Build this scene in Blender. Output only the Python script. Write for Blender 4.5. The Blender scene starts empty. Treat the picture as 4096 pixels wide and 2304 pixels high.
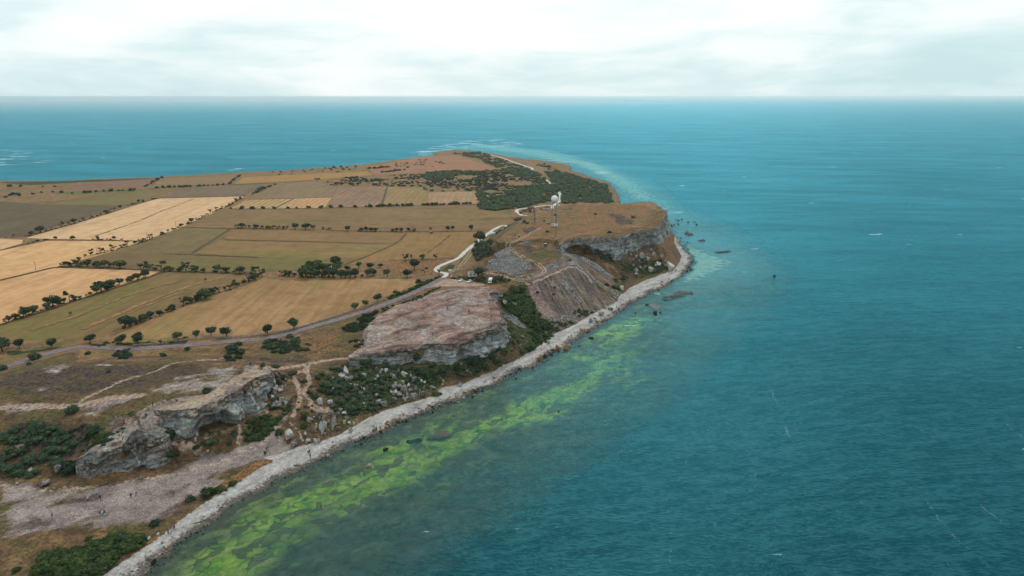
import bpy, bmesh, math, random
import numpy as np
from mathutils import Vector, Matrix, Euler

# ------------------------------------------------------------------ camera, sky, sun, exposure
R = math.radians
SC = bpy.context.scene
COL = SC.collection
CAMZ = 125.0
PITCH = R(15.2)
FPX = 2819.0                       # focal length in pixels of the 4096 wide photograph
cam = bpy.data.cameras.new('camera')
cam.sensor_width = 36.0
cam.lens = 36.0 * FPX / 4096.0
cam.clip_start = 1.0
cam.clip_end = 200000.0
cam_o = bpy.data.objects.new('camera', cam)
COL.objects.link(cam_o)
cam_o.location = (0, 0, CAMZ)
cam_o.rotation_euler = (math.pi / 2 - PITCH, 0, 0)
SC.camera = cam_o
SC.view_settings.view_transform = 'Standard'
SC.view_settings.look = 'None'
SC.view_settings.exposure = 0.0
SC.view_settings.gamma = 1.0
SC.view_settings.use_curve_mapping = False
SC.cycles.max_bounces = 6
SC.cycles.diffuse_bounces = 2
SC.cycles.glossy_bounces = 2
SC.cycles.transparent_max_bounces = 12
SC.cycles.volume_bounces = 3
SC.cycles.use_denoising = True
SC.cycles.caustics_reflective = False
SC.cycles.caustics_refractive = False

SUN_EL, SUN_AZ = R(42), R(12)      # sun behind the cloud, ahead of the camera (azimuth from +Y to +X)
def s2l(c):
    return tuple((x / 255 / 12.92) if x / 255 <= .04045 else ((x / 255 + .055) / 1.055) ** 2.4 for x in c) + (1.0,)

class NT:
    """small helper for building node trees"""
    def __init__(s, tree):
        s.t = tree; s.n = tree.nodes; s.l = tree.links
        s.n.clear()
    def node(s, typ, **kw):
        nd = s.n.new(typ)
        for k, v in kw.items():
            if k == 'inp':
                for i, val in v.items():
                    s.set(nd, i, val)
            else:
                setattr(nd, k, v)
        return nd
    def set(s, nd, i, val):
        sock = nd.inputs[i]
        if isinstance(val, bpy.types.NodeSocket):
            s.l.new(val, sock)
        else:
            if sock.type == 'RGBA' and isinstance(val, (int, float)):
                val = (val, val, val, 1)
            if sock.type == 'RGBA' and len(val) == 3:
                val = tuple(val) + (1,)
            sock.default_value = val
    def math(s, op, a, b=0.0, clamp=False):
        nd = s.n.new('ShaderNodeMath'); nd.operation = op; nd.use_clamp = clamp
        s.set(nd, 0, a); s.set(nd, 1, b)
        return nd.outputs[0]
    def mix(s, f, a, b, mode='MIX'):
        nd = s.n.new('ShaderNodeMix'); nd.data_type = 'RGBA'; nd.blend_type = mode; nd.clamp_factor = True
        s.set(nd, 0, f); s.set(nd, 6, a); s.set(nd, 7, b)
        return nd.outputs[2]
    def noise(s, vec, scale, detail=3.0, rough=.55, dist=0.0):
        nd = s.n.new('ShaderNodeTexNoise'); nd.noise_dimensions = '3D'
        if vec is not None: s.l.new(vec, nd.inputs['Vector'])
        nd.inputs['Scale'].default_value = scale; nd.inputs['Detail'].default_value = detail
        nd.inputs['Roughness'].default_value = rough; nd.inputs['Distortion'].default_value = dist
        return nd.outputs[0]
    def voro(s, vec, scale, feature='F1', rnd=1.0, out='Distance'):
        nd = s.n.new('ShaderNodeTexVoronoi'); nd.feature = feature
        s.l.new(vec, nd.inputs['Vector']); nd.inputs['Scale'].default_value = scale
        nd.inputs['Randomness'].default_value = rnd
        return nd.outputs[out]
    def ramp(s, f, stops, interp='LINEAR'):
        nd = s.n.new('ShaderNodeValToRGB'); nd.color_ramp.interpolation = interp
        s.set(nd, 0, f)
        e = nd.color_ramp.elements
        while len(e) < len(stops): e.new(.5)
        for k, (p, c) in enumerate(stops):
            e[k].position = p
            e[k].color = c if len(c) == 4 else tuple(c) + (1,)
        return nd.outputs[0]
    def sstep(s, x, lo, hi):
        nd = s.n.new('ShaderNodeMapRange'); nd.interpolation_type = 'SMOOTHSTEP'
        s.set(nd, 0, x); s.set(nd, 1, lo); s.set(nd, 2, hi); s.set(nd, 3, 0.0); s.set(nd, 4, 1.0)
        return nd.outputs[0]
    def scalev(s, vec, x, y, z, rot=0.0):
        # turn to the axis 'rot' first, then scale along and across it
        nd = s.n.new('ShaderNodeMapping'); nd.vector_type = 'TEXTURE'
        s.l.new(vec, nd.inputs[0]); nd.inputs[2].default_value = (0, 0, rot); nd.inputs[3].default_value = (1 / x, 1 / y, 1 / z if z else 1e6)
        return nd.outputs[0]
    def attr(s, name, out='Fac'):
        nd = s.n.new('ShaderNodeAttribute'); nd.attribute_name = name
        return nd.outputs[out]
    def pos(s):
        return s.n.new('ShaderNodeNewGeometry').outputs['Position']
    def bump(s, h, strength=.5, dist=1.0):
        nd = s.n.new('ShaderNodeBump'); nd.inputs['Strength'].default_value = strength
        nd.inputs['Distance'].default_value = dist
        s.l.new(h, nd.inputs['Height'])
        return nd.outputs[0]
    def bsdf(s, color, rough=.9, normal=None, spec=.2, metal=0.0):
        nd = s.n.new('ShaderNodeBsdfPrincipled')
        s.set(nd, 'Base Color', color); s.set(nd, 'Roughness', rough)
        nd.inputs['Specular IOR Level'].default_value = spec
        s.set(nd, 'Metallic', metal)
        if normal is not None: s.l.new(normal, nd.inputs['Normal'])
        return nd
    def out(s, shader, volume=False):
        o = s.n.new('ShaderNodeOutputMaterial')
        s.l.new(shader, o.inputs['Volume' if volume else 'Surface'])

world = bpy.data.worlds.new('World')
SC.world = world
world.use_nodes = True
w = NT(world.node_tree)
sky = w.node('ShaderNodeTexSky', sky_type='NISHITA', sun_disc=False, sun_elevation=SUN_EL, sun_rotation=SUN_AZ,
             altitude=100.0, air_density=1.0, dust_density=2.5, ozone_density=1.0)
tc = w.node('ShaderNodeTexCoord').outputs['Generated']
sep = w.node('ShaderNodeSeparateXYZ'); w.l.new(tc, sep.inputs[0])
# overcast: broad soft sheets with finer wisps, flattened towards the horizon
cv = w.node('ShaderNodeCombineXYZ')
w.l.new(sep.outputs[0], cv.inputs[0]); w.l.new(sep.outputs[1], cv.inputs[1])
w.l.new(w.math('MULTIPLY', sep.outputs[2], 4.2), cv.inputs[2])
n1 = w.noise(cv.outputs[0], 1.7, 6, .52, .7)
cv2 = w.node('ShaderNodeCombineXYZ')
w.l.new(sep.outputs[0], cv2.inputs[0]); w.l.new(sep.outputs[1], cv2.inputs[1])
w.l.new(w.math('MULTIPLY', sep.outputs[2], 5.5), cv2.inputs[2])
n2 = w.noise(cv2.outputs[0], 6.0, 7, .6, .4)
nn = w.math('ADD', w.math('MULTIPLY', n1, .74), w.math('MULTIPLY', n2, .26))
cloud = w.ramp(nn, [(.38, (5.9, 8.1, 8.5)), (.47, (7.4, 9.1, 9.4)), (.545, (9.3, 10.2, 10.3)), (.65, (11.0, 11.2, 11.2))])
skyc = w.mix(.93, sky.outputs[0], cloud)
bg = w.node('ShaderNodeBackground'); w.l.new(skyc, bg.inputs[0]); bg.inputs[1].default_value = 0.1
wo = w.node('ShaderNodeOutputWorld'); w.l.new(bg.outputs[0], wo.inputs[0])

sun = bpy.data.lights.new('sun', 'SUN')
sun.energy = 1.3
sun.angle = R(14)
sun.color = (1.0, .96, .9)
sun_o = bpy.data.objects.new('sun', sun)
COL.objects.link(sun_o)
sd = Vector((math.sin(SUN_AZ) * math.cos(SUN_EL), math.cos(SUN_AZ) * math.cos(SUN_EL), math.sin(SUN_EL)))
sun_o.rotation_euler = sd.to_track_quat('Z', 'Y').to_euler()
sun_o.location = (0, 300, 400)

# ------------------------------------------------------------------ survey helpers
K = 1100 / 2576
CR = {'N': (0, 0, 1), 'C1': (0, 600, K), 'C2': (900, 560, K), 'C3': (1700, 540, K), 'C4': (0, 1000, K), 'C5': (900, 1000, K),
      'C6': (1800, 900, K), 'C7': (0, 1400, K), 'C8': (900, 1400, K), 'D1': (0, 1700, K), 'D2': (900, 1700, K), 'D3': (2000, 1300, K),
      'E1': (1900, 740, 500 / 1907), 'E2': (1700, 1000, 500 / 2576), 'E3': (1000, 1450, 500 / 2576), 'E4': (1450, 1380, 500 / 2576),
      'E5': (2150, 880, 600 / 2415), 'E6': (2300, 1100, 600 / 2415), 'E7': (1150, 1580, 500 / 2576), 'E8': (600, 1560, 500 / 2264),
      'W': (2500, 700, 1596 / 2576), 'X': (2500, 1500, 1596 / 2576)}
def nat(c, p):
    o = CR[c]
    return (o[0] + p[0] * o[2], o[1] + p[1] * o[2])
CP, SP = math.cos(PITCH), math.sin(PITCH)
def ray(u, v):
    a, b = (u - 2048) / FPX, (1152 - v) / FPX
    return (a, CP + b * SP, -SP + b * CP)
def G(u, v, z):
    """where the sight line through (u, v) meets level z"""
    d = ray(u, v)
    t = (z - CAMZ) / d[2]
    return (d[0] * t, d[1] * t)
def gz(c, pts, z=None):
    """crop points (x, y[, z]) -> world (x, y, z)"""
    o = []
    for p in pts:
        u, v = nat(c, p)
        zz = p[2] if len(p) > 2 else z
        o.append(G(u, v, zz) + (zz,))
    return o

# ------------------------------------------------------------------ numpy noise and polygon helpers
def _h(ix, iy, seed):
    n = (ix.astype(np.int64) * 374761393 + iy.astype(np.int64) * 668265263 + seed * 1442695041) & 0xffffffff
    n = ((n ^ (n >> 13)) * 1274126177) & 0xffffffff
    return ((n ^ (n >> 16)) & 0xffff) / 65535.0
def vnoise(x, y, seed=0):
    ix, iy = np.floor(x), np.floor(y)
    fx, fy = x - ix, y - iy
    fx, fy = fx * fx * fx * (fx * (fx * 6 - 15) + 10), fy * fy * fy * (fy * (fy * 6 - 15) + 10)
    a, b = _h(ix, iy, seed), _h(ix + 1, iy, seed)
    c, d = _h(ix, iy + 1, seed), _h(ix + 1, iy + 1, seed)
    return (a + (b - a) * fx) * (1 - fy) + (c + (d - c) * fx) * fy - .5
def fbm(x, y, scale, octv=4, seed=0, gain=.5):
    s, a, f = 0, 1, 1 / scale
    for k in range(octv):
        s = s + a * vnoise(x * f + 17.3 * k, y * f - 9.1 * k, seed + k); a *= gain; f *= 2.03
    return s
def inside(P, poly):
    x, y = P[:, 0], P[:, 1]
    r = np.zeros(len(P), bool)
    n = len(poly)
    for i in range(n):
        x0, y0 = poly[i][:2]; x1, y1 = poly[(i + 1) % n][:2]
        if y0 == y1: continue
        c = ((y0 > y) != (y1 > y)) & (x < (x1 - x0) * (y - y0) / (y1 - y0) + x0)
        r ^= c
    return r
def pdist(P, poly, closed=True):
    """distance to a polyline and the z of the nearest point on it"""
    best = np.full(len(P), 1e18); zb = np.zeros(len(P))
    n = len(poly)
    for i in range(n if closed else n - 1):
        a, b = poly[i], poly[(i + 1) % n]
        dx, dy = b[0] - a[0], b[1] - a[1]
        L = dx * dx + dy * dy + 1e-9
        t = np.clip(((P[:, 0] - a[0]) * dx + (P[:, 1] - a[1]) * dy) / L, 0, 1)
        d = (P[:, 0] - a[0] - t * dx) ** 2 + (P[:, 1] - a[1] - t * dy) ** 2
        m = d < best
        best[m] = d[m]
        if len(a) > 2: zb[m] = a[2] + t[m] * (b[2] - a[2])
    return np.sqrt(best), zb
def spline(pts, step):
    """Catmull-Rom resample of a list of tuples"""
    P = np.array(pts, float)
    Q = np.vstack([2 * P[0] - P[1], P, 2 * P[-1] - P[-2]])
    o = []
    for i in range(len(P) - 1):
        a, b, c, d = Q[i:i + 4]
        n = max(1, int(np.linalg.norm(c[:2] - b[:2]) / step))
        for k in range(n):
            t = k / n
            o.append(.5 * (2 * b + (c - a) * t + (2 * a - 5 * b + 4 * c - d) * t * t + (3 * b - a - 3 * c + d) * t ** 3))
    o.append(P[-1])
    return np.array(o)

# ------------------------------------------------------------------ the lie of the land
coast_px = [('D1', [(900, 1640), (1240, 1414), (1500, 1230), (1750, 1060), (2000, 870), (2260, 700), (2560, 540)]),
    ('D2', [(530, 500), (700, 410), (950, 310), (1100, 190), (1400, 100)]),
    ('C8', [(1600, 690), (1850, 590), (2100, 480), (2350, 390), (2500, 330)]),
    ('C6', [(600, 1385), (800, 1310), (950, 1210), (1110, 1120), (1200, 1045), (1400, 930), (1560, 830), (1700, 725), (1850, 650),
            (2000, 570), (2180, 470), (2260, 370), (2270, 310), (2200, 230), (2130, 130), (2040, 40)]),
    ('N', [(2620, 875)]),
    ('C3', [(1830, 640), (1810, 580), (1770, 490), (1720, 450), (1650, 420), (1560, 400), (1480, 370), (1360, 330), (1370, 295), (1280, 265),
            (1150, 250), (1000, 235), (800, 205), (640, 175), (520, 160), (350, 150), (200, 150), (60, 165), (110, 185), (0, 205)]),
    ('C2', [(1850, 160), (1500, 205), (1200, 245), (900, 270), (500, 300), (0, 322)]),
    ('C1', [(1500, 265), (850, 285), (640, 300), (0, 295), (-900, 300)])]
COAST = []
for c, pts in coast_px:
    COAST += [p[:2] for p in gz(c, pts, 0.0)]
COAST += [(-1700, 1000), (-1700, 60), (-190, 60)]

PL = 6.0          # level of the farmed plain
def base_h(P):
    d, _ = pdist(P, COAST)
    d = np.where(inside(P, COAST), d, -d)
    d = d + fbm(P[:, 0], P[:, 1], 9, 3, 5) * np.clip(6 - np.abs(d) * .05, 1, 4)
    z = np.interp(d, [-400, -160, -90, -60, -35, -15, -4, 0, 4, 9, 16, 40, 80], [-30, -13, -5.5, -2.6, -1.3, -.75, -.35, 0, .55, 1.1, 1.7, 3.4, PL])
    low = np.interp(d, [0, 4, 20, 36], [0, .6, 3.0, PL])
    z = np.where((d > 0) & ((P[:, 1] > 720) | (P[:, 0] < -330)), low, z)
    return z, d

# hills: top outline with a level for every corner, and the foot outline; 'c' marks cliff corners (pulled in behind the cliff mesh)
CLIFFS = {
 'B': [(1989, 1155, 20, 1187, 1), (1987, 1167, 20.3, 1190, 1), (1964, 1169, 20.3, 1188, 1), (1966, 1184, 20.5, 1196, 1), (1980, 1196, 20.6, 1212, 1),
       (1989, 1203, 20.8, 1225, 1), (1987, 1217, 21, 1250, 1.5), (1992, 1233, 21.4, 1272, 1.5), (1998, 1250, 21.8, 1292, 2), (2003, 1272, 22, 1332, 2.5),
       (1990, 1310, 22, 1378, 3), (1941, 1327, 22, 1410, 3.5), (1885, 1340, 21, 1432, 4), (1800, 1374, 19.3, 1460, 4), (1724, 1376, 18, 1425, 3),
       (1669, 1386, 17, 1414, 2), (1600, 1391, 16, 1425, 2), (1498, 1412, 14.8, 1433, 1), (1442, 1421, 13.8, 1440, 1), (1395, 1433, 12.6, 1449, .7)],
 'A': [(1088, 1477, 15, 1491, 1), (1059, 1500, 16, 1530, 1), (1029, 1511, 16.5, 1560, 1.5), (1003, 1527, 17, 1668, 4), (965, 1550, 17.5, 1660, 4),
       (931, 1571, 18, 1694, 4), (890, 1592, 18, 1700, 4.5), (833, 1613, 18, 1718, 4.5), (760, 1632, 18, 1727, 4.5), (700, 1641, 17.5, 1700, 3.5),
       (655, 1640, 17.2, 1690, 3), (610, 1636, 16.8, 1700, 3)],
 'A2': [(610, 1640, 16.8, 1712, 2), (620, 1690, 15.6, 1745, 2.2), (640, 1745, 12.5, 1812, 2.5), (598, 1742, 13.6, 1846, 4.5), (538, 1722, 15.2, 1848, 5),
        (490, 1785, 12.6, 1842, 3), (427, 1797, 12, 1855, 3), (372, 1806, 12, 1908, 2.5), (325, 1831, 10.4, 1887, 1.5), (303, 1838, 9.6, 1868, 1)],
 'C': [(2240, 985, 24, 1000, 1), (2268, 968, 27, 1008, 1.5), (2298, 954, 29, 1006, 1.5), (2340, 951, 29, 1014, 1.5), (2383, 949, 29, 1019, 1.5), (2426, 947, 29, 1013, 1.5),
       (2469, 950, 28.6, 995, 1.5), (2511, 936, 29, 990, 1.5), (2545, 926, 29.3, 999, 2), (2558, 922, 29.3, 990, 2), (2597, 916, 29.5, 986, 2), (2635, 903, 29.7, 986, 2),
       (2647, 882, 29.8, 950, 2), (2655, 865, 29.9, 930, 2), (2667, 854, 30, 914, 2), (2660, 842, 30, 890, 2), (2640, 836, 30, 880, 2)],
}
def cliff_line(name):
    top = []
    for (u, v, z, vb, sh) in CLIFFS[name]:
        if name == 'B': z = 12 + (z - 12) * .6
        x, y = G(u, v, z)
        top.append((x, y, z, vb, sh))
    o = []
    n = len(top)
    for i in range(n):
        a, b = top[max(0, i - 1)], top[min(n - 1, i + 1)]
        tx, ty = b[0] - a[0], b[1] - a[1]
        L = math.hypot(tx, ty) + 1e-9
        nx, ny = (ty / L, -tx / L) if name == 'C' else (-ty / L, tx / L)      # outward
        o.append(tuple(top[i]) + (nx, ny))
    res = []
    for x, y, z, vb, sh, nx, ny in o:
        d = ray(2048, vb)
        bx, by = x + nx * sh, y + ny * sh
        zb = CAMZ + by * d[2] / d[1]
        res.append((x, y, z, bx, by, zb, nx, ny))
    return res
CL = {k: cliff_line(k) for k in CLIFFS}
def pulled(name, m_top, m_foot, rev=False):
    """cliff edge moved back from the face: what the ground sheet uses as the hill's edge"""
    t = [(x - nx * m_top, y - ny * m_top, z) for x, y, z, bx, by, zb, nx, ny in CL[name]]
    f = [(x - nx * m_foot, y - ny * m_foot, 0) for x, y, z, bx, by, zb, nx, ny in CL[name]]
    if rev: t, f = t[::-1], f[::-1]
    return t, f
bt, bf = pulled('B', 4.2, 3.2)
at, af = pulled('A', 7.0, 5.8)
a2t, a2f = pulled('A2', 2.2, 1.4)
ct, cf = pulled('C', 7.0, 5.8)

HILLS = []
# slope between the middle bluff and the beach, with the saddle
HILLS.append(dict(inner=gz('C5', [(200, 1190, 8.5), (460, 1150, 9), (800, 1110, 9), (1160, 1055, 9.5), (1450, 1030, 9), (1700, 1060, 8), (1900, 1095, 7.2), (2080, 1090, 7.2),
    (2250, 1050, 7.4), (2400, 1000, 7.8)]) + gz('N', [(1985, 1415, 8), (2022, 1385, 9), (2045, 1335, 10), (2050, 1260, 11), (2040, 1200, 12), (2010, 1160, 12)]) + gz('C5', [(2440, 352, 10), (1960, 400, 8), (1300, 700, 7.6), (1150, 820, 7.6), (650, 1010, 8)]),
    outer=gz('C8', [(-100, 900), (150, 880), (420, 840), (640, 880), (880, 830), (1080, 740), (1350, 620), (1500, 540), (1890, 420), (2040, 330), (2450, 220)], 1.9)
    + gz('C6', [(400, 1375), (655, 1245), (870, 1115), (960, 1010), (1180, 900), (1150, 620), (900, 420)], 2.0) + gz('C5', [(2560, 300), (2300, 325), (1960, 350), (1600, 505), (1100, 685), (800, 775), (300, 880), (-150, 960)], 6.0), p=1.15))
# apron under the great cliff
HILLS.append(dict(inner=gz('C3', [(1300, 1090, 18), (1450, 1115, 17), (1600, 1130, 16.5), (1760, 1095, 17), (1850, 1080, 17.5), (1990, 1085, 16), (2100, 1060, 16), (2230, 1045, 16), (2255, 900, 17), (2270, 850, 17)])
    + gz('N', [(2640, 800, 15), (2400, 820, 18), (2250, 900, 20)]),
    outer=gz('C3', [(1500, 1380), (1700, 1400), (1900, 1390), (2080, 1340), (2230, 1310), (2330, 1280), (2405, 1150), (2370, 1080), (2340, 1000), (2380, 960), (2330, 900)], 1.8)
    + [(140, 640, 1), (140, 720, 1), (110, 760, 1), (40, 700, 4), (20, 560, 6)], p=1.7))
# grassy shelf at the foot of the left bluff
HILLS_SHELF = dict(inner=[(bx + nx * 3.0, by + ny * 3.0, min(zb + .3, 8.5)) for x, y, z, bx, by, zb, nx, ny in CL['A'][3:]] + gz('C7', [(1480, 760, 8.0), (1420, 640, 9.0), (1900, 400, 9.0), (2300, 300, 9.0)]),
    outer=gz('C7', [(2430, 600), (2420, 690), (2240, 880), (1900, 970), (1550, 1050), (1400, 900), (1300, 600), (1700, 300), (2300, 150)], 3.6), p=.9)
# left bluff: bare limestone hill
HILLS.append(dict(inner=gz('C7', [(-700, 700, 14), (-500, 420, 14), (0, 330, 14), (300, 190, 14), (800, 150, 13.5), (1400, 155, 14), (2060, 150, 14.5), (2350, 140, 14.5), (2480, 165, 14.6)]) + at
    + gz('C7', [(1250, 640, 15.5), (900, 640, 13.5), (500, 660, 12.5), (0, 700, 12)]),
    outer=gz('C7', [(-900, 1250), (-700, 200)], 4) + gz('C4', [(0, 1130), (400, 1010), (700, 930), (1000, 975), (1500, 985), (2050, 960), (2300, 1040), (2500, 1075), (2620, 1110)], 6)
    + af[1:] + a2f[1:] + gz('C7', [(480, 1215), (200, 1225), (0, 1235)], 3.2), p=1.0))
HILLS.append(dict(inner=a2t + gz('C7', [(780, 1000, 9.5), (900, 900, 10.5), (1050, 800, 12.5), (1100, 740, 13.5)]),
    outer=a2f + gz('C7', [(600, 1100), (700, 900), (900, 720)], 5), p=1.0))
# middle bluff: tilted pink slab
HILLS.append(dict(inner=bt + gz('C5', [(1310, 900, 12.6), (1340, 720, 13.2), (1450, 610, 13.6), (1700, 515, 14.2), (2000, 415, 15.0), (2250, 370, 15.8), (2440, 362, 16.4)]),
    outer=bf + gz('C5', [(1270, 960), (1285, 860), (1310, 700), (1420, 580), (1690, 485), (1990, 385), (2250, 345), (2480, 335)], 9), p=1.3))
# quarry flat and its spoil heap: cones of loose stone around flat tops
HEAPS = [
    dict(poly=gz('C6', [(330, 330, 15), (480, 260, 18), (540, 205, 20), (700, 160, 22), (1000, 180, 22), (1090, 240, 21), (1100, 290, 20.5), (1200, 300, 20), (1170, 395, 19.5),
         (1000, 452, 19), (860, 505, 18.5), (730, 545, 17), (740, 495, 16), (600, 470, 13), (420, 430, 12.5)]), s=.56),
    dict(line=gz('E5', [(430, 545, 20.5), (700, 555, 19), (960, 720, 15), (1150, 860, 10), (1250, 960, 6)]), s=.62),
    dict(line=gz('E5', [(390, 775, 20), (620, 765, 19), (900, 950, 13.5), (1100, 1110, 8.5), (1230, 1230, 4.5)]), s=.62),
    dict(line=gz('C6', [(740, 545, 17), (770, 660, 12), (850, 800, 6)]), s=.5),
    dict(line=gz('E5', [(1230, 480, 18), (1240, 520, 16.5)]), s=.7),
    dict(line=gz('E5', [(1400, 455, 18), (1430, 490, 16.5)]), s=.7),
]
# great plateau with the radar tower
HILLS.append(dict(inner=ct + [(122, 632, 29), (96, 646, 29.5), (66, 648, 30)] + gz('C3', [(1500, 655, 29.5), (1250, 685, 27.5), (1090, 725, 25.5), (950, 765, 24), (820, 860, 22.5), (740, 920, 22), (660, 1000, 21), (800, 1010, 22), (1000, 985, 23), (1180, 990, 23.5)]),
    outer=cf + [(128, 648, 8), (110, 690, 4), (60, 715, 5), (0, 720, 6), (-60, 690, 6)] + gz('C3', [(905, 780), (840, 820), (700, 905), (600, 965), (500, 1030), (470, 1140), (560, 1180), (760, 1080), (1000, 1040), (1200, 1060)], 7), p=.85))

SHOALS = [(gz('W', [(300, 470), (420, 440), (560, 450), (720, 470), (760, 520), (740, 610), (600, 680), (450, 740), (300, 790), (330, 660), (420, 560)], 0), 1.1),
          (gz('N', [(2650, 800), (2560, 800), (2470, 740), (2400, 700), (2300, 655), (2100, 620), (1900, 600), (1750, 600), (1900, 570), (2200, 600), (2400, 650), (2600, 750), (2720, 850), (2760, 930)], 0), 1.3),
          (gz('D2', [(1250, 980), (1350, 860), (1500, 780), (1800, 760), (1850, 830), (1600, 930), (1350, 980)], 0), 2.2)]
def sub(P, poly, m):
    a = np.array([p[:2] for p in poly])
    lo, hi = a.min(0) - m, a.max(0) + m
    return np.where((P[:, 0] > lo[0]) & (P[:, 0] < hi[0]) & (P[:, 1] > lo[1]) & (P[:, 1] < hi[1]))[0]
def idw(P, pts):
    wsum = np.zeros(len(P)); z = np.zeros(len(P))
    for p in pts:
        w_ = 1 / ((P[:, 0] - p[0]) ** 2 + (P[:, 1] - p[1]) ** 2 + 6) ** 1.2
        wsum += w_; z += w_ * p[2]
    return z / wsum
def height(P):
    z, d = base_h(P)
    def hill(h):
        idx = sub(P, h['outer'], 1)
        if not len(idx): return
        Q = P[idx]
        io = inside(Q, h['outer']); ii = inside(Q, h['inner'])
        m = io | ii
        idx, Q, ii = idx[m], Q[m], ii[m]
        if not len(idx): return
        do, _ = pdist(Q, h['outer']); di, zi = pdist(Q, h['inner'])
        t = np.where(ii, 1, do / (do + di + 1e-6)) ** h['p']
        zt = np.where(ii, idw(Q, h['inner']), zi)
        new = z[idx] + t * (zt - z[idx])
        z[idx] = np.maximum(z[idx], new)
    def heap(h):
        pl = h.get('poly') or h['line']
        idx = sub(P, pl, 45)
        if not len(idx): return
        Q = P[idx]
        dd, zi = pdist(Q, pl, 'poly' in h)
        if 'poly' in h:
            ii = inside(Q, pl)
            new = np.where(ii, idw(Q, pl), zi - h['s'] * dd)
        else:
            new = zi - h['s'] * np.sqrt(dd * dd + 1.5)
        new = new + fbm(Q[:, 0], Q[:, 1], 7, 3, 3) * .5
        z[idx] = np.maximum(z[idx], np.where(d[idx] > 5, new, -99))
    hill(HILLS[0]); hill(HILLS[1]); hill(HILLS_SHELF)
    for h in HEAPS: heap(h)
    for h in HILLS[2:]: hill(h)
    x, y = P[:, 0], P[:, 1]
    hi = np.clip((z - PL - .3) / 2.5, 0, 1) * (y < 800)
    near = ((d > 3) & (d < 160) & (y < 640)) * np.clip((d - 3) / 8, 0, 1)
    flat = np.clip(np.abs(z - PL) / .4, 0, 1)
    z = z + hi * (fbm(x, y, 22, 4, 11) * 1.5 + fbm(x, y, 5, 3, 21) * .45) + near * flat * (fbm(x, y, 4, 3, 31) * .22 + fbm(x, y, 14, 2, 33) * .5)
    # stepped bedding on the bare bluffs
    st = fbm(x, y, 16, 3, 41) * 3.2 + z
    q = .55
    ter = (np.floor(st / q) + np.clip((st / q - np.floor(st / q)) * 3 - 1, 0, 1)) * q - st
    bare = inside(P, [(p[0], p[1]) for p in HILLS[4]['outer']]) | (inside(P, [(p[0], p[1]) for p in HILLS[2]['outer']]) & (z > 11))
    z = z + bare * ter * .8
    # drowned ledges
    sea = np.clip(-z / .5, 0, 1)
    z = z + sea * (fbm(x, y, 10, 4, 51) * np.clip(-z * .5, .12, .9))
    for pl, lev in SHOALS:
        idx = sub(P, pl, 60)
        if len(idx):
            Q = P[idx]
            dd, _ = pdist(Q, pl); dd = np.where(inside(Q, pl), dd, -dd)
            f = np.clip(.5 + dd / 50, 0, 1)
            tgt = -lev + fbm(Q[:, 0], Q[:, 1], 25, 4, 57) * 1.4
            z[idx] = np.where(z[idx] < tgt, z[idx] + (tgt - z[idx]) * f, z[idx])
    west = np.clip((-x - 130) / 60, 0, 1) * (y > 700)
    z = np.where(z < 0, z * (1 + 3 * west), z)
    z = np.where(d < -14, np.minimum(z, -.18), z)
    return z, d

class Grid:
    def __init__(s, x0, x1, y0, y1, st):
        s.x0, s.y0, s.st = x0, y0, st
        s.nx, s.ny = int((x1 - x0) / st) + 1, int((y1 - y0) / st) + 1
        X, Y = np.meshgrid(x0 + np.arange(s.nx) * st, y0 + np.arange(s.ny) * st)
        s.P = np.stack([X.ravel(), Y.ravel()], 1)
        # only what the camera's cone can reach (plus a margin) is worth surveying finely
        s.z, s.d = height(s.P)
        s.Z = s.z.reshape(s.ny, s.nx)
    def at(s, x, y):
        fx = np.clip((np.asarray(x) - s.x0) / s.st, 0, s.nx - 1.001); fy = np.clip((np.asarray(y) - s.y0) / s.st, 0, s.ny - 1.001)
        ix, iy = fx.astype(int), fy.astype(int); fx = fx - ix; fy = fy - iy
        Z = s.Z
        return (Z[iy, ix] * (1 - fx) + Z[iy, ix + 1] * fx) * (1 - fy) + (Z[iy + 1, ix] * (1 - fx) + Z[iy + 1, ix + 1] * fx) * fy
GN = Grid(-330, 190, 140, 660, .75)
GF = Grid(-1300, 500, 60, 2250, 6.0)
def hz(x, y):
    x = np.asarray(x, float); y = np.asarray(y, float)
    n = (x > -329) & (x < 189) & (y > 141) & (y < 659)
    return np.where(n, GN.at(x, y), GF.at(x, y))
def hit(u, v, sea=False):
    """follow a sight line down to the ground; returns (x, y, z)"""
    d = ray(u, v)
    t = np.concatenate([np.linspace(140, 900, 2200), np.linspace(900, 2600, 900)])
    x, y, z = d[0] * t, d[1] * t, CAMZ + d[2] * t
    h = hz(x, y)
    if not sea: h = np.maximum(h, 0)
    k = np.argmax(z <= h)
    if k == 0: k = len(t) - 1
    a, b = z[k - 1] - h[k - 1], h[k] - z[k]
    f = a / (a + b + 1e-9)
    tt = t[k - 1] + f * (t[k] - t[k - 1])
    x, y = d[0] * tt, d[1] * tt
    return float(x), float(y), float(hz(x, y))
def gp(c, pts, sea=False):
    return [hit(*nat(c, p), sea=sea) for p in pts]

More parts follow.
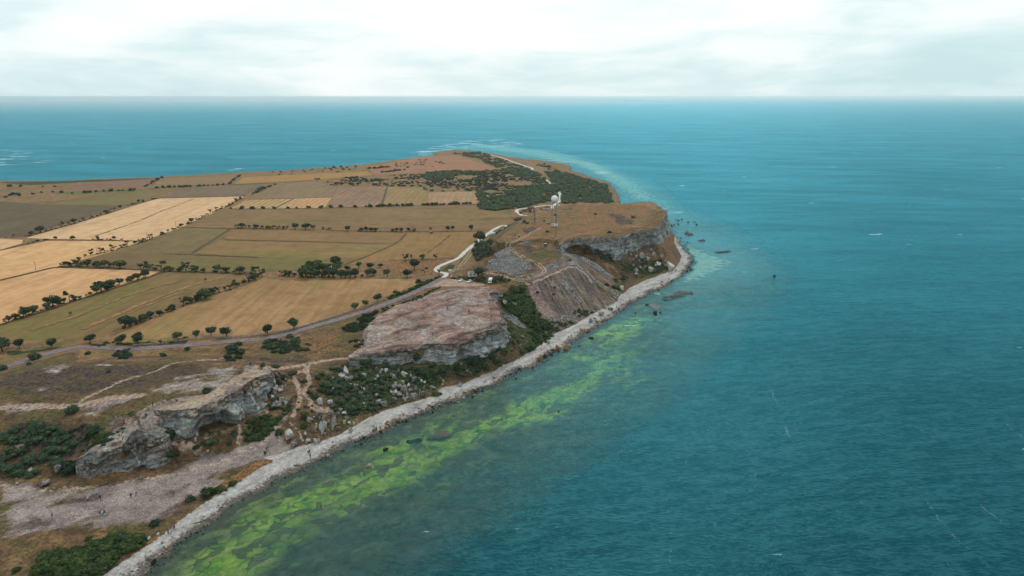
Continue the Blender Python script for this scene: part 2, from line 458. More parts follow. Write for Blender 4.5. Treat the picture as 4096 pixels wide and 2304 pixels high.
# ------------------------------------------------------------------ mesh plumbing
def mesh_np(name, V, F, mats=(), smooth=False, fm=None):
    me = bpy.data.meshes.new(name)
    V = np.asarray(V, np.float32); F = np.asarray(F, np.int32)
    me.vertices.add(len(V)); me.vertices.foreach_set('co', V.ravel())
    k = F.shape[1]
    me.loops.add(F.size); me.loops.foreach_set('vertex_index', F.ravel())
    me.polygons.add(len(F)); me.polygons.foreach_set('loop_start', np.arange(len(F), dtype=np.int32) * k)
    for m in mats: me.materials.append(m)
    if fm is not None: me.polygons.foreach_set('material_index', np.asarray(fm, np.int32))
    me.update(calc_edges=True)
    if smooth: me.polygons.foreach_set('use_smooth', np.ones(len(F), bool))
    return me
def link(name, me, parent=None, label=None, cat=None, group=None, kind=None, loc=None):
    o = bpy.data.objects.new(name, me)
    COL.objects.link(o)
    if parent is not None: o.parent = parent
    if loc is not None: o.location = loc
    if label: o['label'] = label
    if cat: o['category'] = cat
    if group: o['group'] = group
    if kind: o['kind'] = kind
    return o
def fattr(me, name, arr):
    a = me.attributes.new(name, 'FLOAT', 'POINT')
    a.data.foreach_set('value', np.asarray(arr, np.float32))
def grid_faces(nx, ny):
    i = np.arange((nx - 1) * (ny - 1)); r, c = i // (nx - 1), i % (nx - 1)
    a = r * nx + c
    return np.stack([a, a + 1, a + nx + 1, a + nx], 1)
def compact(V, F, *arrs):
    u, inv = np.unique(F, return_inverse=True)
    return (V[u], inv.reshape(F.shape)) + tuple(a[u] for a in arrs)
# ------------------------------------------------------------------ materials of the setting
def alb(r, g, b, k=1.22):
    c = s2l((r, g, b))
    return (c[0] / k, c[1] / k, c[2] / k, 1)
def mat(name):
    m = bpy.data.materials.new(name); m.use_nodes = True
    return m, NT(m.node_tree)

def ragged(n, name, nz, k=.9, lo=.42, hi=.58):
    return n.sstep(n.math('ADD', n.attr(name), n.math('MULTIPLY', n.math('SUBTRACT', nz, .5), k)), lo, hi)

def bare_rock(n, p, nB, nC, dark, pinkf):
    """bare limestone: contour-like bedding lines that wind over the slab, pink soil films, dark lichen"""
    wv = n.noise(p, .05, 5, .6, 1.2)
    band = n.math('FRACT', n.math('MULTIPLY', wv, 24.0))
    ln = n.math('MULTIPLY', n.sstep(band, 0.0, .14), n.sstep(n.math('SUBTRACT', 1.0, band), 0.0, .22))
    ln = n.math('MAXIMUM', ln, n.sstep(n.noise(p, .11, 4, .6), .56, .44))
    crk = n.sstep(n.voro(p, .32, 'DISTANCE_TO_EDGE'), .01, .07)
    rockc = n.ramp(n.math('ADD', n.math('MULTIPLY', nB, .5), n.math('MULTIPLY', nC, .5)), [(.32, alb(96, 84, 82)), (.44, alb(142, 124, 116)), (.55, alb(174, 156, 146)), (.68, alb(208, 198, 190))])
    pink = n.ramp(nB, [(.32, alb(104, 78, 74)), (.5, alb(160, 120, 106)), (.68, alb(188, 152, 136))])
    rc = n.mix(n.math('MULTIPLY', n.sstep(n.noise(p, .05, 4, .65), .42, .58), n.math('MULTIPLY', pinkf, .85)), rockc, pink)
    rc = n.mix(n.math('MULTIPLY', n.math('SUBTRACT', 1.0, ln), .5), rc, alb(88, 80, 80))
    rc = n.mix(n.math('MULTIPLY', n.math('SUBTRACT', 1.0, crk), .2), rc, alb(84, 78, 78))
    rc = n.mix(n.math('MULTIPLY', n.sstep(n.noise(n.scalev(p, .7, 1.1, 1, R(40)), .07, 6, .68), .52, .64), .75), rc, dark)
    return rc, ln
def dry_turf(n, nBC):
    return n.ramp(nBC, [(.34, alb(74, 60, 46)), (.45, alb(112, 86, 60)), (.54, alb(140, 106, 72)), (.66, alb(172, 134, 92))])

def make_ground():
    m, n = mat('ground')
    p = n.pos()
    nA = n.noise(p, .035, 4, .6); nB = n.noise(p, .16, 5, .62); nC = n.noise(p, .75, 4, .65); nD = n.noise(p, 2.2, 3, .7)
    # dry grass
    nBC = n.math('ADD', n.math('MULTIPLY', nB, .55), n.math('ADD', n.math('MULTIPLY', nC, .27), n.math('MULTIPLY', nD, .18)))
    g = n.ramp(nBC, [(.34, alb(52, 46, 42)), (.45, alb(90, 72, 54)), (.54, alb(116, 90, 64)), (.66, alb(156, 122, 84))])
    g = n.mix(n.sstep(nA, .50, .64), g, n.ramp(nC, [(.3, alb(62, 62, 40)), (.7, alb(112, 100, 58))]))
    # plain grass further inland
    pl = n.ramp(nBC, [(.34, alb(92, 72, 54)), (.46, alb(128, 98, 68)), (.55, alb(150, 114, 78)), (.66, alb(178, 138, 98))])
    pl = n.mix(n.sstep(nA, .48, .66), pl, alb(112, 98, 60))
    c = n.mix(n.attr('plain'), g, pl)
    rust = n.ramp(nC, [(.3, alb(84, 60, 44)), (.5, alb(134, 94, 62)), (.7, alb(176, 128, 84))])
    c = n.mix(n.math('MULTIPLY', ragged(n, 'rust', nBC, 2.2, .34, .72), .8), c, rust)
    green = n.ramp(nC, [(.3, alb(34, 44, 28)), (.55, alb(62, 70, 36)), (.75, alb(94, 100, 50))])
    c = n.mix(ragged(n, 'green', nB, 1.1), c, green)
    dark = n.ramp(nC, [(.3, alb(52, 45, 43)), (.55, alb(86, 71, 64)), (.75, alb(120, 99, 87))])
    c = n.mix(ragged(n, 'dark', nB, 1.3), c, dark)
    gravel = n.ramp(n.math('ADD', n.math('MULTIPLY', nD, .55), n.math('MULTIPLY', nB, .45)), [(.33, alb(98, 85, 82)), (.46, alb(138, 121, 116)), (.57, alb(168, 151, 144)), (.68, alb(196, 182, 175))])
    # thin turf among the gravel
    gm = ragged(n, 'gravel', n.noise(n.scalev(p, .35, 1.0, 1, R(50)), .12, 6, .68), 2.4, .36, .70)
    c = n.mix(gm, c, gravel)
    c = n.mix(n.math('MULTIPLY', ragged(n, 'stain', nB, 1.6, .36, .72), .85), c, dark)
    rc, ln = bare_rock(n, p, nB, nC, dark, n.attr('pink'))
    rm = ragged(n, 'rock', n.noise(n.scalev(p, .45, 1.0, 1, R(30)), .12, 6, .66), 1.7, .42, .64)
    c = n.mix(rm, c, rc)
    scree = n.ramp(n.math('ADD', n.math('MULTIPLY', nD, .6), n.math('MULTIPLY', nB, .4)), [(.34, alb(62, 60, 62)), (.5, alb(108, 102, 100)), (.63, alb(164, 158, 154)), (.74, alb(214, 212, 208))])
    c = n.mix(ragged(n, 'scree', nB, .8), c, scree)
    rib = n.noise(n.scalev(p, .11, 1.0, .11, R(-66)), .55, 5, .65)
    heap = n.ramp(n.math('ADD', n.math('MULTIPLY', nC, .35), n.math('MULTIPLY', rib, .65)), [(.34, alb(66, 60, 60)), (.46, alb(98, 86, 82)), (.56, alb(132, 112, 98)), (.68, alb(158, 142, 130))])
    c = n.mix(ragged(n, 'heap', nB, .6), c, heap)
    pscree = n.ramp(nC, [(.3, alb(104, 84, 80)), (.55, alb(146, 120, 113)), (.75, alb(180, 156, 147))])
    c = n.mix(ragged(n, 'pscree', nB, .7), c, pscree)
    path = n.ramp(nC, [(.3, alb(152, 124, 108)), (.6, alb(196, 166, 146)), (.8, alb(214, 192, 174))])
    c = n.mix(n.math('MULTIPLY', ragged(n, 'path', n.math('ADD', n.math('MULTIPLY', nC, .6), n.math('MULTIPLY', nB, .4)), 1.6, .40, .78), .8), c, path)
    beach = n.ramp(n.math('ADD', n.math('MULTIPLY', n.voro(p, 1.9, 'F1', 1, 'Color'), .18), n.math('MULTIPLY', n.noise(n.scalev(p, .3, 1, 1, R(54)), .3, 5, .65), .82)), [(.30, alb(136, 128, 124)), (.46, alb(172, 164, 159)), (.58, alb(194, 186, 181)), (.72, alb(214, 208, 203))])
    bm_ = ragged(n, 'beach', nC, .7)
    c = n.mix(bm_, c, beach)
    # wet weedy fringe at the waterline
    sepz = n.node('ShaderNodeSeparateXYZ'); n.l.new(p, sepz.inputs[0])
    wet = n.sstep(n.math('ADD', sepz.outputs[2], n.math('MULTIPLY', n.math('SUBTRACT', nC, .5), .9)), .48, .12)
    c = n.mix(n.math('MULTIPLY', wet, .85), c, alb(84, 72, 58))
    mott = n.math('ADD', n.math('MULTIPLY', nC, .55), n.math('MULTIPLY', nD, .45))
    c = n.mix(1.0, c, n.ramp(mott, [(.34, (.64, .64, .66)), (.5, (1.0, 1.0, 1.0)), (.66, (1.32, 1.31, 1.28))]), 'MULTIPLY')
    h = n.math('ADD', n.math('MULTIPLY', nC, .5), n.math('MULTIPLY', nD, .25))
    h = n.math('ADD', h, n.math('MULTIPLY', n.math('MULTIPLY', ln, rm), .5))
    b = n.bsdf(c, .95, n.bump(h, .55, .8), .12)
    n.out(b.outputs[0])
    return m
M_GROUND = make_ground()

def make_seabed():
    m, n = mat('seabed')
    p = n.pos()
    nA = n.noise(p, .05, 4, .6); nB = n.noise(p, .2, 5, .65); nC = n.noise(p, .8, 4, .65)
    ps = n.scalev(p, 1, 1, 0)
    wv = n.noise(ps, .16, 4, .6)
    addv = n.node('ShaderNodeVectorMath', operation='MULTIPLY_ADD')
    cw = n.node('ShaderNodeTexNoise'); n.l.new(ps, cw.inputs[0]); cw.inputs['Scale'].default_value = .22; cw.inputs['Detail'].default_value = 5
    n.l.new(cw.outputs['Color'], addv.inputs[0]); addv.inputs[1].default_value = (7, 7, 0); n.l.new(ps, addv.inputs[2])
    stre = n.scalev(addv.outputs[0], .5, 1.0, 1, R(52))
    crack = n.sstep(n.voro(stre, .42, 'DISTANCE_TO_EDGE'), .01, .13)
    crack2 = n.sstep(n.voro(stre, 1.3, 'DISTANCE_TO_EDGE'), .01, .18)
    cell = n.voro(stre, .42, 'F1', 1, 'Color')
    basec = n.ramp(nB, [(.3, alb(84, 80, 62)), (.5, alb(124, 116, 90)), (.7, alb(158, 146, 114))])
    alg = n.ramp(nB, [(.28, alb(124, 170, 54)), (.43, alb(178, 214, 64)), (.56, alb(220, 234, 90)), (.72, alb(244, 232, 140))])
    cs = n.node('ShaderNodeSeparateColor'); n.l.new(cell, cs.inputs[0])
    bare = n.sstep(n.math('ADD', cs.outputs[0], n.math('MULTIPLY', nA, .6)), 1.02, 1.12)
    a = n.math('ADD', n.attr('algae'), n.math('MULTIPLY', n.math('SUBTRACT', n.noise(n.scalev(p, .22, 1.0, 1, R(53)), .07, 5, .54), .5), 2.1))
    a = n.sstep(a, .22, .84)
    a = n.math('MULTIPLY', a, n.math('ADD', n.math('MULTIPLY', crack, .22), .78))
    a = n.math('MULTIPLY', a, n.math('ADD', n.math('MULTIPLY', crack2, .22), .78))
    a = n.math('MULTIPLY', a, n.math('SUBTRACT', 1.0, n.math('MULTIPLY', bare, .8)))
    c = n.mix(a, n.mix(n.math('MULTIPLY', bare, .6), basec, alb(120, 100, 84)), alg)
    c = n.mix(n.math('MULTIPLY', n.math('MULTIPLY', n.math('SUBTRACT', 1.0, crack), n.sstep(n.noise(ps, .12, 4, .6), .46, .62)), .5), c, alb(56, 66, 54))
    pale = n.ramp(nB, [(.35, alb(166, 172, 140)), (.6, alb(222, 218, 176))])
    pm = n.sstep(n.math('ADD', n.attr('pale'), n.math('MULTIPLY', n.math('SUBTRACT', nB, .5), 1.5)), .40, .66)
    c = n.mix(pm, c, pale)
    b = n.bsdf(c, .9, n.bump(n.math('ADD', crack, n.math('MULTIPLY', nC, .5)), .6, .5), .1)
    n.out(b.outputs[0])
    return m
M_SEABED = make_seabed()

# ------------------------------------------------------------------ ground cover drawn on the survey
RG = {}
def area(name, c, pts, soft=1.5, val=1.0, sea=False):
    RG.setdefault(name, []).append(('a', gp(c, pts, sea), soft, val))
def trail(name, c, pts, wid=1.5, soft=1.0, val=1.0, twin=0):
    P = spline([p[:2] for p in gp(c, pts)], 3.0)
    RG.setdefault(name, []).append(('t', [tuple(q) for q in P], wid * .55, soft * 1.5, val, twin))
def topline():
    return (gp('D1', [(940, 1430), (1180, 1260), (1400, 1120), (1560, 1000), (1720, 870), (1900, 740), (2100, 610), (2280, 510), (2460, 390), (2576, 330)])
        + gp('D2', [(330, 310), (570, 250), (700, 200)]) + gp('C8', [(880, 860), (1080, 790), (1330, 640), (1500, 565), (1750, 490), (1890, 455), (2040, 350), (2200, 330), (2350, 260), (2480, 200)])
        + gp('C6', [(380, 1390), (650, 1250), (860, 1120), (960, 1030), (1180, 930), (1290, 860), (1400, 800), (1560, 720), (1600, 650), (1680, 590), (1850, 510), (2090, 430), (2150, 350), (2170, 290), (2120, 200), (2100, 160)]))
TOP = topline()
RG['beach'] = [('a', [p[:2] for p in TOP] + [(150, 640), (170, 560), (110, 440), (40, 330), (-10, 270), (-60, 210), (-85, 150)], 1.2, 1.0)]
# terrace and gravel
area('gravel', 'D1', [(0, 560), (360, 570), (600, 590), (1000, 575), (1400, 505), (1560, 440), (1900, 300), (2200, 160), (2540, 20), (2576, 290), (2350, 345), (2200, 440), (2050, 560), (1880, 650), (1700, 700), (1500, 870), (1000, 1000), (640, 985), (0, 1045)], 4, .85)
area('gravel', 'C8', [(0, 890), (150, 840), (400, 770), (560, 640), (590, 660), (480, 760), (640, 900), (640, 950), (300, 1000), (0, 1080)], 3, .95)
area('gravel', 'C7', [(0, 1230), (350, 1260), (430, 1330), (0, 1480)], 3, .95)
area('stain', 'D1', [(600, 690), (1000, 610), (1080, 640), (900, 720), (700, 760), (500, 760)], 3, .85)
area('stain', 'D1', [(0, 960), (300, 860), (560, 850), (700, 900), (500, 960), (0, 1040)], 3, .7)
area('stain', 'D1', [(1300, 880), (1700, 700), (1900, 640), (1700, 860), (1500, 930)], 4, .6)
area('stain', 'D1', [(400, 560), (900, 540), (1400, 480), (1500, 430), (900, 590), (400, 620)], 3, .55)
area('stain', 'C8', [(100, 1000), (500, 960), (400, 1010), (60, 1120)], 3, .5)
area('stain', 'D1', [(1200, 640), (1700, 560), (1850, 500), (1700, 700), (1500, 760)], 4, .55)
# left bluff
area('rock', 'C7', [(1950, 160), (2260, 150), (2320, 200), (2000, 400), (1600, 460), (1300, 430), (1500, 330)], 4, .62)
area('rock', 'C7', [(2300, 135), (2540, 180), (2450, 260), (2330, 330), (2110, 430), (1880, 520), (1560, 550), (1400, 520), (1480, 480), (1900, 420), (2250, 220)], 2, .9)
area('rock', 'C7', [(250, 210), (600, 130), (680, 160), (560, 230), (400, 220)], 3, .75)
area('rock', 'C7', [(300, 340), (420, 330), (520, 420), (400, 440)], 3, .65)
area('rock', 'C7', [(0, 480), (500, 500), (900, 460), (1350, 400), (1400, 460), (1100, 540), (600, 600), (0, 600)], 4, .6)
area('rock', 'C7', [(650, 560), (1100, 540), (1300, 620), (1080, 760), (900, 920), (720, 1020), (760, 900), (960, 760)], 4, .5)
area('rock', 'C7', [(780, 100), (900, 120), (1230, 140), (1230, 160), (900, 150)], 2, .7)
area('rock', 'C7', [(1050, 760), (1330, 640), (1400, 780), (1500, 950), (1250, 1040), (1000, 1050), (860, 1180), (720, 1100), (720, 1020), (900, 900)], 1.5, .95)
area('dark', 'C7', [(-400, 330), (0, 260), (400, 140), (1200, 130), (1900, 130), (2100, 200), (1600, 330), (1100, 420), (500, 470), (0, 470)], 8, .56)
area('dark', 'C7', [(0, 620), (500, 620), (1000, 620), (900, 900), (500, 1150), (0, 1200)], 6, .55)
area('rust', 'C7', [(950, 1110), (1250, 1080), (1330, 1120), (1000, 1190), (880, 1220)], 1.5, .9)
area('rust', 'C7', [(1500, 850), (1800, 800), (2150, 710), (2230, 720), (2000, 860), (1700, 900)], 3, .7)
area('rust', 'C7', [(760, 370), (1000, 300), (1200, 270), (1150, 330), (850, 420)], 4, .62)
area('green', 'C7', [(0, 760), (280, 700), (560, 800), (900, 800), (700, 980), (480, 1190), (0, 1200)], 4, .45)
area('rust', 'D1', [(1200, 1235), (1400, 1070), (1560, 995), (1700, 885), (1720, 910), (1400, 1130), (1260, 1260)], .8, .9)
area('rust', 'C8', [(0, 1310), (100, 1180), (260, 1060), (420, 1010), (560, 985), (420, 1090), (280, 1170), (120, 1260), (30, 1330)], 1, .85)
area('rust', 'D1', [(2000, 560), (2200, 450), (2400, 340), (2576, 290), (2480, 390), (2280, 510), (2100, 610)], 1, .6)
trail('path', 'C7', [(-60, 560), (300, 520), (600, 530), (900, 480), (1150, 440), (1320, 430)], 1.6, 2.0, .8)
trail('path', 'C7', [(760, 480), (1000, 360), (1200, 270), (1500, 180), (2100, 70)], 1.2, 1.2, .7)
trail('path', 'C7', [(2520, 170), (2380, 230), (2200, 330), (2000, 430), (1850, 480), (1700, 510)], 2.4, 1.5, .95)
trail('path', 'C7', [(1560, 520), (1400, 540), (1290, 600), (1200, 680)], .9, .8, .8)
trail('path', 'C7', [(1640, 740), (1780, 785), (1700, 830), (1730, 880), (1730, 920)], .5, .5, .75)
trail('path', 'C7', [(1330, 850), (1500, 885), (1700, 910), (1880, 950)], .6, .5, .8)
trail('path', 'C7', [(1510, 960), (1515, 1080)], .5, .5, .7)
trail('path', 'C7', [(2280, 580), (2230, 690), (2255, 760), (2225, 860)], .6, .5, .85)
trail('path', 'C7', [(300, 830), (150, 920), (40, 1030)], 1.0, .8, .75)
trail('path', 'C7', [(90, 1120), (140, 1180), (150, 1220)], .6, .5, .75)
trail('path', 'C7', [(0, 1275), (180, 1285), (400, 1310), (900, 1290), (1300, 1220), (1700, 1150), (2000, 1060), (2300, 960), (2560, 830)], 1.6, 1.6, .55)
# saddle and boulder field
trail('path', 'C8', [(440, 180), (700, 145), (900, 105), (1040, 85), (1160, 85)], 1.5, 1.2, .95)
trail('path', 'C8', [(1160, 85), (1260, 0)], 1.5, 1.2, .95)
trail('path', 'C8', [(775, 150), (740, 190), (640, 230), (680, 330), (700, 450), (660, 560), (640, 620)], .9, 1.0, .8)
trail('path', 'C8', [(770, 150), (765, 210), (790, 280), (735, 400), (790, 450), (830, 540), (950, 560)], 1.0, .8, .9)
trail('path', 'C8', [(810, 520), (900, 570), (980, 560)], 2.0, 1.0, .95)
trail('path', 'C8', [(575, 620), (500, 680), (430, 760), (390, 830)], .9, .8, .85)
trail('path', 'C8', [(300, 540), (400, 575), (330, 620)], .5, .5, .8)
trail('path', 'C8', [(600, 670), (690, 760), (720, 840)], .5, .5, .7)
trail('path', 'C8', [(1390, 500), (1420, 560), (1480, 590)], .6, .6, .8)
trail('path', 'C8', [(1990, 200), (2050, 290), (2040, 320)], .5, .5, .75)
trail('path', 'C8', [(2210, 130), (2300, 215)], .5, .5, .75)
area('path', 'C8', [(1080, 760), (1250, 700), (1350, 640), (1200, 700), (1100, 730)], 2, .7)
area('dark', 'C8', [(300, 60), (600, 90), (700, 110), (500, 130), (300, 100)], 2, .6)
area('green', 'C8', [(2060, 330), (2150, 280), (2350, 260), (2450, 200), (2350, 180), (2150, 250)], 2, .75)
area('green', 'C8', [(850, 220), (1500, 130), (1900, 150), (2480, 80), (2480, 200), (2040, 340), (1880, 430), (1400, 600), (1050, 720), (900, 500)], 3, .56)
area('green', 'C6', [(440, 1010), (560, 960), (660, 1080), (600, 1230), (430, 1310), (200, 1340), (250, 1240)], 3, .56)
area('scree', 'C8', [(1560, 240), (1900, 250), (1880, 430), (1500, 560), (1400, 520), (1560, 420)], 2, .42)
area('green', 'C8', [(880, 330), (1300, 230), (1560, 330), (1350, 600), (1100, 600), (1000, 540), (1100, 430)], 3, .42)
area('rust', 'C5', [(560, 960), (900, 760), (1100, 780), (1180, 900), (800, 1010)], 5, .56)
# middle bluff
RG.setdefault('rock', []).append(('a', HILLS[4]['outer'], 1.5, 1.0))
RG.setdefault('pink', []).append(('a', HILLS[4]['outer'], 2.0, 1.0))
trail('path', 'C5', [(1270, 950), (1400, 930), (1560, 880), (1700, 850)], 2.5, 2, .62)
trail('path', 'C5', [(1930, 870), (2050, 800), (2250, 760), (2320, 740)], .8, .8, .8)
area('rust', 'C5', [(1950, 860), (2100, 800), (2200, 820), (2150, 890), (2000, 900)], 2, .75)
area('green', 'C6', [(700, 960), (900, 890), (1180, 920), (960, 1030), (850, 1120), (650, 1240), (640, 1180), (760, 1060)], 2, 1.0)
area('green', 'C6', [(450, 680), (600, 590), (700, 600), (760, 720), (860, 870), (920, 900), (860, 1050), (650, 1180), (500, 1000), (470, 850)], 2, .6)
area('rust', 'C5', [(1900, 370), (2576, 330), (2576, 350), (2200, 355), (1850, 410)], 2, .9)
# quarry
RG.setdefault('heap', []).append(('a', gz('C6', [(720, 545), (860, 505), (1000, 450), (1180, 395), (1300, 500), (1440, 640), (1580, 700), (1500, 780), (1300, 810), (1150, 860), (900, 890), (780, 760)], 10), 1.5, .95))
area('heap', 'C6', [(720, 550), (860, 510), (1000, 455), (1180, 400), (1300, 500), (1440, 640), (1570, 710), (1500, 780), (1300, 810), (1150, 860), (900, 880), (780, 760)], 1.5, .95)
area('heap', 'E5', [(650, 640), (800, 720), (1040, 900), (1200, 1010), (1290, 1060), (1250, 1100), (1050, 960), (800, 770), (640, 690)], 1, .9)
area('pscree', 'C6', [(720, 560), (820, 545), (860, 640), (960, 820), (1000, 880), (880, 850), (790, 750)], 1.5, .9)
area('pscree', 'E5', [(180, 1000), (260, 960), (400, 1130), (330, 1150), (230, 1060)], 1, .8)
for pl in ([('E5', [(330, 480), (470, 540), (620, 560), (700, 590), (800, 600), (960, 720), (1150, 850), (1250, 950), (1180, 960), (950, 800), (720, 640), (450, 590)])],
           [('E5', [(420, 760), (540, 680), (640, 700), (760, 820), (920, 940), (1100, 1080), (1270, 1230), (1300, 1200), (1220, 1200), (950, 1010), (700, 800), (560, 740)])],
           [('E5', [(380, 960), (440, 970), (560, 1100), (640, 1240), (740, 1390), (640, 1300), (500, 1180), (400, 1060)])],
           [('C6', [(440, 240), (560, 230), (580, 270), (480, 310), (420, 290)])],
           [('E1', [(150, 1270), (250, 1130), (400, 1080), (600, 1090), (780, 1150), (870, 1230), (830, 1310), (700, 1370), (420, 1340)])],
           [('E1', [(1080, 1220), (1290, 1220), (1300, 1270), (1110, 1290)])], [('E1', [(620, 920), (850, 840), (900, 860), (700, 920)])],
           [('E5', [(330, 420), (470, 390), (480, 520), (420, 540)])], [('C6', [(800, 800), (900, 860), (1100, 850), (1180, 800), (1240, 830), (1120, 900), (950, 900)])],
           [('C6', [(480, 850), (560, 840), (640, 870), (720, 970), (640, 950), (560, 900)])]):
    for c, pts in pl: area('scree', c, pts, 1.2, .9)
area('dark', 'E1', [(700, 930), (850, 900), (900, 1010), (820, 1060), (740, 1000)], 2, .6)
area('rust', 'C6', [(1040, 440), (1180, 400), (1380, 560), (1540, 680), (1460, 700), (1280, 560)], 2, .62)
trail('path', 'C3', [(1080, 870), (960, 935), (870, 985), (785, 1020), (770, 1045), (840, 1095), (960, 1160), (1060, 1210), (1112, 1255), (1110, 1290), (1060, 1320), (950, 1337), (780, 1312), (600, 1285)], .45, .5, .85, twin=1.0)
trail('path', 'C3', [(960, 1395), (1100, 1350), (1200, 1300), (1270, 1265), (1330, 1240), (1430, 1250), (1500, 1300), (1560, 1380)], .9, .8, .85)
trail('path', 'C3', [(960, 1395), (850, 1360), (700, 1320), (560, 1290)], .6, .8, .7)
trail('path', 'C3', [(205, 1300), (310, 1240), (380, 1170), (440, 1090), (468, 1035)], .5, .5, .85, twin=1.1)
trail('path', 'C3', [(1700, 1200), (1760, 1240), (1810, 1290)], .5, .5, .75)
# plateau
RG.setdefault('plain', []).append(('a', HILLS[-1]['inner'], 6, .85))
area('rust', 'C3', [(1400, 700), (2150, 700), (2200, 800), (1900, 900), (1500, 900), (1250, 800)], 10, .58)
area('rust', 'C3', [(620, 1010), (760, 930), (1000, 770), (1250, 690), (1600, 650), (2200, 690), (2200, 830), (1800, 940), (1200, 980), (800, 1010)], 8, .50)
area('dark', 'C3', [(1660, 730), (1850, 740), (2000, 800), (1980, 840), (1800, 850), (1750, 790)], 4, .6)
area('dark', 'C3', [(880, 880), (1050, 850), (1080, 890), (950, 940)], 3, .6)
area('green', 'C3', [(1260, 690), (1390, 685), (1390, 705), (1280, 705)], 2, .7)
area('rust', 'C6', [(1980, 60), (2050, 30), (2110, 120), (2100, 200), (2020, 260), (1900, 230)], 2, .8)
# bowl below the great cliff
area('green', 'C6', [(1420, 270), (1520, 250), (1700, 330), (2000, 330), (2090, 430), (1850, 500), (1600, 600), (1500, 540), (1640, 470), (1460, 350)], 3, .5)
area('rust', 'C6', [(1900, 240), (2090, 230), (2120, 300), (2090, 400), (2010, 300)], 3, .55)
# around the car park and road
area('path', 'E2', [(430, 590), (620, 600), (900, 640), (1200, 690), (1280, 700), (1190, 745), (700, 745), (200, 755), (0, 800), (0, 780), (250, 660)], 1.2, .95)
area('rust', 'E2', [(1200, 690), (1500, 700), (1600, 740), (1400, 790), (700, 770), (0, 830), (0, 800), (700, 750), (1200, 745)], 1.2, .85)
area('rust', 'E2', [(560, 460), (1000, 440), (1050, 480), (640, 520)], 2, .6)
area('rust', 'E2', [(0, 230), (600, 200), (560, 260), (230, 380), (260, 460), (0, 540)], 2, .7)
area('rust', 'C2', [(1500, 1150), (1560, 1130), (2100, 1130), (1980, 1200), (1980, 1260), (1500, 1285), (1450, 1220)], 4, .68)
area('green', 'E2', [(320, 430), (480, 300), (620, 300), (600, 400), (480, 450)], 1.5, .8)
area('green', 'C5', [(1510, 445), (1650, 400), (1900, 300), (2030, 235), (2040, 255), (1700, 420), (1540, 470)], 1.2, 1.0)
area('green', 'C4', [(960, 880), (1300, 890), (1700, 850), (1780, 815), (1740, 880), (1300, 900)], 1.2, .9)
area('green', 'C4', [(0, 940), (240, 940), (500, 910), (700, 890), (500, 940), (100, 1000)], 2, .65)
area('green', 'C1', [(0, 310), (300, 330), (620, 310), (1500, 275), (1400, 262), (600, 290), (0, 300)], 8, .9)
area('rust', 'C3', [(800, 205), (1000, 235), (1150, 252), (1280, 268), (1370, 300), (1360, 335), (1480, 372), (1640, 420), (1560, 425), (1300, 360), (1200, 290), (1000, 260)], 8, .62)
RG['rust'].append(('a', gz('C3', [(800, 205), (1000, 235), (1150, 252), (1280, 268), (1370, 300), (1360, 335), (1300, 345), (1200, 290), (1000, 260)], 2), 10, .55))

SB = {'algae': [('N', [(560, 2290), (720, 2165), (925, 2080), (1115, 2000), (1315, 1900), (1490, 1812), (1710, 1738), (1910, 1650), (2110, 1560), (2260, 1458), (2390, 1335), (2480, 1270), (2600, 1230),
                        (2640, 1290), (2560, 1400), (2560, 1500), (2400, 1580), (2250, 1660), (2000, 1730), (1850, 1850), (1650, 1960), (1400, 2060), (1250, 2150), (1100, 2240), (1000, 2330), (560, 2330)], 13, .72),
                ('D2', [(700, 770), (900, 640), (1000, 560), (1300, 470), (1450, 370), (1700, 280), (1900, 190), (2150, 100), (2300, 60), (2500, 60), (2400, 150), (2100, 330), (1800, 440), (1720, 560), (1350, 580), (1100, 660), (850, 800)], 6, 1.0),
                ('D2', [(1130, 300), (1500, 210), (1900, 110), (2000, 130), (1700, 250), (1200, 330)], 5, .9),
                ('D2', [(1700, 270), (2050, 120), (2500, -60), (2700, -60), (2300, 150), (1900, 300)], 5, 1.0),
                ('D2', [(350, 900), (450, 820), (700, 800), (560, 900), (430, 960)], 4, .85), ('D2', [(150, 1420), (450, 1300), (760, 1200), (720, 1290), (400, 1400)], 4, .85),
                ('D3', [(640, 300), (800, 260), (1000, 310), (1150, 390), (1050, 470), (900, 450), (780, 380)], 4, 1.0), ('D3', [(400, 620), (600, 560), (820, 570), (800, 680), (600, 900), (300, 960), (0, 980), (0, 720)], 6, .85)],
      'pale': [('W', [(300, 470), (420, 460), (560, 520), (640, 540), (700, 560), (640, 600), (450, 690), (380, 700), (330, 660), (420, 560)], 10, .85),
               ('N', [(2640, 800), (2560, 800), (2470, 740), (2400, 700), (2300, 655), (2100, 620), (1900, 585), (1950, 560), (2200, 600), (2400, 660), (2550, 740), (2680, 850)], 30, 1.0),
               ('E6', [(1000, 340), (1250, 280), (1500, 240), (1450, 330), (1200, 360)], 5, .65)]}
def rasters(P, specs):
    v = np.zeros(len(P))
    for sp in specs:
        if sp[0] == 'a':
            _, poly, soft, val = sp
            idx = sub(P, poly, soft * 2)
            if not len(idx): continue
            Q = P[idx]
            dd, _z = pdist(Q, [p[:2] for p in poly])
            sdv = np.where(inside(Q, poly), dd, -dd)
            v[idx] = np.maximum(v[idx], np.clip(.5 + sdv / (2 * soft), 0, 1) * val)
        else:
            _, pl_, wid, soft, val, twin = sp
            idx = sub(P, pl_, wid + soft + twin + 1)
            if not len(idx): continue
            Q = P[idx]
            dd, _z = pdist(Q, pl_, False)
            if twin: dd = np.abs(dd - twin)
            v[idx] = np.maximum(v[idx], np.clip(1 - (dd - wid) / soft, 0, 1) * val)
    return v
NAMES = ['plain', 'rust', 'green', 'dark', 'gravel', 'rock', 'pink', 'scree', 'heap', 'pscree', 'path', 'beach', 'stain']

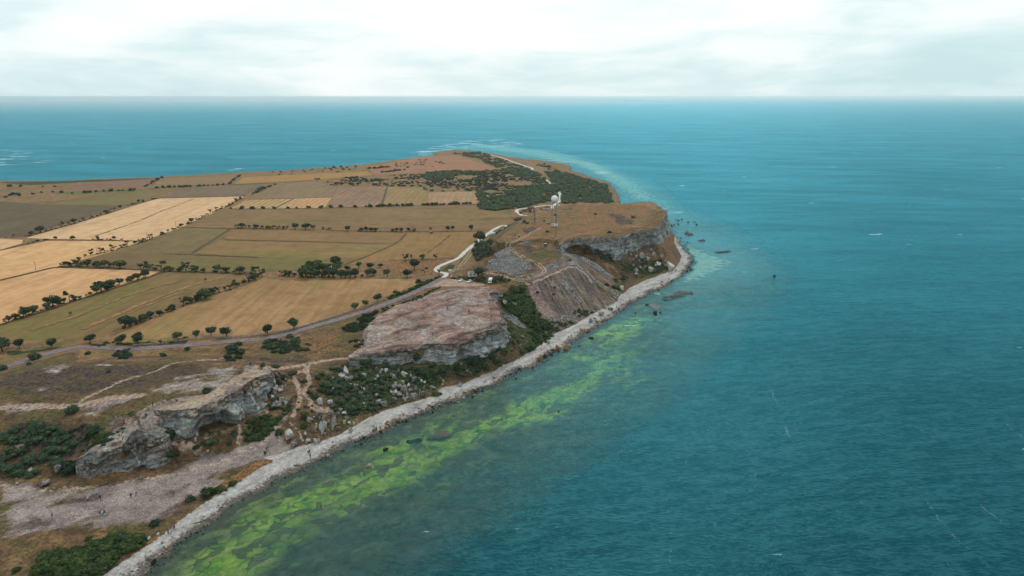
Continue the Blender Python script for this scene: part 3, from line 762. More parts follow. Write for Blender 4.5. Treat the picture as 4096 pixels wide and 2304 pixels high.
def build_ground():
    for gi, g in enumerate((GN, GF)):
        F = grid_faces(g.nx, g.ny)
        V = np.c_[g.P, g.z]
        if gi == 1:      # the coarse sheet runs on a little under the fine one
            V[(V[:, 0] > -328) & (V[:, 0] < 188) & (V[:, 1] > 142) & (V[:, 1] < 658), 2] -= .35
        cx, cy = V[F, 0].mean(1), V[F, 1].mean(1)
        # the part the two sheets share belongs to the fine one
        innear = (cx > -312) & (cx < 172) & (cy > 158) & (cy < 642)
        incone = np.abs(cx) < cy * .80 + 60
        zmax = V[F, 2].max(1)
        keep = incone & (zmax > -12) if gi == 0 else (~innear) & incone & (zmax > -60)
        land = keep & (zmax > -.25)
        seab = keep & ~land
        V2, F2, P2, d2 = compact(V, F[land], g.P, g.d)
        me = mesh_np('ground', V2, F2, [M_GROUND], smooth=True)
        for nm in NAMES:
            a = rasters(P2, RG.get(nm, []))
            if nm == 'plain':
                far = np.clip((np.maximum(d2, 0) - 90) / 60, 0, 1) * (V2[:, 2] < PL + 1.2)
                far = np.maximum(far, (P2[:, 1] > 640) * 1.0)
                a = np.maximum(a, far)
            if nm == 'beach': a = a * (d2 > -8) * (P2[:, 1] < 660)
            fattr(me, nm, a)
        link('ground', me, kind='structure')
        V2, F2, P2 = compact(V, F[seab], g.P)
        me = mesh_np('seabed', V2, F2, [M_SEABED], smooth=True)
        for nm in SB:
            fattr(me, nm, rasters(P2, [('a', gz(c, pts, -1.0), soft, val) for c, pts, soft, val in SB[nm]]))
        link('seabed', me, kind='structure')
build_ground()

fl = mesh_np('seabed', [(-9000, -500, -33), (9000, -500, -33), (9000, 14000, -33), (-9000, 14000, -33)], [(0, 1, 2, 3)], [M_SEABED])
for nm in SB: fattr(fl, nm, np.zeros(4))
link('seabed', fl, kind='structure')
# ------------------------------------------------------------------ cliffs: undercut limestone faces standing in front of the ground sheet
def make_cliffmat(name, top, pinkf=None):
    m, n = mat(name)
    p = n.pos()
    st = n.scalev(p, .22, .22, 1.3)
    nS = n.noise(st, 1.0, 5, .62, .4); nB = n.noise(p, .25, 5, .65); nC = n.noise(p, 1.2, 4, .65)
    c = n.ramp(n.math('ADD', n.math('MULTIPLY', nS, .6), n.math('MULTIPLY', nB, .4)), [(.33, alb(92, 98, 102)), (.44, alb(158, 164, 166)), (.53, alb(206, 209, 208)), (.64, alb(234, 234, 230))])
    c = n.mix(n.math('MULTIPLY', n.sstep(n.noise(p, .13, 4, .65), .44, .60), .65), c, n.ramp(nC, [(.35, alb(92, 82, 72)), (.65, alb(172, 154, 132))]))
    sz = n.node('ShaderNodeSeparateXYZ'); n.l.new(p, sz.inputs[0])
    bedf = n.math('FRACT', n.math('ADD', n.math('MULTIPLY', sz.outputs[2], .62), n.math('MULTIPLY', n.noise(n.scalev(p, .3, .3, .5), .9, 5, .65), 6.0)))
    crk = n.math('MULTIPLY', n.sstep(bedf, 0.0, .12), n.sstep(n.noise(n.scalev(p, 1.3, 1.3, .22), .55, 4, .65), .33, .42))
    c = n.mix(n.math('MULTIPLY', n.math('SUBTRACT', 1.0, crk), .48), c, alb(62, 64, 66))
    c = n.mix(n.math('MULTIPLY', n.sstep(nC, .56, .68), .5), c, alb(72, 78, 80))
    geo = n.node('ShaderNodeNewGeometry'); s = n.node('ShaderNodeSeparateXYZ'); n.l.new(geo.outputs['True Normal'], s.inputs[0])
    flat = n.sstep(n.math('ADD', s.outputs[2], n.math('MULTIPLY', n.math('SUBTRACT', nC, .5), .5)), .62, .84)
    tcol = n.ramp(nB, [(.3, top[0]), (.5, top[1]), (.7, top[2])])
    if pinkf is not None:
        gB = n.noise(p, .16, 5, .62); gC = n.noise(p, .75, 4, .65)
        dk_ = n.ramp(gC, [(.3, alb(48, 42, 44)), (.6, alb(82, 68, 66)), (.8, alb(112, 92, 86))])
        vv = n.node('ShaderNodeValue'); vv.outputs[0].default_value = pinkf
        if pinkf > .5: tcol = bare_rock(n, p, gB, gC, dk_, vv.outputs[0])[0]
        else: tcol = n.mix(n.sstep(n.noise(p, .1, 5, .65), .48, .58), tcol, bare_rock(n, p, gB, gC, dk_, vv.outputs[0])[0])
    elif name.endswith('grassy'):
        gg_ = n.math('ADD', n.math('MULTIPLY', n.noise(p, .16, 5, .62), .55), n.math('ADD', n.math('MULTIPLY', n.noise(p, .75, 4, .65), .27), n.math('MULTIPLY', n.noise(p, 2.2, 3, .7), .18)))
        tcol = dry_turf(n, gg_)
    c = n.mix(n.math('MULTIPLY', flat, n.attr('turf')), c, tcol)
    lip = n.sstep(n.math('ADD', n.attr('turf'), n.math('MULTIPLY', n.math('SUBTRACT', nB, .5), 1.8)),   .70, 1.05)
    c = n.mix(n.math('MULTIPLY', n.math('MULTIPLY', lip, .4 if name.endswith('grassy') else .9), n.math('SUBTRACT', 1.0, flat)), c, n.ramp(nC, [(.35, alb(76, 68, 58)), (.6, alb(128, 112, 94))]))
    fine = n.math('ADD', n.math('MULTIPLY', nC, .6), n.math('MULTIPLY', n.noise(p, 2.6, 3, .7), .4))
    c = n.mix(1.0, c, n.ramp(fine, [(.34, (.50, .52, .55)), (.5, (1.0, 1.0, 1.0)), (.66, (1.35, 1.33, 1.30))]), 'MULTIPLY')
    h = n.math('ADD', n.math('MULTIPLY', nS, 1.0), n.math('MULTIPLY', nC, .45))
    h = n.math('ADD', h, n.math('MULTIPLY', crk, .3))
    n.out(n.bsdf(c, .95, n.bump(h, 1.0, 1.2), .1).outputs[0])
    return m
M_CLIFF = {'A': make_cliffmat('limestone_sandy', (alb(150, 126, 108), alb(190, 164, 142), alb(208, 188, 168)), .2),
           'A2': make_cliffmat('limestone_weathered', (alb(120, 108, 98), alb(160, 148, 136), alb(206, 200, 192)), .3),
           'B': make_cliffmat('limestone_pink', (alb(128, 104, 98), alb(180, 148, 136), alb(204, 184, 174)), 1.0),
           'C': make_cliffmat('limestone_grassy', (alb(104, 82, 52), alb(146, 110, 70), alb(170, 130, 86)))}
# hollows: (cliff, position along the line by photo u, centre height 0..1 from foot, half width m, half height 0..1, depth m)
HOLLOWS = [('A', 838, .08, 7.0, .46, 9.0), ('A', 968, .30, 2.6, .60, 4.0), ('A', 720, .3, 2.5, .35, 1.0),
           ('C', 2318, .08, 11, .46, 8.5), ('C', 2372, .02, 8, .26, 5.0), ('C', 2600, .12, 10.0, .50, 5.0), ('C', 2500, .1, 3.0, .3, 1.6), ('C', 2560, .05, 3.0, .3, 1.8),
           ('B', 1900, .45, 6, .25, 2.6), ('B', 1840, .30, 4, .30, 2.4), ('B', 1960, .40, 4, .35, 2.6), ('B', 1720, .2, 5, .3, 1.6), ('B', 1990, .3, 4, .4, 1.8), ('B', 1600, .1, 6, .4, 1.2),
           ('A2', 470, .05, 5, .4, 2.2), ('A2', 560, .25, 3, .3, 1.5), ('A2', 380, .2, 2.0, .3, .8)]
def build_cliff(name, foot_extra):
    L = CL[name]
    us = [c[0] for c in CLIFFS[name]]
    pts = [tuple(r) + (u,) for r, u in zip(L, us)]
    S = spline(pts, .55)
    nu = len(S)
    seglen = np.r_[0, np.cumsum(np.hypot(np.diff(S[:, 0]), np.diff(S[:, 1])))]
    nx, ny = S[:, 6], S[:, 7]
    nl = np.hypot(nx, ny); nx, ny = nx / nl, ny / nl
    for _ in range(3):
        nx = np.convolve(np.r_[nx[0], nx, nx[-1]], [.25, .5, .25], 'valid'); ny = np.convolve(np.r_[ny[0], ny, ny[-1]], [.25, .5, .25], 'valid')
    rows = [-8.4, -7.2, -5.6, -4.0, -2.6, -1.5, -.6] if name in ('A', 'C') else [-5.4, -4.4, -3.4, -2.4, -1.5, -.6]                         # cover on top, metres back from the lip
    nv = 26
    V, T = [], []
    endf = np.clip(np.minimum(seglen, seglen[-1] - seglen) / 6.0, 0, 1)
    for r in rows:
        x, y = S[:, 0] + nx * r, S[:, 1] + ny * r
        g_ = hz(x, y)
        top = S[:, 2] + .02 * r
        z = np.where(r < (-8.0 if name in ('A', 'C') else -5.2), np.minimum(g_, top) - .35, np.maximum(top, np.minimum(g_, top + 1.0) + .12) + fbm(x, y, 4, 3, 61) * .45 * (1 + r / 9))
        V.append(np.c_[x, y, z]); T.append(np.ones(nu))
    for k in range(nv + 1):
        v = k / nv
        zb = np.minimum(S[:, 5], hz(S[:, 3] + nx * 1.0, S[:, 4] + ny * 1.0)) - foot_extra
        z = S[:, 2] + (zb - S[:, 2]) * v
        hh = 1 - v                                                     # height above the foot 0..1 (foot_extra included)
        prof = (1 - (1 - v) ** 1.6)                                      # batter
        x0 = S[:, 0] + (S[:, 3] - S[:, 0]) * prof; y0 = S[:, 1] + (S[:, 4] - S[:, 1]) * prof
        a = seglen
        disp = fbm(a, z * 1.3, 7, 5, 71, .58) * 3.4 + fbm(a * 1.0, z * 2.0, 2.2, 3, 81) * 1.4 - np.abs(fbm(a, z * .35, 3.2, 3, 85)) * 1.8 + .5
        bed = np.abs(((z + fbm(a, z * 0, 12, 2, 91) * 1.5) / 1.9) % 1 - .5) * 2
        disp = disp + (bed > .72) * -.35
        disp = disp * min(1, .55 + v * 2.2)
        for cn, u0, vc, hw, hh_, dep in HOLLOWS:
            if cn != name: continue
            i0 = int(np.argmin(np.abs(S[:, 8] - u0)))
            H_ = np.maximum(S[:, 2] - S[:, 5], 2.0)
            q = ((a - seglen[i0]) / hw) ** 2 + ((z - S[:, 5] - vc * H_) / (hh_ * H_)) ** 2
            q = q + fbm(a, z, 3, 2, 95) * .4
            disp = disp - dep * np.clip((1.15 - q) * 2.2, 0, 1) ** .8
        disp = disp * np.clip(endf + .15, 0, 1)
        V.append(np.c_[x0 + nx * disp, y0 + ny * disp, z + fbm(a, z, 3, 2, 99) * .25]); T.append(np.full(nu, (1.0 if v < .5 else max(0, 1.25 - v * .6)) if name == 'A2' else 1.0 if v < .25 else max(0, .8 - v)))
    V = np.concatenate(V); T = np.concatenate(T)
    F = grid_faces(nu, len(rows) + nv + 1)
    if name == 'C': F = F[:, ::-1]
    me = mesh_np('cliff', V, F, [M_CLIFF[name]], smooth=False)
    fattr(me, 'turf', T)
    link('cliff', me, kind='structure')
for nm_, fe in (('B', 2.0), ('A', 2.0), ('A2', 2.0), ('C', 2.5)):
    build_cliff(nm_, fe)

# ------------------------------------------------------------------ sea
def make_water():
    m, n = mat('sea_water')
    p = n.pos()
    pw = n.scalev(p, 1, 1, 0, 0)
    w1 = n.noise(n.scalev(pw, .55, 1.5, 1, R(8)), .16, 5, .6, .4)
    w2 = n.noise(n.scalev(pw, .5, 1.6, 1, R(-6)), .75, 4, .6, .3)
    big = n.noise(n.scalev(pw, .35, 1.4, 1, R(-14)), .010, 4, .6)
    big2 = n.noise(n.scalev(pw, .25, 1.5, 1, R(20)), .0012, 4, .6)
    h = n.math('ADD', w1, n.math('MULTIPLY', w2, .45))
    nor = n.bump(h, .55, 1.3)
    dep = n.attr('depth')
    k = n.math('SUBTRACT', 1.0, n.math('POWER', 2.718, n.math('MULTIPLY', dep, -.23)))
    k = n.math('ADD', n.math('MULTIPLY', k, .97), .03)
    k = n.math('ADD', k, n.sstep(dep, 3.0, 7.0), True)
    deep = n.ramp(n.math('ADD', n.math('MULTIPLY', big, .55), n.math('MULTIPLY', big2, .45)), [(.38, (.0025, .034, .042, 1)), (.5, (.004, .047, .056, 1)), (.62, (.006, .063, .074, 1))])
    shal = n.mix(n.attr('lagoon'), (.035, .105, .095, 1), (.27, .50, .48, 1))
    body = n.mix(n.sstep(n.math('SUBTRACT', dep, n.math('MULTIPLY', n.attr('lagoon'), 2.0)), .3, 5.5), shal, deep)
    # ripples: dark wavelet backs and sky-reflecting fronts painted into the body colour
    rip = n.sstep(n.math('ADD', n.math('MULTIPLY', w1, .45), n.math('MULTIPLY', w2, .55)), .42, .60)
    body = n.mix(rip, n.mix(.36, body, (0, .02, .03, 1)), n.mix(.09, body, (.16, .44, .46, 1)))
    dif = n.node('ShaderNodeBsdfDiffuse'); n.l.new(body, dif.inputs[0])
    tr = n.node('ShaderNodeBsdfTransparent'); tr.inputs[0].default_value = (.90, .98, .88, 1)
    under = n.node('ShaderNodeMixShader'); n.l.new(k, under.inputs[0]); n.l.new(tr.outputs[0], under.inputs[1]); n.l.new(dif.outputs[0], under.inputs[2])
    gl = n.node('ShaderNodeBsdfGlossy'); gl.inputs[0].default_value = (.12, .57, .73, 1); gl.inputs['Roughness'].default_value = .22; n.l.new(nor, gl.inputs['Normal'])
    fr = n.node('ShaderNodeFresnel'); fr.inputs[0].default_value = 1.33; n.l.new(nor, fr.inputs[1])
    # gusts roughen the surface in drifting patches and lanes
    gust = n.math('ADD', n.math('MULTIPLY', n.noise(n.scalev(pw, .3, 1.0, 1, R(-12)), .012, 6, .62), .6), n.math('MULTIPLY', n.noise(n.scalev(pw, .22, 1.0, 1, R(6)), .05, 5, .62), .4))
    fac = n.math('MULTIPLY', fr.outputs[0], n.math('ADD', n.math('MULTIPLY', n.sstep(gust, .34, .66), .36), .60))
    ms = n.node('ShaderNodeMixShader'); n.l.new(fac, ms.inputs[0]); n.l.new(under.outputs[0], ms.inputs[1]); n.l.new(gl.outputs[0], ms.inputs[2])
    # breaking crests and the surf over the shoals
    cap = n.noise(n.scalev(pw, .32, 1.0, 1, R(4)), .085, 3, .5)
    capf = n.noise(n.scalev(pw, .5, 1.4, 1, R(4)), .5, 3, .6)
    foam = n.math('MULTIPLY', n.math('MAXIMUM', n.sstep(cap, .715, .75), n.math('MULTIPLY', n.sstep(n.attr('foam'), .05, .5), n.sstep(n.noise(n.scalev(pw, .35, 1.0, 1, R(10)), .045, 5, .6), .545, .60))), n.sstep(capf, .42, .56))
    fd = n.node('ShaderNodeBsdfDiffuse'); fd.inputs[0].default_value = (.72, .80, .80, 1)
    m2 = n.node('ShaderNodeMixShader'); n.l.new(n.math('MULTIPLY', foam, .9), m2.inputs[0]); n.l.new(ms.outputs[0], m2.inputs[1]); n.l.new(fd.outputs[0], m2.inputs[2])
    n.out(m2.outputs[0])
    return m
M_WATER = make_water()
def build_sea():
    xs = np.unique(np.r_[-60000, -30000, -15000, -8000, -4000, -2500, np.arange(-1600, -340, 12), np.arange(-340, 420, 3.5), np.arange(420, 900, 20), 1200, 2000, 4000, 8000, 15000, 30000, 60000])
    ys = np.unique(np.r_[-4000, -500, np.arange(0, 140, 20), np.arange(140, 720, 3.5), np.arange(720, 1900, 9), np.arange(1900, 3000, 60), 4000, 6000, 9000, 14000, 22000, 35000, 60000])
    X, Y = np.meshgrid(xs, ys)
    P = np.stack([X.ravel(), Y.ravel()], 1)
    g_ = hz(P[:, 0], P[:, 1])
    out = (P[:, 0] < -1290) | (P[:, 0] > 490) | (P[:, 1] < 65) | (P[:, 1] > 2240)
    dep = np.where(out, 20, np.maximum(-g_, 0))
    F = grid_faces(len(xs), len(ys))
    wet = (dep[F].max(1) > 0) | out[F].any(1)
    V = np.c_[P, np.zeros(len(P))]
    V, F, dep, P = compact(V, F[wet], dep, P)
    me = mesh_np('sea', V, F, [M_WATER], smooth=True)
    fattr(me, 'depth', dep)
    lag = rasters(P, [('a', gz('N', [(2640, 790), (2560, 790), (2470, 740), (2400, 690), (2300, 650), (2100, 612), (1850, 600), (1700, 620), (1650, 610), (1850, 560), (2000, 560), (2300, 610), (2550, 720), (2680, 850), (2760, 920), (2900, 1000), (2980, 1060), (2900, 1120), (2780, 1130), (2740, 1000)], 0), 25, .9),
                      ('a', gz('W', [(300, 470), (420, 460), (560, 470), (700, 470), (800, 520), (800, 620), (640, 700), (450, 760), (250, 800), (330, 660), (420, 560)], 0), 12, .6),
                      ('a', gz('N', [(-200, 745), (0, 740), (600, 715), (1100, 690), (1550, 645), (1700, 615), (1600, 600), (1100, 660), (500, 690), (-200, 700)], 0), 120, .30)])
    fattr(me, 'lagoon', lag)
    fo = rasters(P, [('a', gz('N', [(1640, 615), (1720, 590), (1880, 560), (2000, 555), (2100, 575), (2050, 590), (1900, 590), (1780, 612), (1690, 628)], 0), 25, .6),
                     ('a', gz('N', [(-200, 680), (150, 650), (150, 610), (-200, 590)], 0), 60, .55), ('a', gz('N', [(930, 685), (1000, 672), (1000, 665), (930, 678)], 0), 10, .8),
                     ('a', gz('N', [(2140, 620), (2350, 650), (2500, 720), (2470, 735), (2330, 670), (2150, 632)], 0), 30, .5),
                     ('a', gz('W', [(570, 440), (700, 445), (720, 500), (690, 520), (640, 500)], 0), 3, .75)])
    fattr(me, 'foam', fo)
    link('sea', me, kind='structure')
build_sea()

# ------------------------------------------------------------------ haze over land and sea
def build_haze():
    m, n = mat('haze')
    pv_ = n.node('ShaderNodeVolumePrincipled')
    pv_.inputs['Color'].default_value = (.90, .98, 1.0, 1)
    pv_.inputs['Density'].default_value = HAZE
    pv_.inputs['Anisotropy'].default_value = .72
    n.out(pv_.outputs[0], volume=True)
    bm = bmesh.new()
    bmesh.ops.create_cube(bm, size=1)
    me = bpy.data.meshes.new('haze')
    for v in bm.verts: v.co = ((v.co.x) * 124000, v.co.y * 66000 + 28500, 130 if v.co.z > 0 else -36)
    bm.to_mesh(me); bm.free()
    me.materials.append(m)
    o = link('haze', me, kind='stuff')
HAZE = 5.0e-5
build_haze()


# low sea mist far out on the left, where the horizon dissolves
def build_mist():
    m, n = mat('mist')
    pv_ = n.node('ShaderNodeVolumePrincipled')
    pv_.inputs['Color'].default_value = (.95, .99, 1.0, 1)
    pv_.inputs['Density'].default_value = .8e-4
    pv_.inputs['Anisotropy'].default_value = .85
    n.out(pv_.outputs[0], volume=True)
    bm = bmesh.new()
    bmesh.ops.create_icosphere(bm, subdivisions=5, radius=1, matrix=Matrix.Translation((-12500, 14000, 0)) @ Matrix.Diagonal((15500, 11000, 122, 1)))
    for v in bm.verts: v.co.z = max(v.co.z, .4)
    me = bpy.data.meshes.new('mist'); bm.to_mesh(me); bm.free(); me.materials.append(m)
    link('mist', me, kind='stuff')
build_mist()
# ------------------------------------------------------------------ fields of the plain
def field_mat(i, base, alt, rot=0.0, stripes=0.0, green=0.0, sc=1.0):
    m, n = mat('field_%02d' % i)
    p = n.pos()
    pr = n.scalev(p, 1, 1, 0, R(rot))
    st = n.noise(n.scalev(pr, .10, 1.6, 1), .16 * sc, 5, .6)
    nb = n.noise(pr, .018, 5, .62); nc = n.noise(pr, .25, 4, .65)
    f = n.math('ADD', n.math('MULTIPLY', st, .45), n.math('ADD', n.math('MULTIPLY', nb, .35), n.math('MULTIPLY', nc, .2)))
    c = n.mix(n.sstep(f, .40, .60), alb(*base), alb(*alt))
    if stripes:
        sp = n.node('ShaderNodeSeparateXYZ'); n.l.new(pr, sp.inputs[0])
        wv = n.math('SINE', n.math('ADD', n.math('MULTIPLY', sp.outputs[1], .9 * sc), n.math('MULTIPLY', nb, 6)))
        c = n.mix(n.math('MULTIPLY', n.sstep(n.math('ADD', wv, n.math('MULTIPLY', nc, 1.2)), .2, 1.1), stripes), c, alb(96, 98, 70))
    gg = n.noise(n.scalev(pr, .35, 1.2, 1), .011, 4, .6)
    c = n.mix(n.math('MULTIPLY', n.sstep(gg, .52, .64), green), c, alb(112, 124, 48))
    dk = n.noise(n.scalev(pr, .25, 1.6, 1), .02, 5, .65)
    mt = n.noise(pr, .09, 6, .7)
    c = n.mix(n.math('MULTIPLY', n.sstep(mt, .46, .62), .30), c, alb(base[0] * .74, base[1] * .72, base[2] * .74))
    c = n.mix(n.math('MULTIPLY', n.sstep(dk, .56, .68), .35), c, alb(base[0] * .68, base[1] * .68, base[2] * .72))
    n.out(n.bsdf(c, .95, n.bump(nc, .3, .5), .1).outputs[0])
    return m
FIELDS = [
 ([('C1', [(240, 825), (700, 690), (1130, 560), (1420, 470), (1500, 455), (2290, 435), (2000, 590), (1700, 725), (1340, 852), (700, 842)])], (214, 170, 126), (228, 184, 140), 91, 0, 0),
 ([('C1', [(-300, 1010), (0, 945), (450, 850), (1330, 857), (1000, 965), (510, 1102), (0, 1225), (-300, 1300)])], (214, 160, 108), (226, 180, 130), 91, 0, 0),
 ([('C1', [(-300, 830), (0, 832), (215, 842), (205, 875), (0, 937), (-300, 1005)])], (216, 168, 122), (226, 182, 138), 91, 0, 0),
 ([('C4', [(-300, 370), (0, 292), (520, 167), (1500, 197), (1390, 250), (850, 425), (0, 695), (-300, 790)])], (206, 154, 106), (224, 174, 126), 91, 0, 0),
 ([('C4', [(-300, 800), (0, 708), (850, 435), (1390, 262), (1530, 208), (2380, 243), (1900, 430), (1100, 750), (900, 830), (0, 850), (-300, 880)])], (122, 99, 65), (142, 113, 73), 91, 0, .28),
 ([('C4', [(1100, 790), (1250, 720), (1700, 535), (2130, 385), (2500, 252)]), ('C5', [(400, 275), (900, 268), (1780, 273), (1790, 330), (1500, 440), (1180, 575), (700, 725), (300, 790), (0, 812)]), ('C4', [(1700, 850), (1000, 880)])], (152, 115, 77), (180, 139, 97), 91, 0, .35),
 ([('C1', [(1985, 600), (2110, 555)]), ('C2', [(0, 652), (900, 640), (2390, 602), (2576, 672), (2576, 800), (2480, 850), (1800, 862), (1000, 850), (100, 830)]), ('C1', [(1720, 720)])], (129, 100, 69), (148, 116, 79), 4, 0, .2),
 ([('C2', [(70, 842), (1000, 858), (1700, 872), (1620, 962), (1400, 968), (800, 950), (0, 930)])], (135, 104, 69), (151, 116, 79), 4, 0, .4),
 ([('C1', [(1840, 962), (2080, 835)]), ('C2', [(0, 942), (800, 958), (1380, 972), (1600, 968), (1300, 1100), (900, 1108), (300, 1098), (0, 1085)])], (133, 108, 67), (155, 120, 79), 4, 0, .7),
 ([('C2', [(1705, 875), (2480, 857), (2350, 965), (2210, 1095), (1560, 1125), (1110, 1175), (1310, 1102), (1615, 968)])], (140, 108, 67), (157, 120, 77), 91, 0, .2),
 ([('C1', [(690, 1060), (1050, 960), (1500, 975), (1640, 985)]), ('C2', [(0, 1100), (900, 1112), (1290, 1106), (1090, 1176), (900, 1220), (0, 1245)]), ('C1', [(1800, 1140), (1200, 1110), (700, 1085)])], (120, 97, 65), (133, 108, 71), 4, 0, .3),
 ([('C1', [(1350, 862), (1720, 727), (2150, 742), (2060, 830), (1800, 972), (1050, 955)])], (122, 101, 71), (135, 114, 73), 91, 0, .35),
 ([('C2', [(50, 642), (190, 562), (640, 552), (470, 642)])], (194, 150, 100), (207, 165, 113), 91, .55, .2),
 ([('C2', [(480, 642), (655, 550), (1000, 538), (935, 636)])], (207, 152, 98), (210, 166, 124), 91, .35, .1),
 ([('C2', [(945, 634), (1010, 540), (1060, 442), (1515, 437), (1455, 622)])], (144, 110, 88), (170, 131, 102), 91, .3, 0),
 ([('C2', [(1470, 620), (1530, 438), (1840, 452), (1900, 492), (1900, 608)])], (153, 122, 79), (170, 135, 92), 91, .2, .6),
 ([('C2', [(1906, 492), (2350, 482), (2372, 596), (1906, 607)])], (172, 133, 102), (185, 148, 111), 91, .2, .2),
 ([('C2', [(195, 555), (530, 402), (830, 388), (1050, 440), (1000, 530), (640, 546)])], (135, 108, 84), (155, 122, 94), 91, .15, .2),
 ([('C1', [(-300, 470), (0, 482), (400, 512), (1170, 522), (1080, 548), (500, 720), (230, 815), (-300, 830)])], (99, 82, 65), (114, 95, 69), 91, 0, .2),
 ([('C1', [(410, 506), (900, 430), (1240, 387), (1640, 372), (1430, 462), (1280, 510), (1100, 518)])], (122, 103, 65), (135, 114, 71), 91, 0, .4),
 ([('C1', [(1510, 448), (1690, 370), (2500, 312), (2290, 428)])], (120, 97, 77), (133, 110, 88), 91, .15, 0),
 ([('C1', [(550, 370), (880, 302), (1450, 268), (1375, 345), (700, 372)])], (129, 93, 77), (148, 110, 92), 4, 0, 0),
 ([('C1', [(1410, 353), (1510, 272), (2250, 243), (2150, 318)])], (140, 108, 77), (153, 120, 84), 4, 0, .2),
 ([('C2', [(80, 418), (180, 350), (1330, 292), (1385, 330), (800, 375)])], (164, 120, 71), (176, 133, 79), 4, 0, .3),
 ([('C2', [(1330, 255), (1850, 152), (2200, 152), (2560, 272), (1700, 312), (1400, 332)])], (151, 108, 81), (172, 122, 90), 4, 0, 0),
 ([('C1', [(600, 402), (1240, 357), (1240, 378), (760, 418)])], (94, 103, 54), (107, 118, 54), 4, 0, .8),
]
def field_sheet(pts, name, m, lift, kind='structure'):
    bm = bmesh.new()
    vs = [bm.verts.new((x, y, PL + lift)) for x, y in pts]
    f = bm.faces.new(vs)
    f.normal_update()
    if f.normal.z < 0: f.normal_flip()
    bmesh.ops.triangulate(bm, faces=bm.faces[:])
    me = bpy.data.meshes.new(name); bm.to_mesh(me); bm.free()
    me.materials.append(m)
    return link(name, me, kind=kind)
for i, (parts, base, alt, rot, stp, grn) in enumerate(FIELDS):
    pts = []
    for c, pp in parts: pts += [G(*nat(c, q), PL) for q in pp]
    field_sheet(pts, 'field', field_mat(i, base, alt, rot, stp, grn), .05 + .004 * i)

def ribbon(name, path, wid, m, lift=.1, wob=0.0, kind='structure', across=3, label=None, cat=None, step=2.0, seed=1):
    P = spline([p[:2] for p in path], step)
    T = np.gradient(P, axis=0); T /= np.hypot(T[:, 0], T[:, 1])[:, None] + 1e-9
    N_ = np.c_[-T[:, 1], T[:, 0]]
    s_ = np.arange(len(P)) * step
    V = []
    for k in range(across + 1):
        f = (k / across - .5) * wid
        o = f + (wob * fbm(s_, s_ * 0 + k * 7, 5, 2, seed) if k in (0, across) else 0)
        Q = P + N_ * np.asarray(o).reshape(-1, 1)
        V.append(np.c_[Q, hz(Q[:, 0], Q[:, 1]) + lift + (.02 if 0 < k < across else 0)])
    n_ = len(P)
    V = np.concatenate(V)
    me = mesh_np(name, V, grid_faces(n_, across + 1), [m], smooth=True)
    return link(name, me, kind=kind, label=label, cat=cat)
def simple_mat(name, lo, hi, sc=.5, rough=.9, spec=.2, bump=.3, metal=0.0, cs=None):
    m, n = mat(name)
    p = n.node('ShaderNodeTexCoord').outputs['Object'] if cs == 'obj' else n.pos()
    nz = n.noise(p, sc, 4, .65)
    c = n.mix(n.sstep(nz, .35, .65), alb(*lo), alb(*hi))
    n.out(n.bsdf(c, rough, n.bump(nz, bump, .3) if bump else None, spec, metal).outputs[0])
    return m
M_ASPH = simple_mat('asphalt', (118, 102, 108), (142, 124, 128), .4)
M_LINE = simple_mat('road_paint', (196, 186, 182), (214, 206, 202), 2.0)
M_WROAD = simple_mat('white_gravel', (196, 188, 178), (226, 220, 212), .6)
M_VERGE = simple_mat('ditch_grass', (70, 60, 42), (96, 80, 54), .3)
M_DRYSTRIP = simple_mat('dry_verge', (118, 92, 62), (172, 126, 82), .35)
road = gp('C4', [(-160, 1170), (0, 1112), (160, 1065), (370, 992), (560, 945), (700, 918), (830, 908), (1000, 917), (1280, 926), (1600, 906), (2000, 872), (2300, 846)]) \
     + gp('C5', [(300, 838), (540, 800), (800, 725), (1100, 640), (1400, 545), (1600, 470), (1800, 385), (1950, 312), (2050, 258)])
RO = ribbon('road', road, 4.6, M_ASPH, .14, across=4)
RP = spline([p[:2] for p in road], 1.0)
for side in (-1, 1):           # broken edge lines
    T = np.gradient(RP, axis=0); T /= np.hypot(T[:, 0], T[:, 1])[:, None]
    Q = RP + np.c_[-T[:, 1], T[:, 0]] * 1.95 * side
    V, F = [], []
    for k in range(0, len(Q) - 3, 5):
        a, b = Q[k], Q[k + 2]
        nn_ = np.array([-T[k, 1], T[k, 0]]) * .09
        q = [a - nn_, b - nn_, b + nn_, a + nn_]
        i0 = len(V)
        V += [(p_[0], p_[1], float(hz(p_[0], p_[1])) + .19) for p_ in q]; F.append((i0, i0 + 1, i0 + 2, i0 + 3))
    me = mesh_np('road_marking', V, F, [M_LINE])
    link('road_marking', me, parent=RO)
ribbon('gravel_road', gp('C3', [(170, 1335), (200, 1315), (185, 1295), (120, 1280), (108, 1255), (135, 1230), (230, 1190), (320, 1150), (370, 1100), (460, 1025), (560, 950), (640, 890), (750, 850), (850, 815)]), 3.4, M_WROAD, .16, .6)
ribbon('gravel_road', gp('C3', [(950, 757), (880, 735), (857, 710), (890, 695), (1000, 680), (1130, 660), (1190, 660), (1265, 655)]), 3.6, M_WROAD, .16, .6)
ribbon('gravel_road', gp('C3', [(1190, 690), (1200, 662), (1255, 625), (1268, 590), (1258, 540), (1240, 490)]), 3.2, M_WROAD, .22, .8)
ribbon('gravel_road', gp('C3', [(1030, 382), (990, 350), (1005, 315), (950, 295), (830, 255), (720, 215), (610, 185)]), 4.0, M_WROAD, .2, 1.0)
ribbon('gravel_road', gp('C3', [(1176, 458), (1135, 420)]), 3.0, M_WROAD, .2, 1.0)
ribbon('track', gp('C3', [(535, 530), (585, 570), (580, 625)]), 2.4, simple_mat('track_earth', (126, 104, 86), (150, 128, 108), .3), .2, .6)
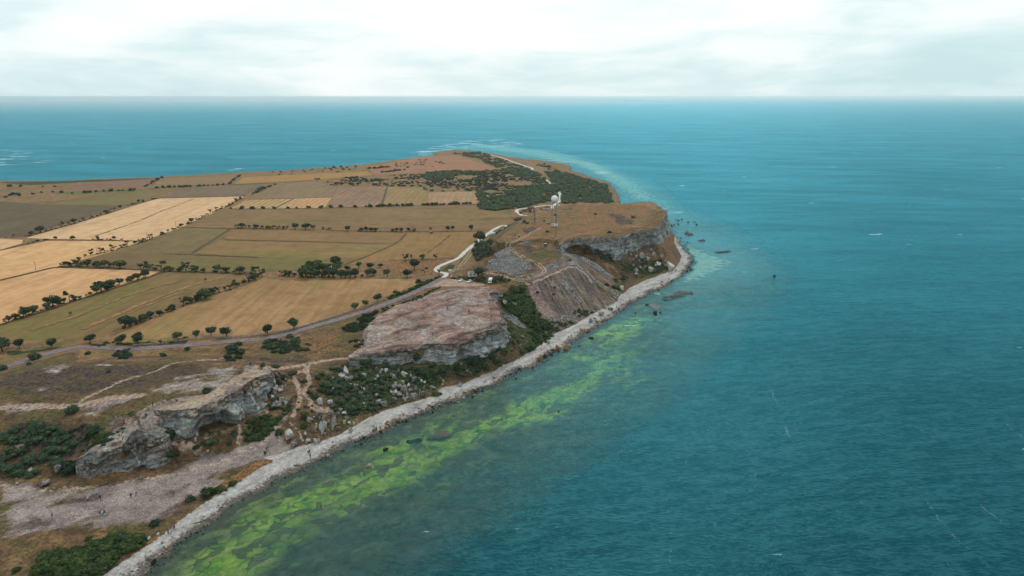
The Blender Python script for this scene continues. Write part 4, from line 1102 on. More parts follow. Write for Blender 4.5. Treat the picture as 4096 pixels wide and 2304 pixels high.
# field boundaries: low dark banks, and the tan strips in the green field
for c, pts, wd in (('C1', [(0, 940), (200, 890), (450, 847), (700, 842), (1330, 854)], 1.6), ('C1', [(-200, 1270), (0, 1222), (300, 1150), (510, 1102), (640, 1092)], 2.2),
                   ('C1', [(240, 822), (700, 690), (1130, 560), (1420, 470), (1500, 452), (2290, 432)], 1.5), ('C2', [(0, 938), (800, 955), (1370, 970), (1500, 968)], 1.3),
                   ('C2', [(0, 1090), (300, 1102)], 1.3), ('C1', [(1590, 977), (2000, 990), (2420, 1005)], 1.3), ('C2', [(50, 648), (900, 640), (2390, 600)], 1.6),
                   ('C1', [(1700, 722), (2180, 738), (2576, 742)], 1.5), ('C2', [(1000, 850), (1800, 860), (2480, 852)], 1.0), ('C2', [(470, 642), (650, 550)], 1.4), ('C2', [(1465, 622), (1522, 437)], 2.2),
                   ('C2', [(1110, 1172), (1300, 1102), (1600, 968), (1700, 875)], 1.4), ('C1', [(1800, 965), (2080, 790), (2150, 742)], 2.0), ('C1', [(500, 1102), (1170, 1115), (1520, 1135), (2380, 1165)], 2.0),
                   ('C1', [(400, 508), (900, 430), (1240, 388)], 1.5), ('C1', [(1420, 360), (2150, 325), (2576, 308)], 1.8), ('C2', [(1550, 1128), (2150, 1112)], 1.2), ('C2', [(60, 420), (300, 410), (820, 380)], 1.5),
                   ('C4', [(850, 430), (1390, 258), (1530, 206)], 2.0), ('C4', [(0, 702), (450, 565), (850, 430)], 2.0)):
    ribbon('field_bank', [G(*nat(c, q), PL) + (PL,) for q in pts], wd, M_VERGE, .30, .8, step=4.0)
for c, pts, wd in (('C4', [(300, 752), (700, 625), (1200, 430), (1600, 310), (1700, 285)], 2.0), ('C4', [(780, 745), (1000, 650), (1500, 440), (1850, 320), (2080, 262)], 3.2), ('C4', [(1100, 640), (1500, 470), (1800, 360)], 1.4),
                   ('C5', [(420, 268), (700, 282), (1100, 272)], 1.2), ('C2', [(2120, 885), (1900, 1060)], .6), ('C1', [(850, 822), (1260, 680), (1550, 560), (1830, 455)], .7)):
    ribbon('dry_verge', [G(*nat(c, q), PL) + (PL,) for q in pts], wd, M_DRYSTRIP if wd > .8 else M_VERGE, .28, 1.6, step=3.0)
# ------------------------------------------------------------------ plants
RNG = random.Random(7)
ONES = ['first', 'second', 'third', 'fourth', 'fifth', 'sixth', 'seventh', 'eighth', 'ninth', 'tenth', 'eleventh', 'twelfth', 'thirteenth', 'fourteenth', 'fifteenth',
        'sixteenth', 'seventeenth', 'eighteenth', 'nineteenth']
TENS = ['', '', 'twenty', 'thirty', 'forty', 'fifty', 'sixty', 'seventy', 'eighty', 'ninety']
TENTH = ['', '', 'twentieth', 'thirtieth', 'fortieth', 'fiftieth', 'sixtieth', 'seventieth', 'eightieth', 'ninetieth']
def nth(i):
    i += 1
    if i < 20: return ONES[i - 1]
    h = ''
    if i >= 100:
        if i == 100: return 'hundredth'
        if i == 200: return 'two-hundredth'
        h = 'hundred-and-' if i < 200 else 'two-hundred-and-'; i %= 100
        if i < 20: return h + ONES[i - 1]
    return h + (TENTH[i // 10] if i % 10 == 0 else TENS[i // 10] + '-' + ONES[i % 10 - 1])

def leaf_mat(name, stops):
    m, n = mat(name)
    oi = n.node('ShaderNodeObjectInfo').outputs['Random']
    p = n.pos()
    nz = n.noise(p, .45, 3, .6); nf = n.noise(p, 2.5, 2, .6)
    f = n.math('ADD', n.math('MULTIPLY', nz, .5), n.math('ADD', n.math('MULTIPLY', nf, .3), n.math('MULTIPLY', oi, .2)))
    c = n.ramp(f, [(.30, stops[0]), (.48, stops[1]), (.66, stops[2])])
    n.out(n.bsdf(c, .85, None, .08).outputs[0])
    return m
LEAF = {'dark': leaf_mat('foliage_dark', (alb(38, 52, 46), alb(58, 76, 59), alb(94, 108, 74))),
        'green': leaf_mat('foliage_green', (alb(34, 50, 36), alb(54, 73, 45), alb(92, 104, 57))),
        'grey': leaf_mat('foliage_grey', (alb(48, 56, 50), alb(70, 78, 66), alb(98, 102, 80))),
        'grey2': leaf_mat('foliage_undergrowth', (alb(52, 56, 42), alb(74, 76, 54), alb(104, 100, 66))),
        'autumn': leaf_mat('foliage_autumn', (alb(66, 66, 36), alb(104, 92, 44), alb(138, 112, 54))),
        'heath': leaf_mat('foliage_heath', (alb(36, 52, 46), alb(54, 72, 58), alb(80, 94, 66)))}
M_BARK = simple_mat('bark', (62, 54, 48), (92, 82, 72), 2.0)

def leaf_cloud(rs, blobs, n, size):
    """leaf-sized quads spread through the outer part of several ellipsoids, plus an uneven inner mass"""
    w_ = np.array([b[3] * b[4] for b in blobs]); w_ = w_ / w_.sum()
    bi = rs.choice(len(blobs), n, p=w_)
    B = np.array(blobs)[bi]
    d = rs.normal(size=(n, 3)); d /= np.linalg.norm(d, axis=1)[:, None]
    r = rs.uniform(.62, 1.08, n) ** .7
    C = B[:, :3] + d * r[:, None] * np.c_[B[:, 3], B[:, 3], B[:, 4]]
    C[:, 2] = np.maximum(C[:, 2], .02)
    nn_ = d + rs.normal(size=(n, 3)) * .7; nn_ /= np.linalg.norm(nn_, axis=1)[:, None]
    t = np.cross(nn_, rs.normal(size=(n, 3))); t /= np.linalg.norm(t, axis=1)[:, None]
    b = np.cross(nn_, t)
    s_ = rs.uniform(.6, 1.3, n)[:, None] * size
    V = np.stack([C - t * s_ - b * s_ * .6, C + t * s_ * .8 - b * s_ * .7, C + t * s_ + b * s_ * .6, C - t * s_ * .7 + b * s_ * .8], 1).reshape(-1, 3)
    F = np.arange(n * 4).reshape(n, 4)
    cv, cf = [], []
    for bl in blobs:
        bm = bmesh.new(); bmesh.ops.create_icosphere(bm, subdivisions=1, radius=1)
        i0 = len(V) + sum(len(x) for x in cv)
        a = np.array([v.co for v in bm.verts]); a = a * (1 + rs.uniform(-.22, .12, (len(a), 1))) * np.array([bl[3], bl[3], bl[4]]) * .80 + np.array(bl[:3])
        a[:, 2] = np.maximum(a[:, 2], -.02)
        cv.append(a); cf += [[v.index + i0 for v in f.verts] + [f.verts[0].index + i0] for f in bm.faces]
        bm.free()
    V = np.concatenate([V] + cv)
    return V, F, np.array(cf)
def cloud_mesh(name, V, F, F3, m):
    me = bpy.data.meshes.new(name)
    me.from_pydata([tuple(v) for v in V], [], [tuple(f) for f in F] + [tuple(f[:3]) for f in F3])
    me.materials.append(m)
    me.update()
    return me
def crown_blobs(rs, kind):
    if kind == 'tree':
        bl = [(0, 0, .62, .36, .30)]
        for k in range(rs.randint(4, 7)):
            a = rs.uniform(0, 6.28); r = rs.uniform(.15, .34)
            bl.append((math.cos(a) * r, math.sin(a) * r, rs.uniform(.42, .82), rs.uniform(.16, .27), rs.uniform(.12, .2)))
    elif kind == 'open':
        bl = []
        for k in range(rs.randint(6, 9)):
            a = rs.uniform(0, 6.28); r = rs.uniform(.08, .42)
            bl.append((math.cos(a) * r, math.sin(a) * r, rs.uniform(.45, .9), rs.uniform(.10, .2), rs.uniform(.08, .13)))
    else:
        bl = [(0, 0, .35, .40, .38)]
        for k in range(rs.randint(4, 8)):
            a = rs.uniform(0, 6.28); r = rs.uniform(.2, .42)
            bl.append((math.cos(a) * r, math.sin(a) * r, rs.uniform(.12, .5), rs.uniform(.16, .28), rs.uniform(.16, .28)))
    return bl
CROWN = {}
for kind, nvar, nl, size in (('tree', 7, 620, .042), ('open', 5, 300, .036), ('bush', 8, 520, .048)):
    for cm in LEAF:
        if cm == 'grey2' or cm == 'grey' and kind == 'bush' or cm == 'autumn' and kind == 'open': continue
        for v in range(nvar if cm in ('dark', 'green') else 3):
            rs = np.random.RandomState(100 + v * 7 + len(kind) + len(cm))
            CROWN.setdefault((kind, cm), []).append(cloud_mesh('crown', *leaf_cloud(rs, crown_blobs(rs, kind), nl, size), LEAF[cm]))
def trunk_mesh(seed):
    rs = random.Random(seed)
    bm = bmesh.new()
    def limb(p0, p1, r0, r1):
        d = (p1 - p0); L = d.length
        mtx = Matrix.Translation((p0 + p1) / 2) @ d.to_track_quat('Z', 'Y').to_matrix().to_4x4()
        bmesh.ops.create_cone(bm, cap_ends=True, segments=6, radius1=r0, radius2=r1, depth=L, matrix=mtx)
    k = Vector((rs.uniform(-.05, .05), rs.uniform(-.05, .05), .32))
    limb(Vector((0, 0, -.05)), k, .045, .032)
    for i in range(4):
        a = i * 1.57 + rs.uniform(-.4, .4); e = Vector((math.cos(a) * rs.uniform(.15, .3), math.sin(a) * rs.uniform(.15, .3), rs.uniform(.55, .8)))
        limb(k, e, .024, .008)
    me = bpy.data.meshes.new('trunk'); bm.to_mesh(me); bm.free(); me.materials.append(M_BARK)
    return me
TRUNKS = [trunk_mesh(i) for i in range(4)]

def plant_tree(x, y, h, wid, cm='dark', kind='tree', label='', group=None, z=None, name='tree'):
    root = bpy.data.objects.new(name, None)
    COL.objects.link(root)
    root.empty_display_size = .5
    root.location = (x, y, float(hz(x, y)) - .05 if z is None else z)
    root.scale = (wid, wid, h)
    root.rotation_euler = (0, 0, RNG.uniform(0, 6.28))
    root['label'] = label; root['category'] = 'tree'
    if group: root['group'] = group
    link('trunk', RNG.choice(TRUNKS), parent=root)
    link('crown', RNG.choice(CROWN[(kind, cm)]), parent=root)
    return root
def plant_bush(x, y, h, wid, cm='green', label='', group=None, name='bush', cat='bush'):
    o = link(name, RNG.choice(CROWN[('bush', cm)]), label=label, cat=cat, group=group)
    o.location = (x, y, float(hz(x, y)) - .08 * h)
    o.scale = (wid, wid * RNG.uniform(.8, 1.2), h)
    o.rotation_euler = (0, 0, RNG.uniform(0, 6.28))
    return o
def pxm(x, y, z=5.0):
    """photo pixels for one metre at that place"""
    return FPX / math.sqrt(x * x + y * y + (CAMZ - z) ** 2)

# trees that stand alone: crop, foot x, foot y, height in crop pixels, width in crop pixels, foliage, label
SINGLES = [
 ('C4', 25, 945, 105, 150, 'dark', 'broad dark tree at the left picture edge below the green strip field'),
 ('C4', 185, 925, 80, 85, 'dark', 'round dark tree just right of the broad tree at the left edge'),
 ('C4', 490, 910, 78, 95, 'dark', 'lone round dark tree in the dry grass left of the road bend'),
 ('C4', 845, 868, 66, 90, 'dark', 'round tree above the hidden bend of the road'),
 ('C4', 1133, 885, 80, 95, 'dark', 'round dark tree in the green scrub, left of the larger one'),
 ('C4', 1300, 888, 100, 112, 'dark', 'large round dark tree at the left end of the stone wall'),
 ('C4', 1660, 842, 72, 100, 'dark', 'round tree behind the stone wall, first of the spaced roadside trees'),
 ('C4', 1838, 818, 66, 78, 'dark', 'smaller round tree behind the wall, second of the spaced roadside trees'),
 ('C4', 1980, 803, 84, 105, 'dark', 'round tree behind the wall, third of the spaced roadside trees'),
 ('C4', 2125, 812, 88, 118, 'dark', 'broad tree behind the wall, fourth of the spaced roadside trees'),
 ('C5', 402, 790, 100, 112, 'dark', 'big dark round tree by the wall, left of a pair above the road'),
 ('C5', 648, 738, 95, 112, 'dark', 'big dark round tree by the wall, right of a pair above the road'),
 ('C5', 1212, 558, 66, 95, 'dark', 'round tree above the wall, first of three before the hedge'),
 ('C5', 1320, 528, 66, 80, 'dark', 'round tree above the wall, middle of three before the hedge'),
 ('C5', 1435, 482, 76, 90, 'dark', 'taller round tree above the wall, last of three before the hedge'),
 ('C5', 1600, 420, 48, 68, 'green', 'small tree standing in the green roadside hedge'),
 ('C5', 1812, 330, 66, 66, 'dark', 'tree at the far end of the tan field beside the hedge'),
 ('C2', 1145, 856, 56, 62, 'dark', 'dark vase-shaped tree on the long boundary between the olive fields'),
 ('C2', 2087, 852, 52, 52, 'dark', 'left of two neighbouring trees on the boundary near the plateau'),
 ('C2', 2133, 842, 44, 42, 'dark', 'right of two neighbouring trees on the boundary near the plateau'),
 ('C2', 2303, 848, 60, 58, 'dark', 'lone round tree on the field boundary nearest the white road'),
 ('C2', 1927, 856, 44, 38, 'grey', 'thin tree growing from the stone pile in the field'),
 ('C2', 660, 836, 60, 78, 'dark', 'rounded tree at the end of the thin hedge in the middle fields'),
 ('C2', 755, 838, 58, 90, 'dark', 'wide tree right of the rounded one in the middle fields'),
 ('C2', 825, 842, 48, 68, 'grey', 'greyer tree right of the wide one in the middle fields'),
 ('C2', 1690, 1138, 76, 84, 'grey', 'grey leafed tree, first of four above the tan pasture'),
 ('C2', 1745, 1122, 56, 42, 'grey', 'slim grey tree, second of four above the tan pasture'),
 ('C2', 1850, 1128, 62, 62, 'dark', 'round tree, third of four above the tan pasture'),
 ('C2', 1975, 1124, 66, 64, 'grey', 'round grey tree, last of four above the tan pasture'),
 ('C2', 1775, 1216, 108, 122, 'dark', 'big spreading tree in the middle of the tan pasture'),
 ('C2', 1520, 1278, 76, 74, 'dark', 'round tree on the lower left side of the tan pasture'),
 ('C2', 1250, 1198, 62, 62, 'dark', 'tree above the dense grove, left of the pasture'),
 ('C2', 1705, 1292, 86, 108, 'dark', 'broad tree at the bottom of the tan pasture'),
 ('C2', 1868, 1252, 60, 70, 'grey', 'sparse tree beside the white road bend'),
 ('C2', 2005, 1272, 68, 44, 'grey', 'thin tree at the road junction'),
 ('C2', 2393, 958, 112, 142, 'green', 'large bright green tree beside the white road below the plateau'),
 ('C2', 1040, 1190, 112, 130, 'dark', 'tall tree standing at the back of the grove'),
 ('C2', 140, 1256, 72, 86, 'dark', 'tree standing apart left of the grove'),
 ('C2', 1145, 1225, 52, 62, 'green', 'small green tree right of the white roof'),
 ('C2', 1360, 1210, 62, 80, 'dark', 'tree above the pasture corner, left of centre'),
 ('C2', 1460, 1195, 42, 60, 'green', 'small green tree on the pasture corner'),
 ('C3', 500, 1325, 88, 116, 'dark', 'large dark tree beside the ruined white house'),
 ('C3', 567, 1405, 42, 52, 'green', 'round bush-like tree in front of the motorhome'),
 ('C5', 1830, 1055, 130, 100, 'autumn', 'yellowing tree growing against the foot of the middle bluff'),
 ('C5', 1790, 1070, 110, 80, 'dark', 'dark tree just left of the yellowing one'),
 ('C5', 1330, 1105, 90, 130, 'green', 'green tree below the low left end of the middle bluff'),
 ('C5', 1860, 1190, 100, 110, 'dark', 'dark tree below the ledges of the middle bluff'),
 ('C5', 2330, 1105, 120, 110, 'dark', 'tall dark tree at the right foot of the middle bluff'),
 ('C5', 2175, 1150, 80, 96, 'dark', 'round dark tree below the cave of the middle bluff'),
 ('C5', 2050, 1170, 70, 90, 'dark', 'round tree left of the tree below the cave'),
]
for c, x, y, ph, pw, cm, lb in SINGLES:
    u, v = nat(c, (x, y)); k = CR[c][2]
    X, Y, Z = hit(u, v)
    s_ = pxm(X, Y, Z)
    h = ph * k / s_ / math.cos(math.atan2(CAMZ, Y)) * .98
    plant_tree(X, Y, max(1.8, h), pw * k / s_ * 1.05, cm, 'open' if cm == 'grey' else 'tree', lb)

# hedgerows: crop, line, number of trees, height range in m, foliage weights, phrase
HEDGES = [
 ('C1', [(20, 830), (240, 812), (350, 785), (520, 738), (700, 690), (890, 630), (960, 610), (1130, 552)], 22, (2.5, 6), 'dg', 'the upper side of the big pale wheat field'),
 ('C1', [(1200, 520), (1300, 495), (1470, 455)], 4, (2, 4), 'd', 'the top left corner of the pale wheat field'),
 ('C1', [(235, 880), (320, 862), (400, 845), (712, 838), (1150, 842)], 5, (3, 5), 'd', 'the bank between the two wheat fields'),
 ('C1', [(660, 1078), (760, 1025), (870, 985), (1000, 955), (1180, 905), (1350, 858), (1450, 820)], 20, (2.5, 5), 'ggd', 'the track right of the lower wheat field'),
 ('C1', [(1500, 800), (1600, 758), (1690, 720), (1800, 678), (1890, 635), (2000, 582), (2080, 545), (2150, 518), (2220, 475), (2290, 440)], 20, (2, 5), 'dg', 'the track right of the big wheat field'),
 ('C1', [(2360, 415), (2440, 365), (2560, 340)], 8, (2, 4), 'dg', 'the lane beyond the wheat field'),
 ('C1', [(550, 1090), (650, 1090), (730, 1092), (900, 1098), (980, 1100), (1100, 1108), (1170, 1112)], 15, (3.5, 6), 'dg', 'the left half of the long lower hedge'),
 ('C1', [(1290, 1118), (1380, 1122), (1480, 1132), (1600, 1135), (1740, 1138), (1850, 1140), (1920, 1142)], 17, (3.5, 7), 'dg', 'the middle of the long lower hedge'),
 ('C1', [(2000, 1140), (2080, 1148), (2160, 1150), (2260, 1155), (2370, 1162), (2450, 1180)], 12, (2.5, 5), 'gd', 'the right part of the long lower hedge'),
 ('C4', [(20, 692), (60, 690), (150, 650), (200, 640), (290, 600), (360, 580), (450, 550), (520, 520), (560, 510), (640, 490), (760, 462), (830, 435), (920, 408), (980, 385), (1050, 350), (1130, 325), (1200, 310), (1390, 248)], 30, (3.5, 7), 'ddg', 'the lower side of the nearest wheat field'),
 ('C4', [(1130, 752), (1190, 725), (1230, 712), (1290, 690), (1350, 668), (1420, 640), (1480, 625), (1575, 582), (1650, 550)], 14, (2.5, 6.5), 'd', 'the lower left half of the slanting hedge'),
 ('C4', [(1710, 525), (1780, 500), (1850, 480), (1920, 455), (2000, 412), (2060, 395), (2130, 380), (2200, 350), (2270, 330), (2340, 300), (2400, 275), (2460, 245)], 22, (3.5, 6.5), 'dg', 'the upper right half of the slanting hedge'),
 ('C2', [(100, 822), (190, 826), (330, 828), (480, 832), (590, 834)], 20, (2.5, 4.5), 'ggd', 'the thin grey hedge in the middle fields'),
 ('C2', [(915, 838), (960, 842), (1010, 846)], 3, (2, 3.5), 'g', 'the gap right of the middle trees'),
 ('C2', [(1240, 856), (1320, 856), (1370, 856), (1450, 857)], 9, (2.5, 4.5), 'gd', 'the boundary right of the vase-shaped tree'),
 ('C2', [(1560, 860), (1620, 861), (1660, 862), (1700, 862), (1785, 856)], 9, (2.5, 4.5), 'gd', 'the boundary below the widest olive field'),
 ('C2', [(1325, 628), (1390, 626), (1440, 625), (1500, 622), (1560, 620), (1640, 618), (1700, 618), (1780, 614)], 20, (3.5, 6), 'dd', 'the left half of the far row above the olive field'),
 ('C2', [(1840, 612), (1890, 612), (1935, 612), (2010, 611), (2110, 606), (2180, 604), (2250, 600), (2310, 598)], 16, (3.5, 6), 'dd', 'the right half of the far row above the olive field'),
 ('C2', [(20, 645), (160, 645), (330, 645), (540, 642), (650, 640), (960, 636), (1090, 634), (1240, 630)], 12, (1.8, 3.2), 'g', 'the sparse far row below the striped fields'),
 ('C1', [(1350, 348), (1400, 325), (1450, 295), (1520, 262)], 7, (3, 5), 'gd', 'the short lane running to the far shore'),
 ('C1', [(1430, 360), (1580, 352), (1700, 348), (1850, 342), (1960, 335), (2050, 332), (2110, 328)], 16, (2.5, 4.5), 'gd', 'the far hedge under the shore fields'),
 ('C1', [(2155, 318), (2200, 275), (2265, 232)], 8, (2.5, 4.5), 'dg', 'the second lane running to the far shore'),
 ('C2', [(290, 500), (340, 470), (400, 445), (470, 418)], 8, (2.5, 4), 'g', 'the slanting far lane above the striped fields'),
 ('C1', [(760, 405), (960, 390), (1100, 385), (1310, 378)], 9, (2, 4), 'd', 'the far green strip'),
 ('C2', [(520, 1268), (600, 1278), (660, 1282)], 5, (4, 6), 'dg', 'the left end of the dense grove'),
 ('C2', [(720, 1285), (790, 1285), (860, 1286), (930, 1286), (1010, 1288), (1090, 1290), (1180, 1288), (1240, 1285)], 15, (5, 9), 'd', 'the dense grove in the middle of the plain'),
 ('C2', [(760, 1240), (850, 1235), (980, 1240), (1060, 1240)], 7, (6, 9), 'dn', 'the back of the dense grove'),
 ('C2', [(1290, 1285), (1380, 1275), (1430, 1270)], 5, (4, 6.5), 'd', 'the right end of the dense grove'),
 ('C1', [(30, 350), (60, 345), (560, 345), (600, 340)], 4, (3, 5), 'd', 'the dark clumps by the far left shore'),
 ('C1', [(20, 460), (140, 415), (200, 435), (350, 405), (400, 400), (480, 395), (700, 410)], 10, (3, 5.5), 'd', 'the dark clumps at the far left'),
 ('C2', [(390, 300), (430, 300), (550, 300), (930, 270), (1060, 255), (1100, 258), (1170, 262)], 9, (4, 7), 'd', 'the far shore clumps'),
 ('C2', [(1330, 270), (1400, 268), (1460, 262), (1530, 258)], 9, (3.5, 5), 'n', 'the upper far green block'),
 ('C2', [(1470, 305), (1540, 300), (1600, 292), (1680, 282)], 10, (4, 6), 'n', 'the lower far green block'),
]
far_rows = []; under = []
for c, line, n_, (h0, h1), kinds, ph in HEDGES:
    L = spline([G(*nat(c, q), PL) for q in line], 1.0)
    spots = []
    for i in range(n_):
        t = (i + RNG.uniform(.1, .9)) / n_
        q = L[min(len(L) - 1, int(t * (len(L) - 1)))]
        spots.append((q[0] + RNG.uniform(-.8, .8), q[1] + RNG.uniform(-1.2, 1.2)))
    spots.sort(key=lambda q: q[0] / q[1])
    if 'far' not in ph:
        for q in L[::3]:
            if vnoise(np.array([q[0] / 9]), np.array([q[1] / 9]), 3)[0] > -.12: under.append((q[0] + RNG.uniform(-.7, .7), q[1] + RNG.uniform(-1, 1)))
    if 'far' in ph:
        far_rows.append((spots, h0, h1)); continue
    for i, (x, y) in enumerate(spots):
        h = RNG.uniform(h0, h1) * RNG.choice((.5, .75, 1, 1, 1.15))
        kc = {'d': RNG.choice(('dark', 'dark', 'green')), 'g': 'grey', 'n': 'green'}[RNG.choice(kinds)]
        plant_tree(x, y, h, h * RNG.uniform(.95, 1.5), kc, 'open' if kc == 'grey' else 'tree',
                   '%s tree from left along %s' % (nth(i), ph), 'trees along ' + ph)

def scatter(c, poly, n_, seed, mind=1.0, sea=False):
    W = [p[:2] for p in gp(c, poly, sea)]
    a = np.array(W); lo, hi = a.min(0), a.max(0)
    rs = np.random.RandomState(seed)
    out = []
    for _ in range(60):
        Q = rs.uniform(lo, hi, (n_ * 2, 2))
        for q in Q[inside(Q, W)]:
            if all((q[0] - o[0]) ** 2 + (q[1] - o[1]) ** 2 > mind * mind for o in out):
                out.append((float(q[0]), float(q[1])))
                if len(out) >= n_: break
        if len(out) >= n_: break
    out.sort(key=lambda q: q[0] / q[1])
    return out
dense_masses = []
# bushes: crop, outline, number, width range m, flatness, foliage, phrase
BUSHES = [
 ('C7', [(0, 780), (120, 720), (260, 690), (420, 720), (540, 760), (660, 800), (760, 860), (620, 990), (480, 1180), (250, 1200), (0, 1200)], 72, (2.2, 5.2), .62, 'dark', 'the dark thicket on the slope at the left edge'),
 ('C8', [(150, 800), (250, 660), (400, 620), (560, 640), (440, 740), (330, 850), (200, 850)], 34, (1.6, 3.8), .5, 'green', 'the scrub beside the left bluff'),
 ('C8', [(240, 330), (400, 260), (420, 340), (340, 450), (240, 460)], 18, (1.8, 3.6), .7, 'green', 'the scrub tucked under the left bluff tip'),
 ('C8', [(430, 460), (600, 470), (620, 560), (560, 610), (420, 570)], 12, (1.4, 3.0), .55, 'dark', 'the scrub right of the pillar foot'),
 ('C8', [(880, 340), (1000, 300), (1300, 240), (1540, 250), (1560, 400), (1440, 560), (1350, 610), (1100, 600), (1000, 540), (1120, 430), (900, 390)], 74, (1.8, 4.0), .6, 'dark', 'the boulder field between the bluffs'),
 ('D1', [(390, 1290), (480, 1190), (700, 1175), (900, 1110), (1080, 1050), (1310, 1065), (1310, 1110), (1150, 1230), (1000, 1330), (920, 1430), (390, 1430)], 80, (2.0, 4.6), .55, 'green', 'the green thicket at the bottom left'),
 ('C6', [(460, 690), (600, 600), (700, 600), (760, 720), (860, 870), (920, 900), (900, 990), (800, 990), (700, 930), (600, 840), (520, 790)], 84, (2.4, 5.2), .75, 'green', 'the wooded gully behind the middle bluff'),
 ('C6', [(700, 960), (900, 910), (1180, 890), (1150, 930), (970, 1010), (930, 1080), (830, 1140), (680, 1230), (650, 1200), (780, 1080)], 70, (1.4, 3.0), .42, 'green', 'the green slope above the shingle'),
 ('C6', [(180, 1280), (300, 1200), (480, 1150), (540, 1200), (420, 1330), (300, 1380), (200, 1340)], 20, (1.8, 4), .6, 'dark', 'the scrub at the right foot of the middle bluff'),
 ('C6', [(1140, 830), (1180, 790), (1280, 790), (1370, 815), (1260, 860), (1180, 870)], 14, (1.6, 3.4), .55, 'green', 'the clump at the toe of the spoil heap'),
 ('C5', [(1090, 740), (1330, 610), (1450, 560), (1420, 620), (1340, 700), (1290, 770), (1150, 780)], 36, (1.8, 4.0), .6, 'green', 'the left flank of the middle bluff'),
 ('C5', [(1450, 560), (1700, 480), (1900, 400), (2020, 345), (2030, 355), (1900, 420), (1700, 500), (1480, 590)], 40, (1.2, 2.8), .55, 'dark', 'the strip between road and middle bluff'),
 ('C5', [(1170, 870), (1290, 800), (1310, 890), (1240, 950)], 9, (1.8, 3.2), .7, 'green', 'the corner where path and bluff meet'),
 ('C5', [(300, 890), (450, 830), (620, 800), (700, 830), (800, 880), (790, 950), (640, 960), (480, 970), (380, 930)], 40, (1.6, 4.0), .6, 'dark', 'the brown hollow below the road'),
 ('C5', [(0, 920), (120, 900), (160, 980), (100, 1050), (20, 1040)], 9, (2.2, 4.0), .75, 'dark', 'the hollow behind the left bluff tip'),
 ('C4', [(1040, 950), (1230, 930), (1250, 1000), (1130, 1030)], 10, (2.0, 4.0), .6, 'dark', 'the thicket below the road bend'),
 ('C4', [(840, 880), (980, 890), (980, 930), (860, 910)], 8, (1.6, 3.2), .5, 'heath', 'the verge where the road bends out of sight'),
 ('C4', [(980, 865), (1250, 870), (1600, 850), (1770, 812), (1780, 828), (1600, 868), (1250, 890), (980, 885)], 30, (1.0, 2.4), .5, 'green', 'the low scrub along the stone wall'),
 ('C5', [(1520, 440), (1700, 380), (1850, 310), (2020, 240), (2030, 250), (1860, 330), (1700, 405), (1540, 458)], 46, (1.4, 2.8), .55, 'green', 'the green roadside hedge'),
 ('C3', [(450, 1120), (480, 1010), (600, 1000), (635, 1050), (600, 1120), (490, 1190)], 36, (2.4, 5.4), .75, 'dark', 'the dark grove on the plateau flank'),
 ('C3', [(600, 980), (700, 920), (860, 820), (870, 800), (690, 900), (590, 960)], 24, (1.5, 3.2), .6, 'dark', 'the hedge climbing beside the white road'),
 ('C3', [(470, 1345), (560, 1325), (600, 1340), (590, 1380), (480, 1380)], 14, (1.8, 3.6), .6, 'green', 'the bushes left of the motorhome'),
 ('C3', [(630, 1325), (760, 1325), (800, 1370), (740, 1390), (640, 1385)], 16, (1.8, 3.8), .6, 'green', 'the bushes right of the motorhome'),
 ('C3', [(250, 1335), (420, 1315), (450, 1350), (340, 1360), (260, 1350)], 20, (1.6, 3.0), .45, 'heath', 'the dark heath behind the parked cars'),
 ('C6', [(1400, 290), (1500, 260), (1530, 340), (1440, 345)], 10, (2.5, 5.0), .6, 'dark', 'the shadow of the great cliff'),
 ('C6', [(1530, 520), (1600, 470), (1680, 480), (1640, 540), (1570, 540)], 16, (1.6, 3.4), .6, 'dark', 'the lower end of the cliff bowl'),
 ('C6', [(1600, 400), (1800, 330), (2000, 330), (2050, 400), (2000, 440), (1850, 460), (1700, 440)], 44, (1.4, 3.4), .55, 'dark', 'the rocks below the great cliff'),
 ('C3', [(880, 715), (960, 700), (1020, 720), (950, 745), (890, 740)], 16, (1.8, 3.6), .5, 'dark', 'the scrub beside the red cottage'),
 ('C3', [(1050, 690), (1180, 670), (1200, 690), (1080, 700)], 8, (1.8, 3.4), .5, 'dark', 'the scrub right of the red cottage'),
 ('C3', [(860, 1370), (1000, 1385), (980, 1400), (880, 1400)], 6, (1.0, 2.0), .55, 'dark', 'the rubble beside the spoil heap path'),
 ('C7', [(1180, 590), (1270, 580), (1260, 620), (1200, 620)], 3, (1.2, 2.2), .5, 'dark', 'the crown of the left bluff ridge'),
]
DENSE = ('thicket', 'gully', 'green slope', 'hedge', 'flank', 'under the left bluff', 'beside the left bluff', 'grove', 'strip between', 'low scrub', 'heath behind')
for c, poly, n_, (w0, w1), fl, cm, ph in BUSHES:
    if any(q in ph for q in DENSE):
        dense_masses.append((c, poly, int(n_ * (1.0 if 'left edge' in ph else 1.6)), w0 * (.6 if 'left edge' in ph else 1), w1, fl, cm, ph)); continue
    for i, (x, y) in enumerate(scatter(c, poly, n_, 11 + n_, w0 * .42)):
        w_ = RNG.uniform(w0, w1) * RNG.choice((.75, 1, 1))
        cc = RNG.choice((cm, cm, cm, 'dark' if cm == 'green' else 'green'))
        plant_bush(x, y, w_ * fl * RNG.uniform(.8, 1.25), w_ * 1.08, cc, '%s bush from left in %s' % (nth(i), ph), 'bushes in ' + ph)
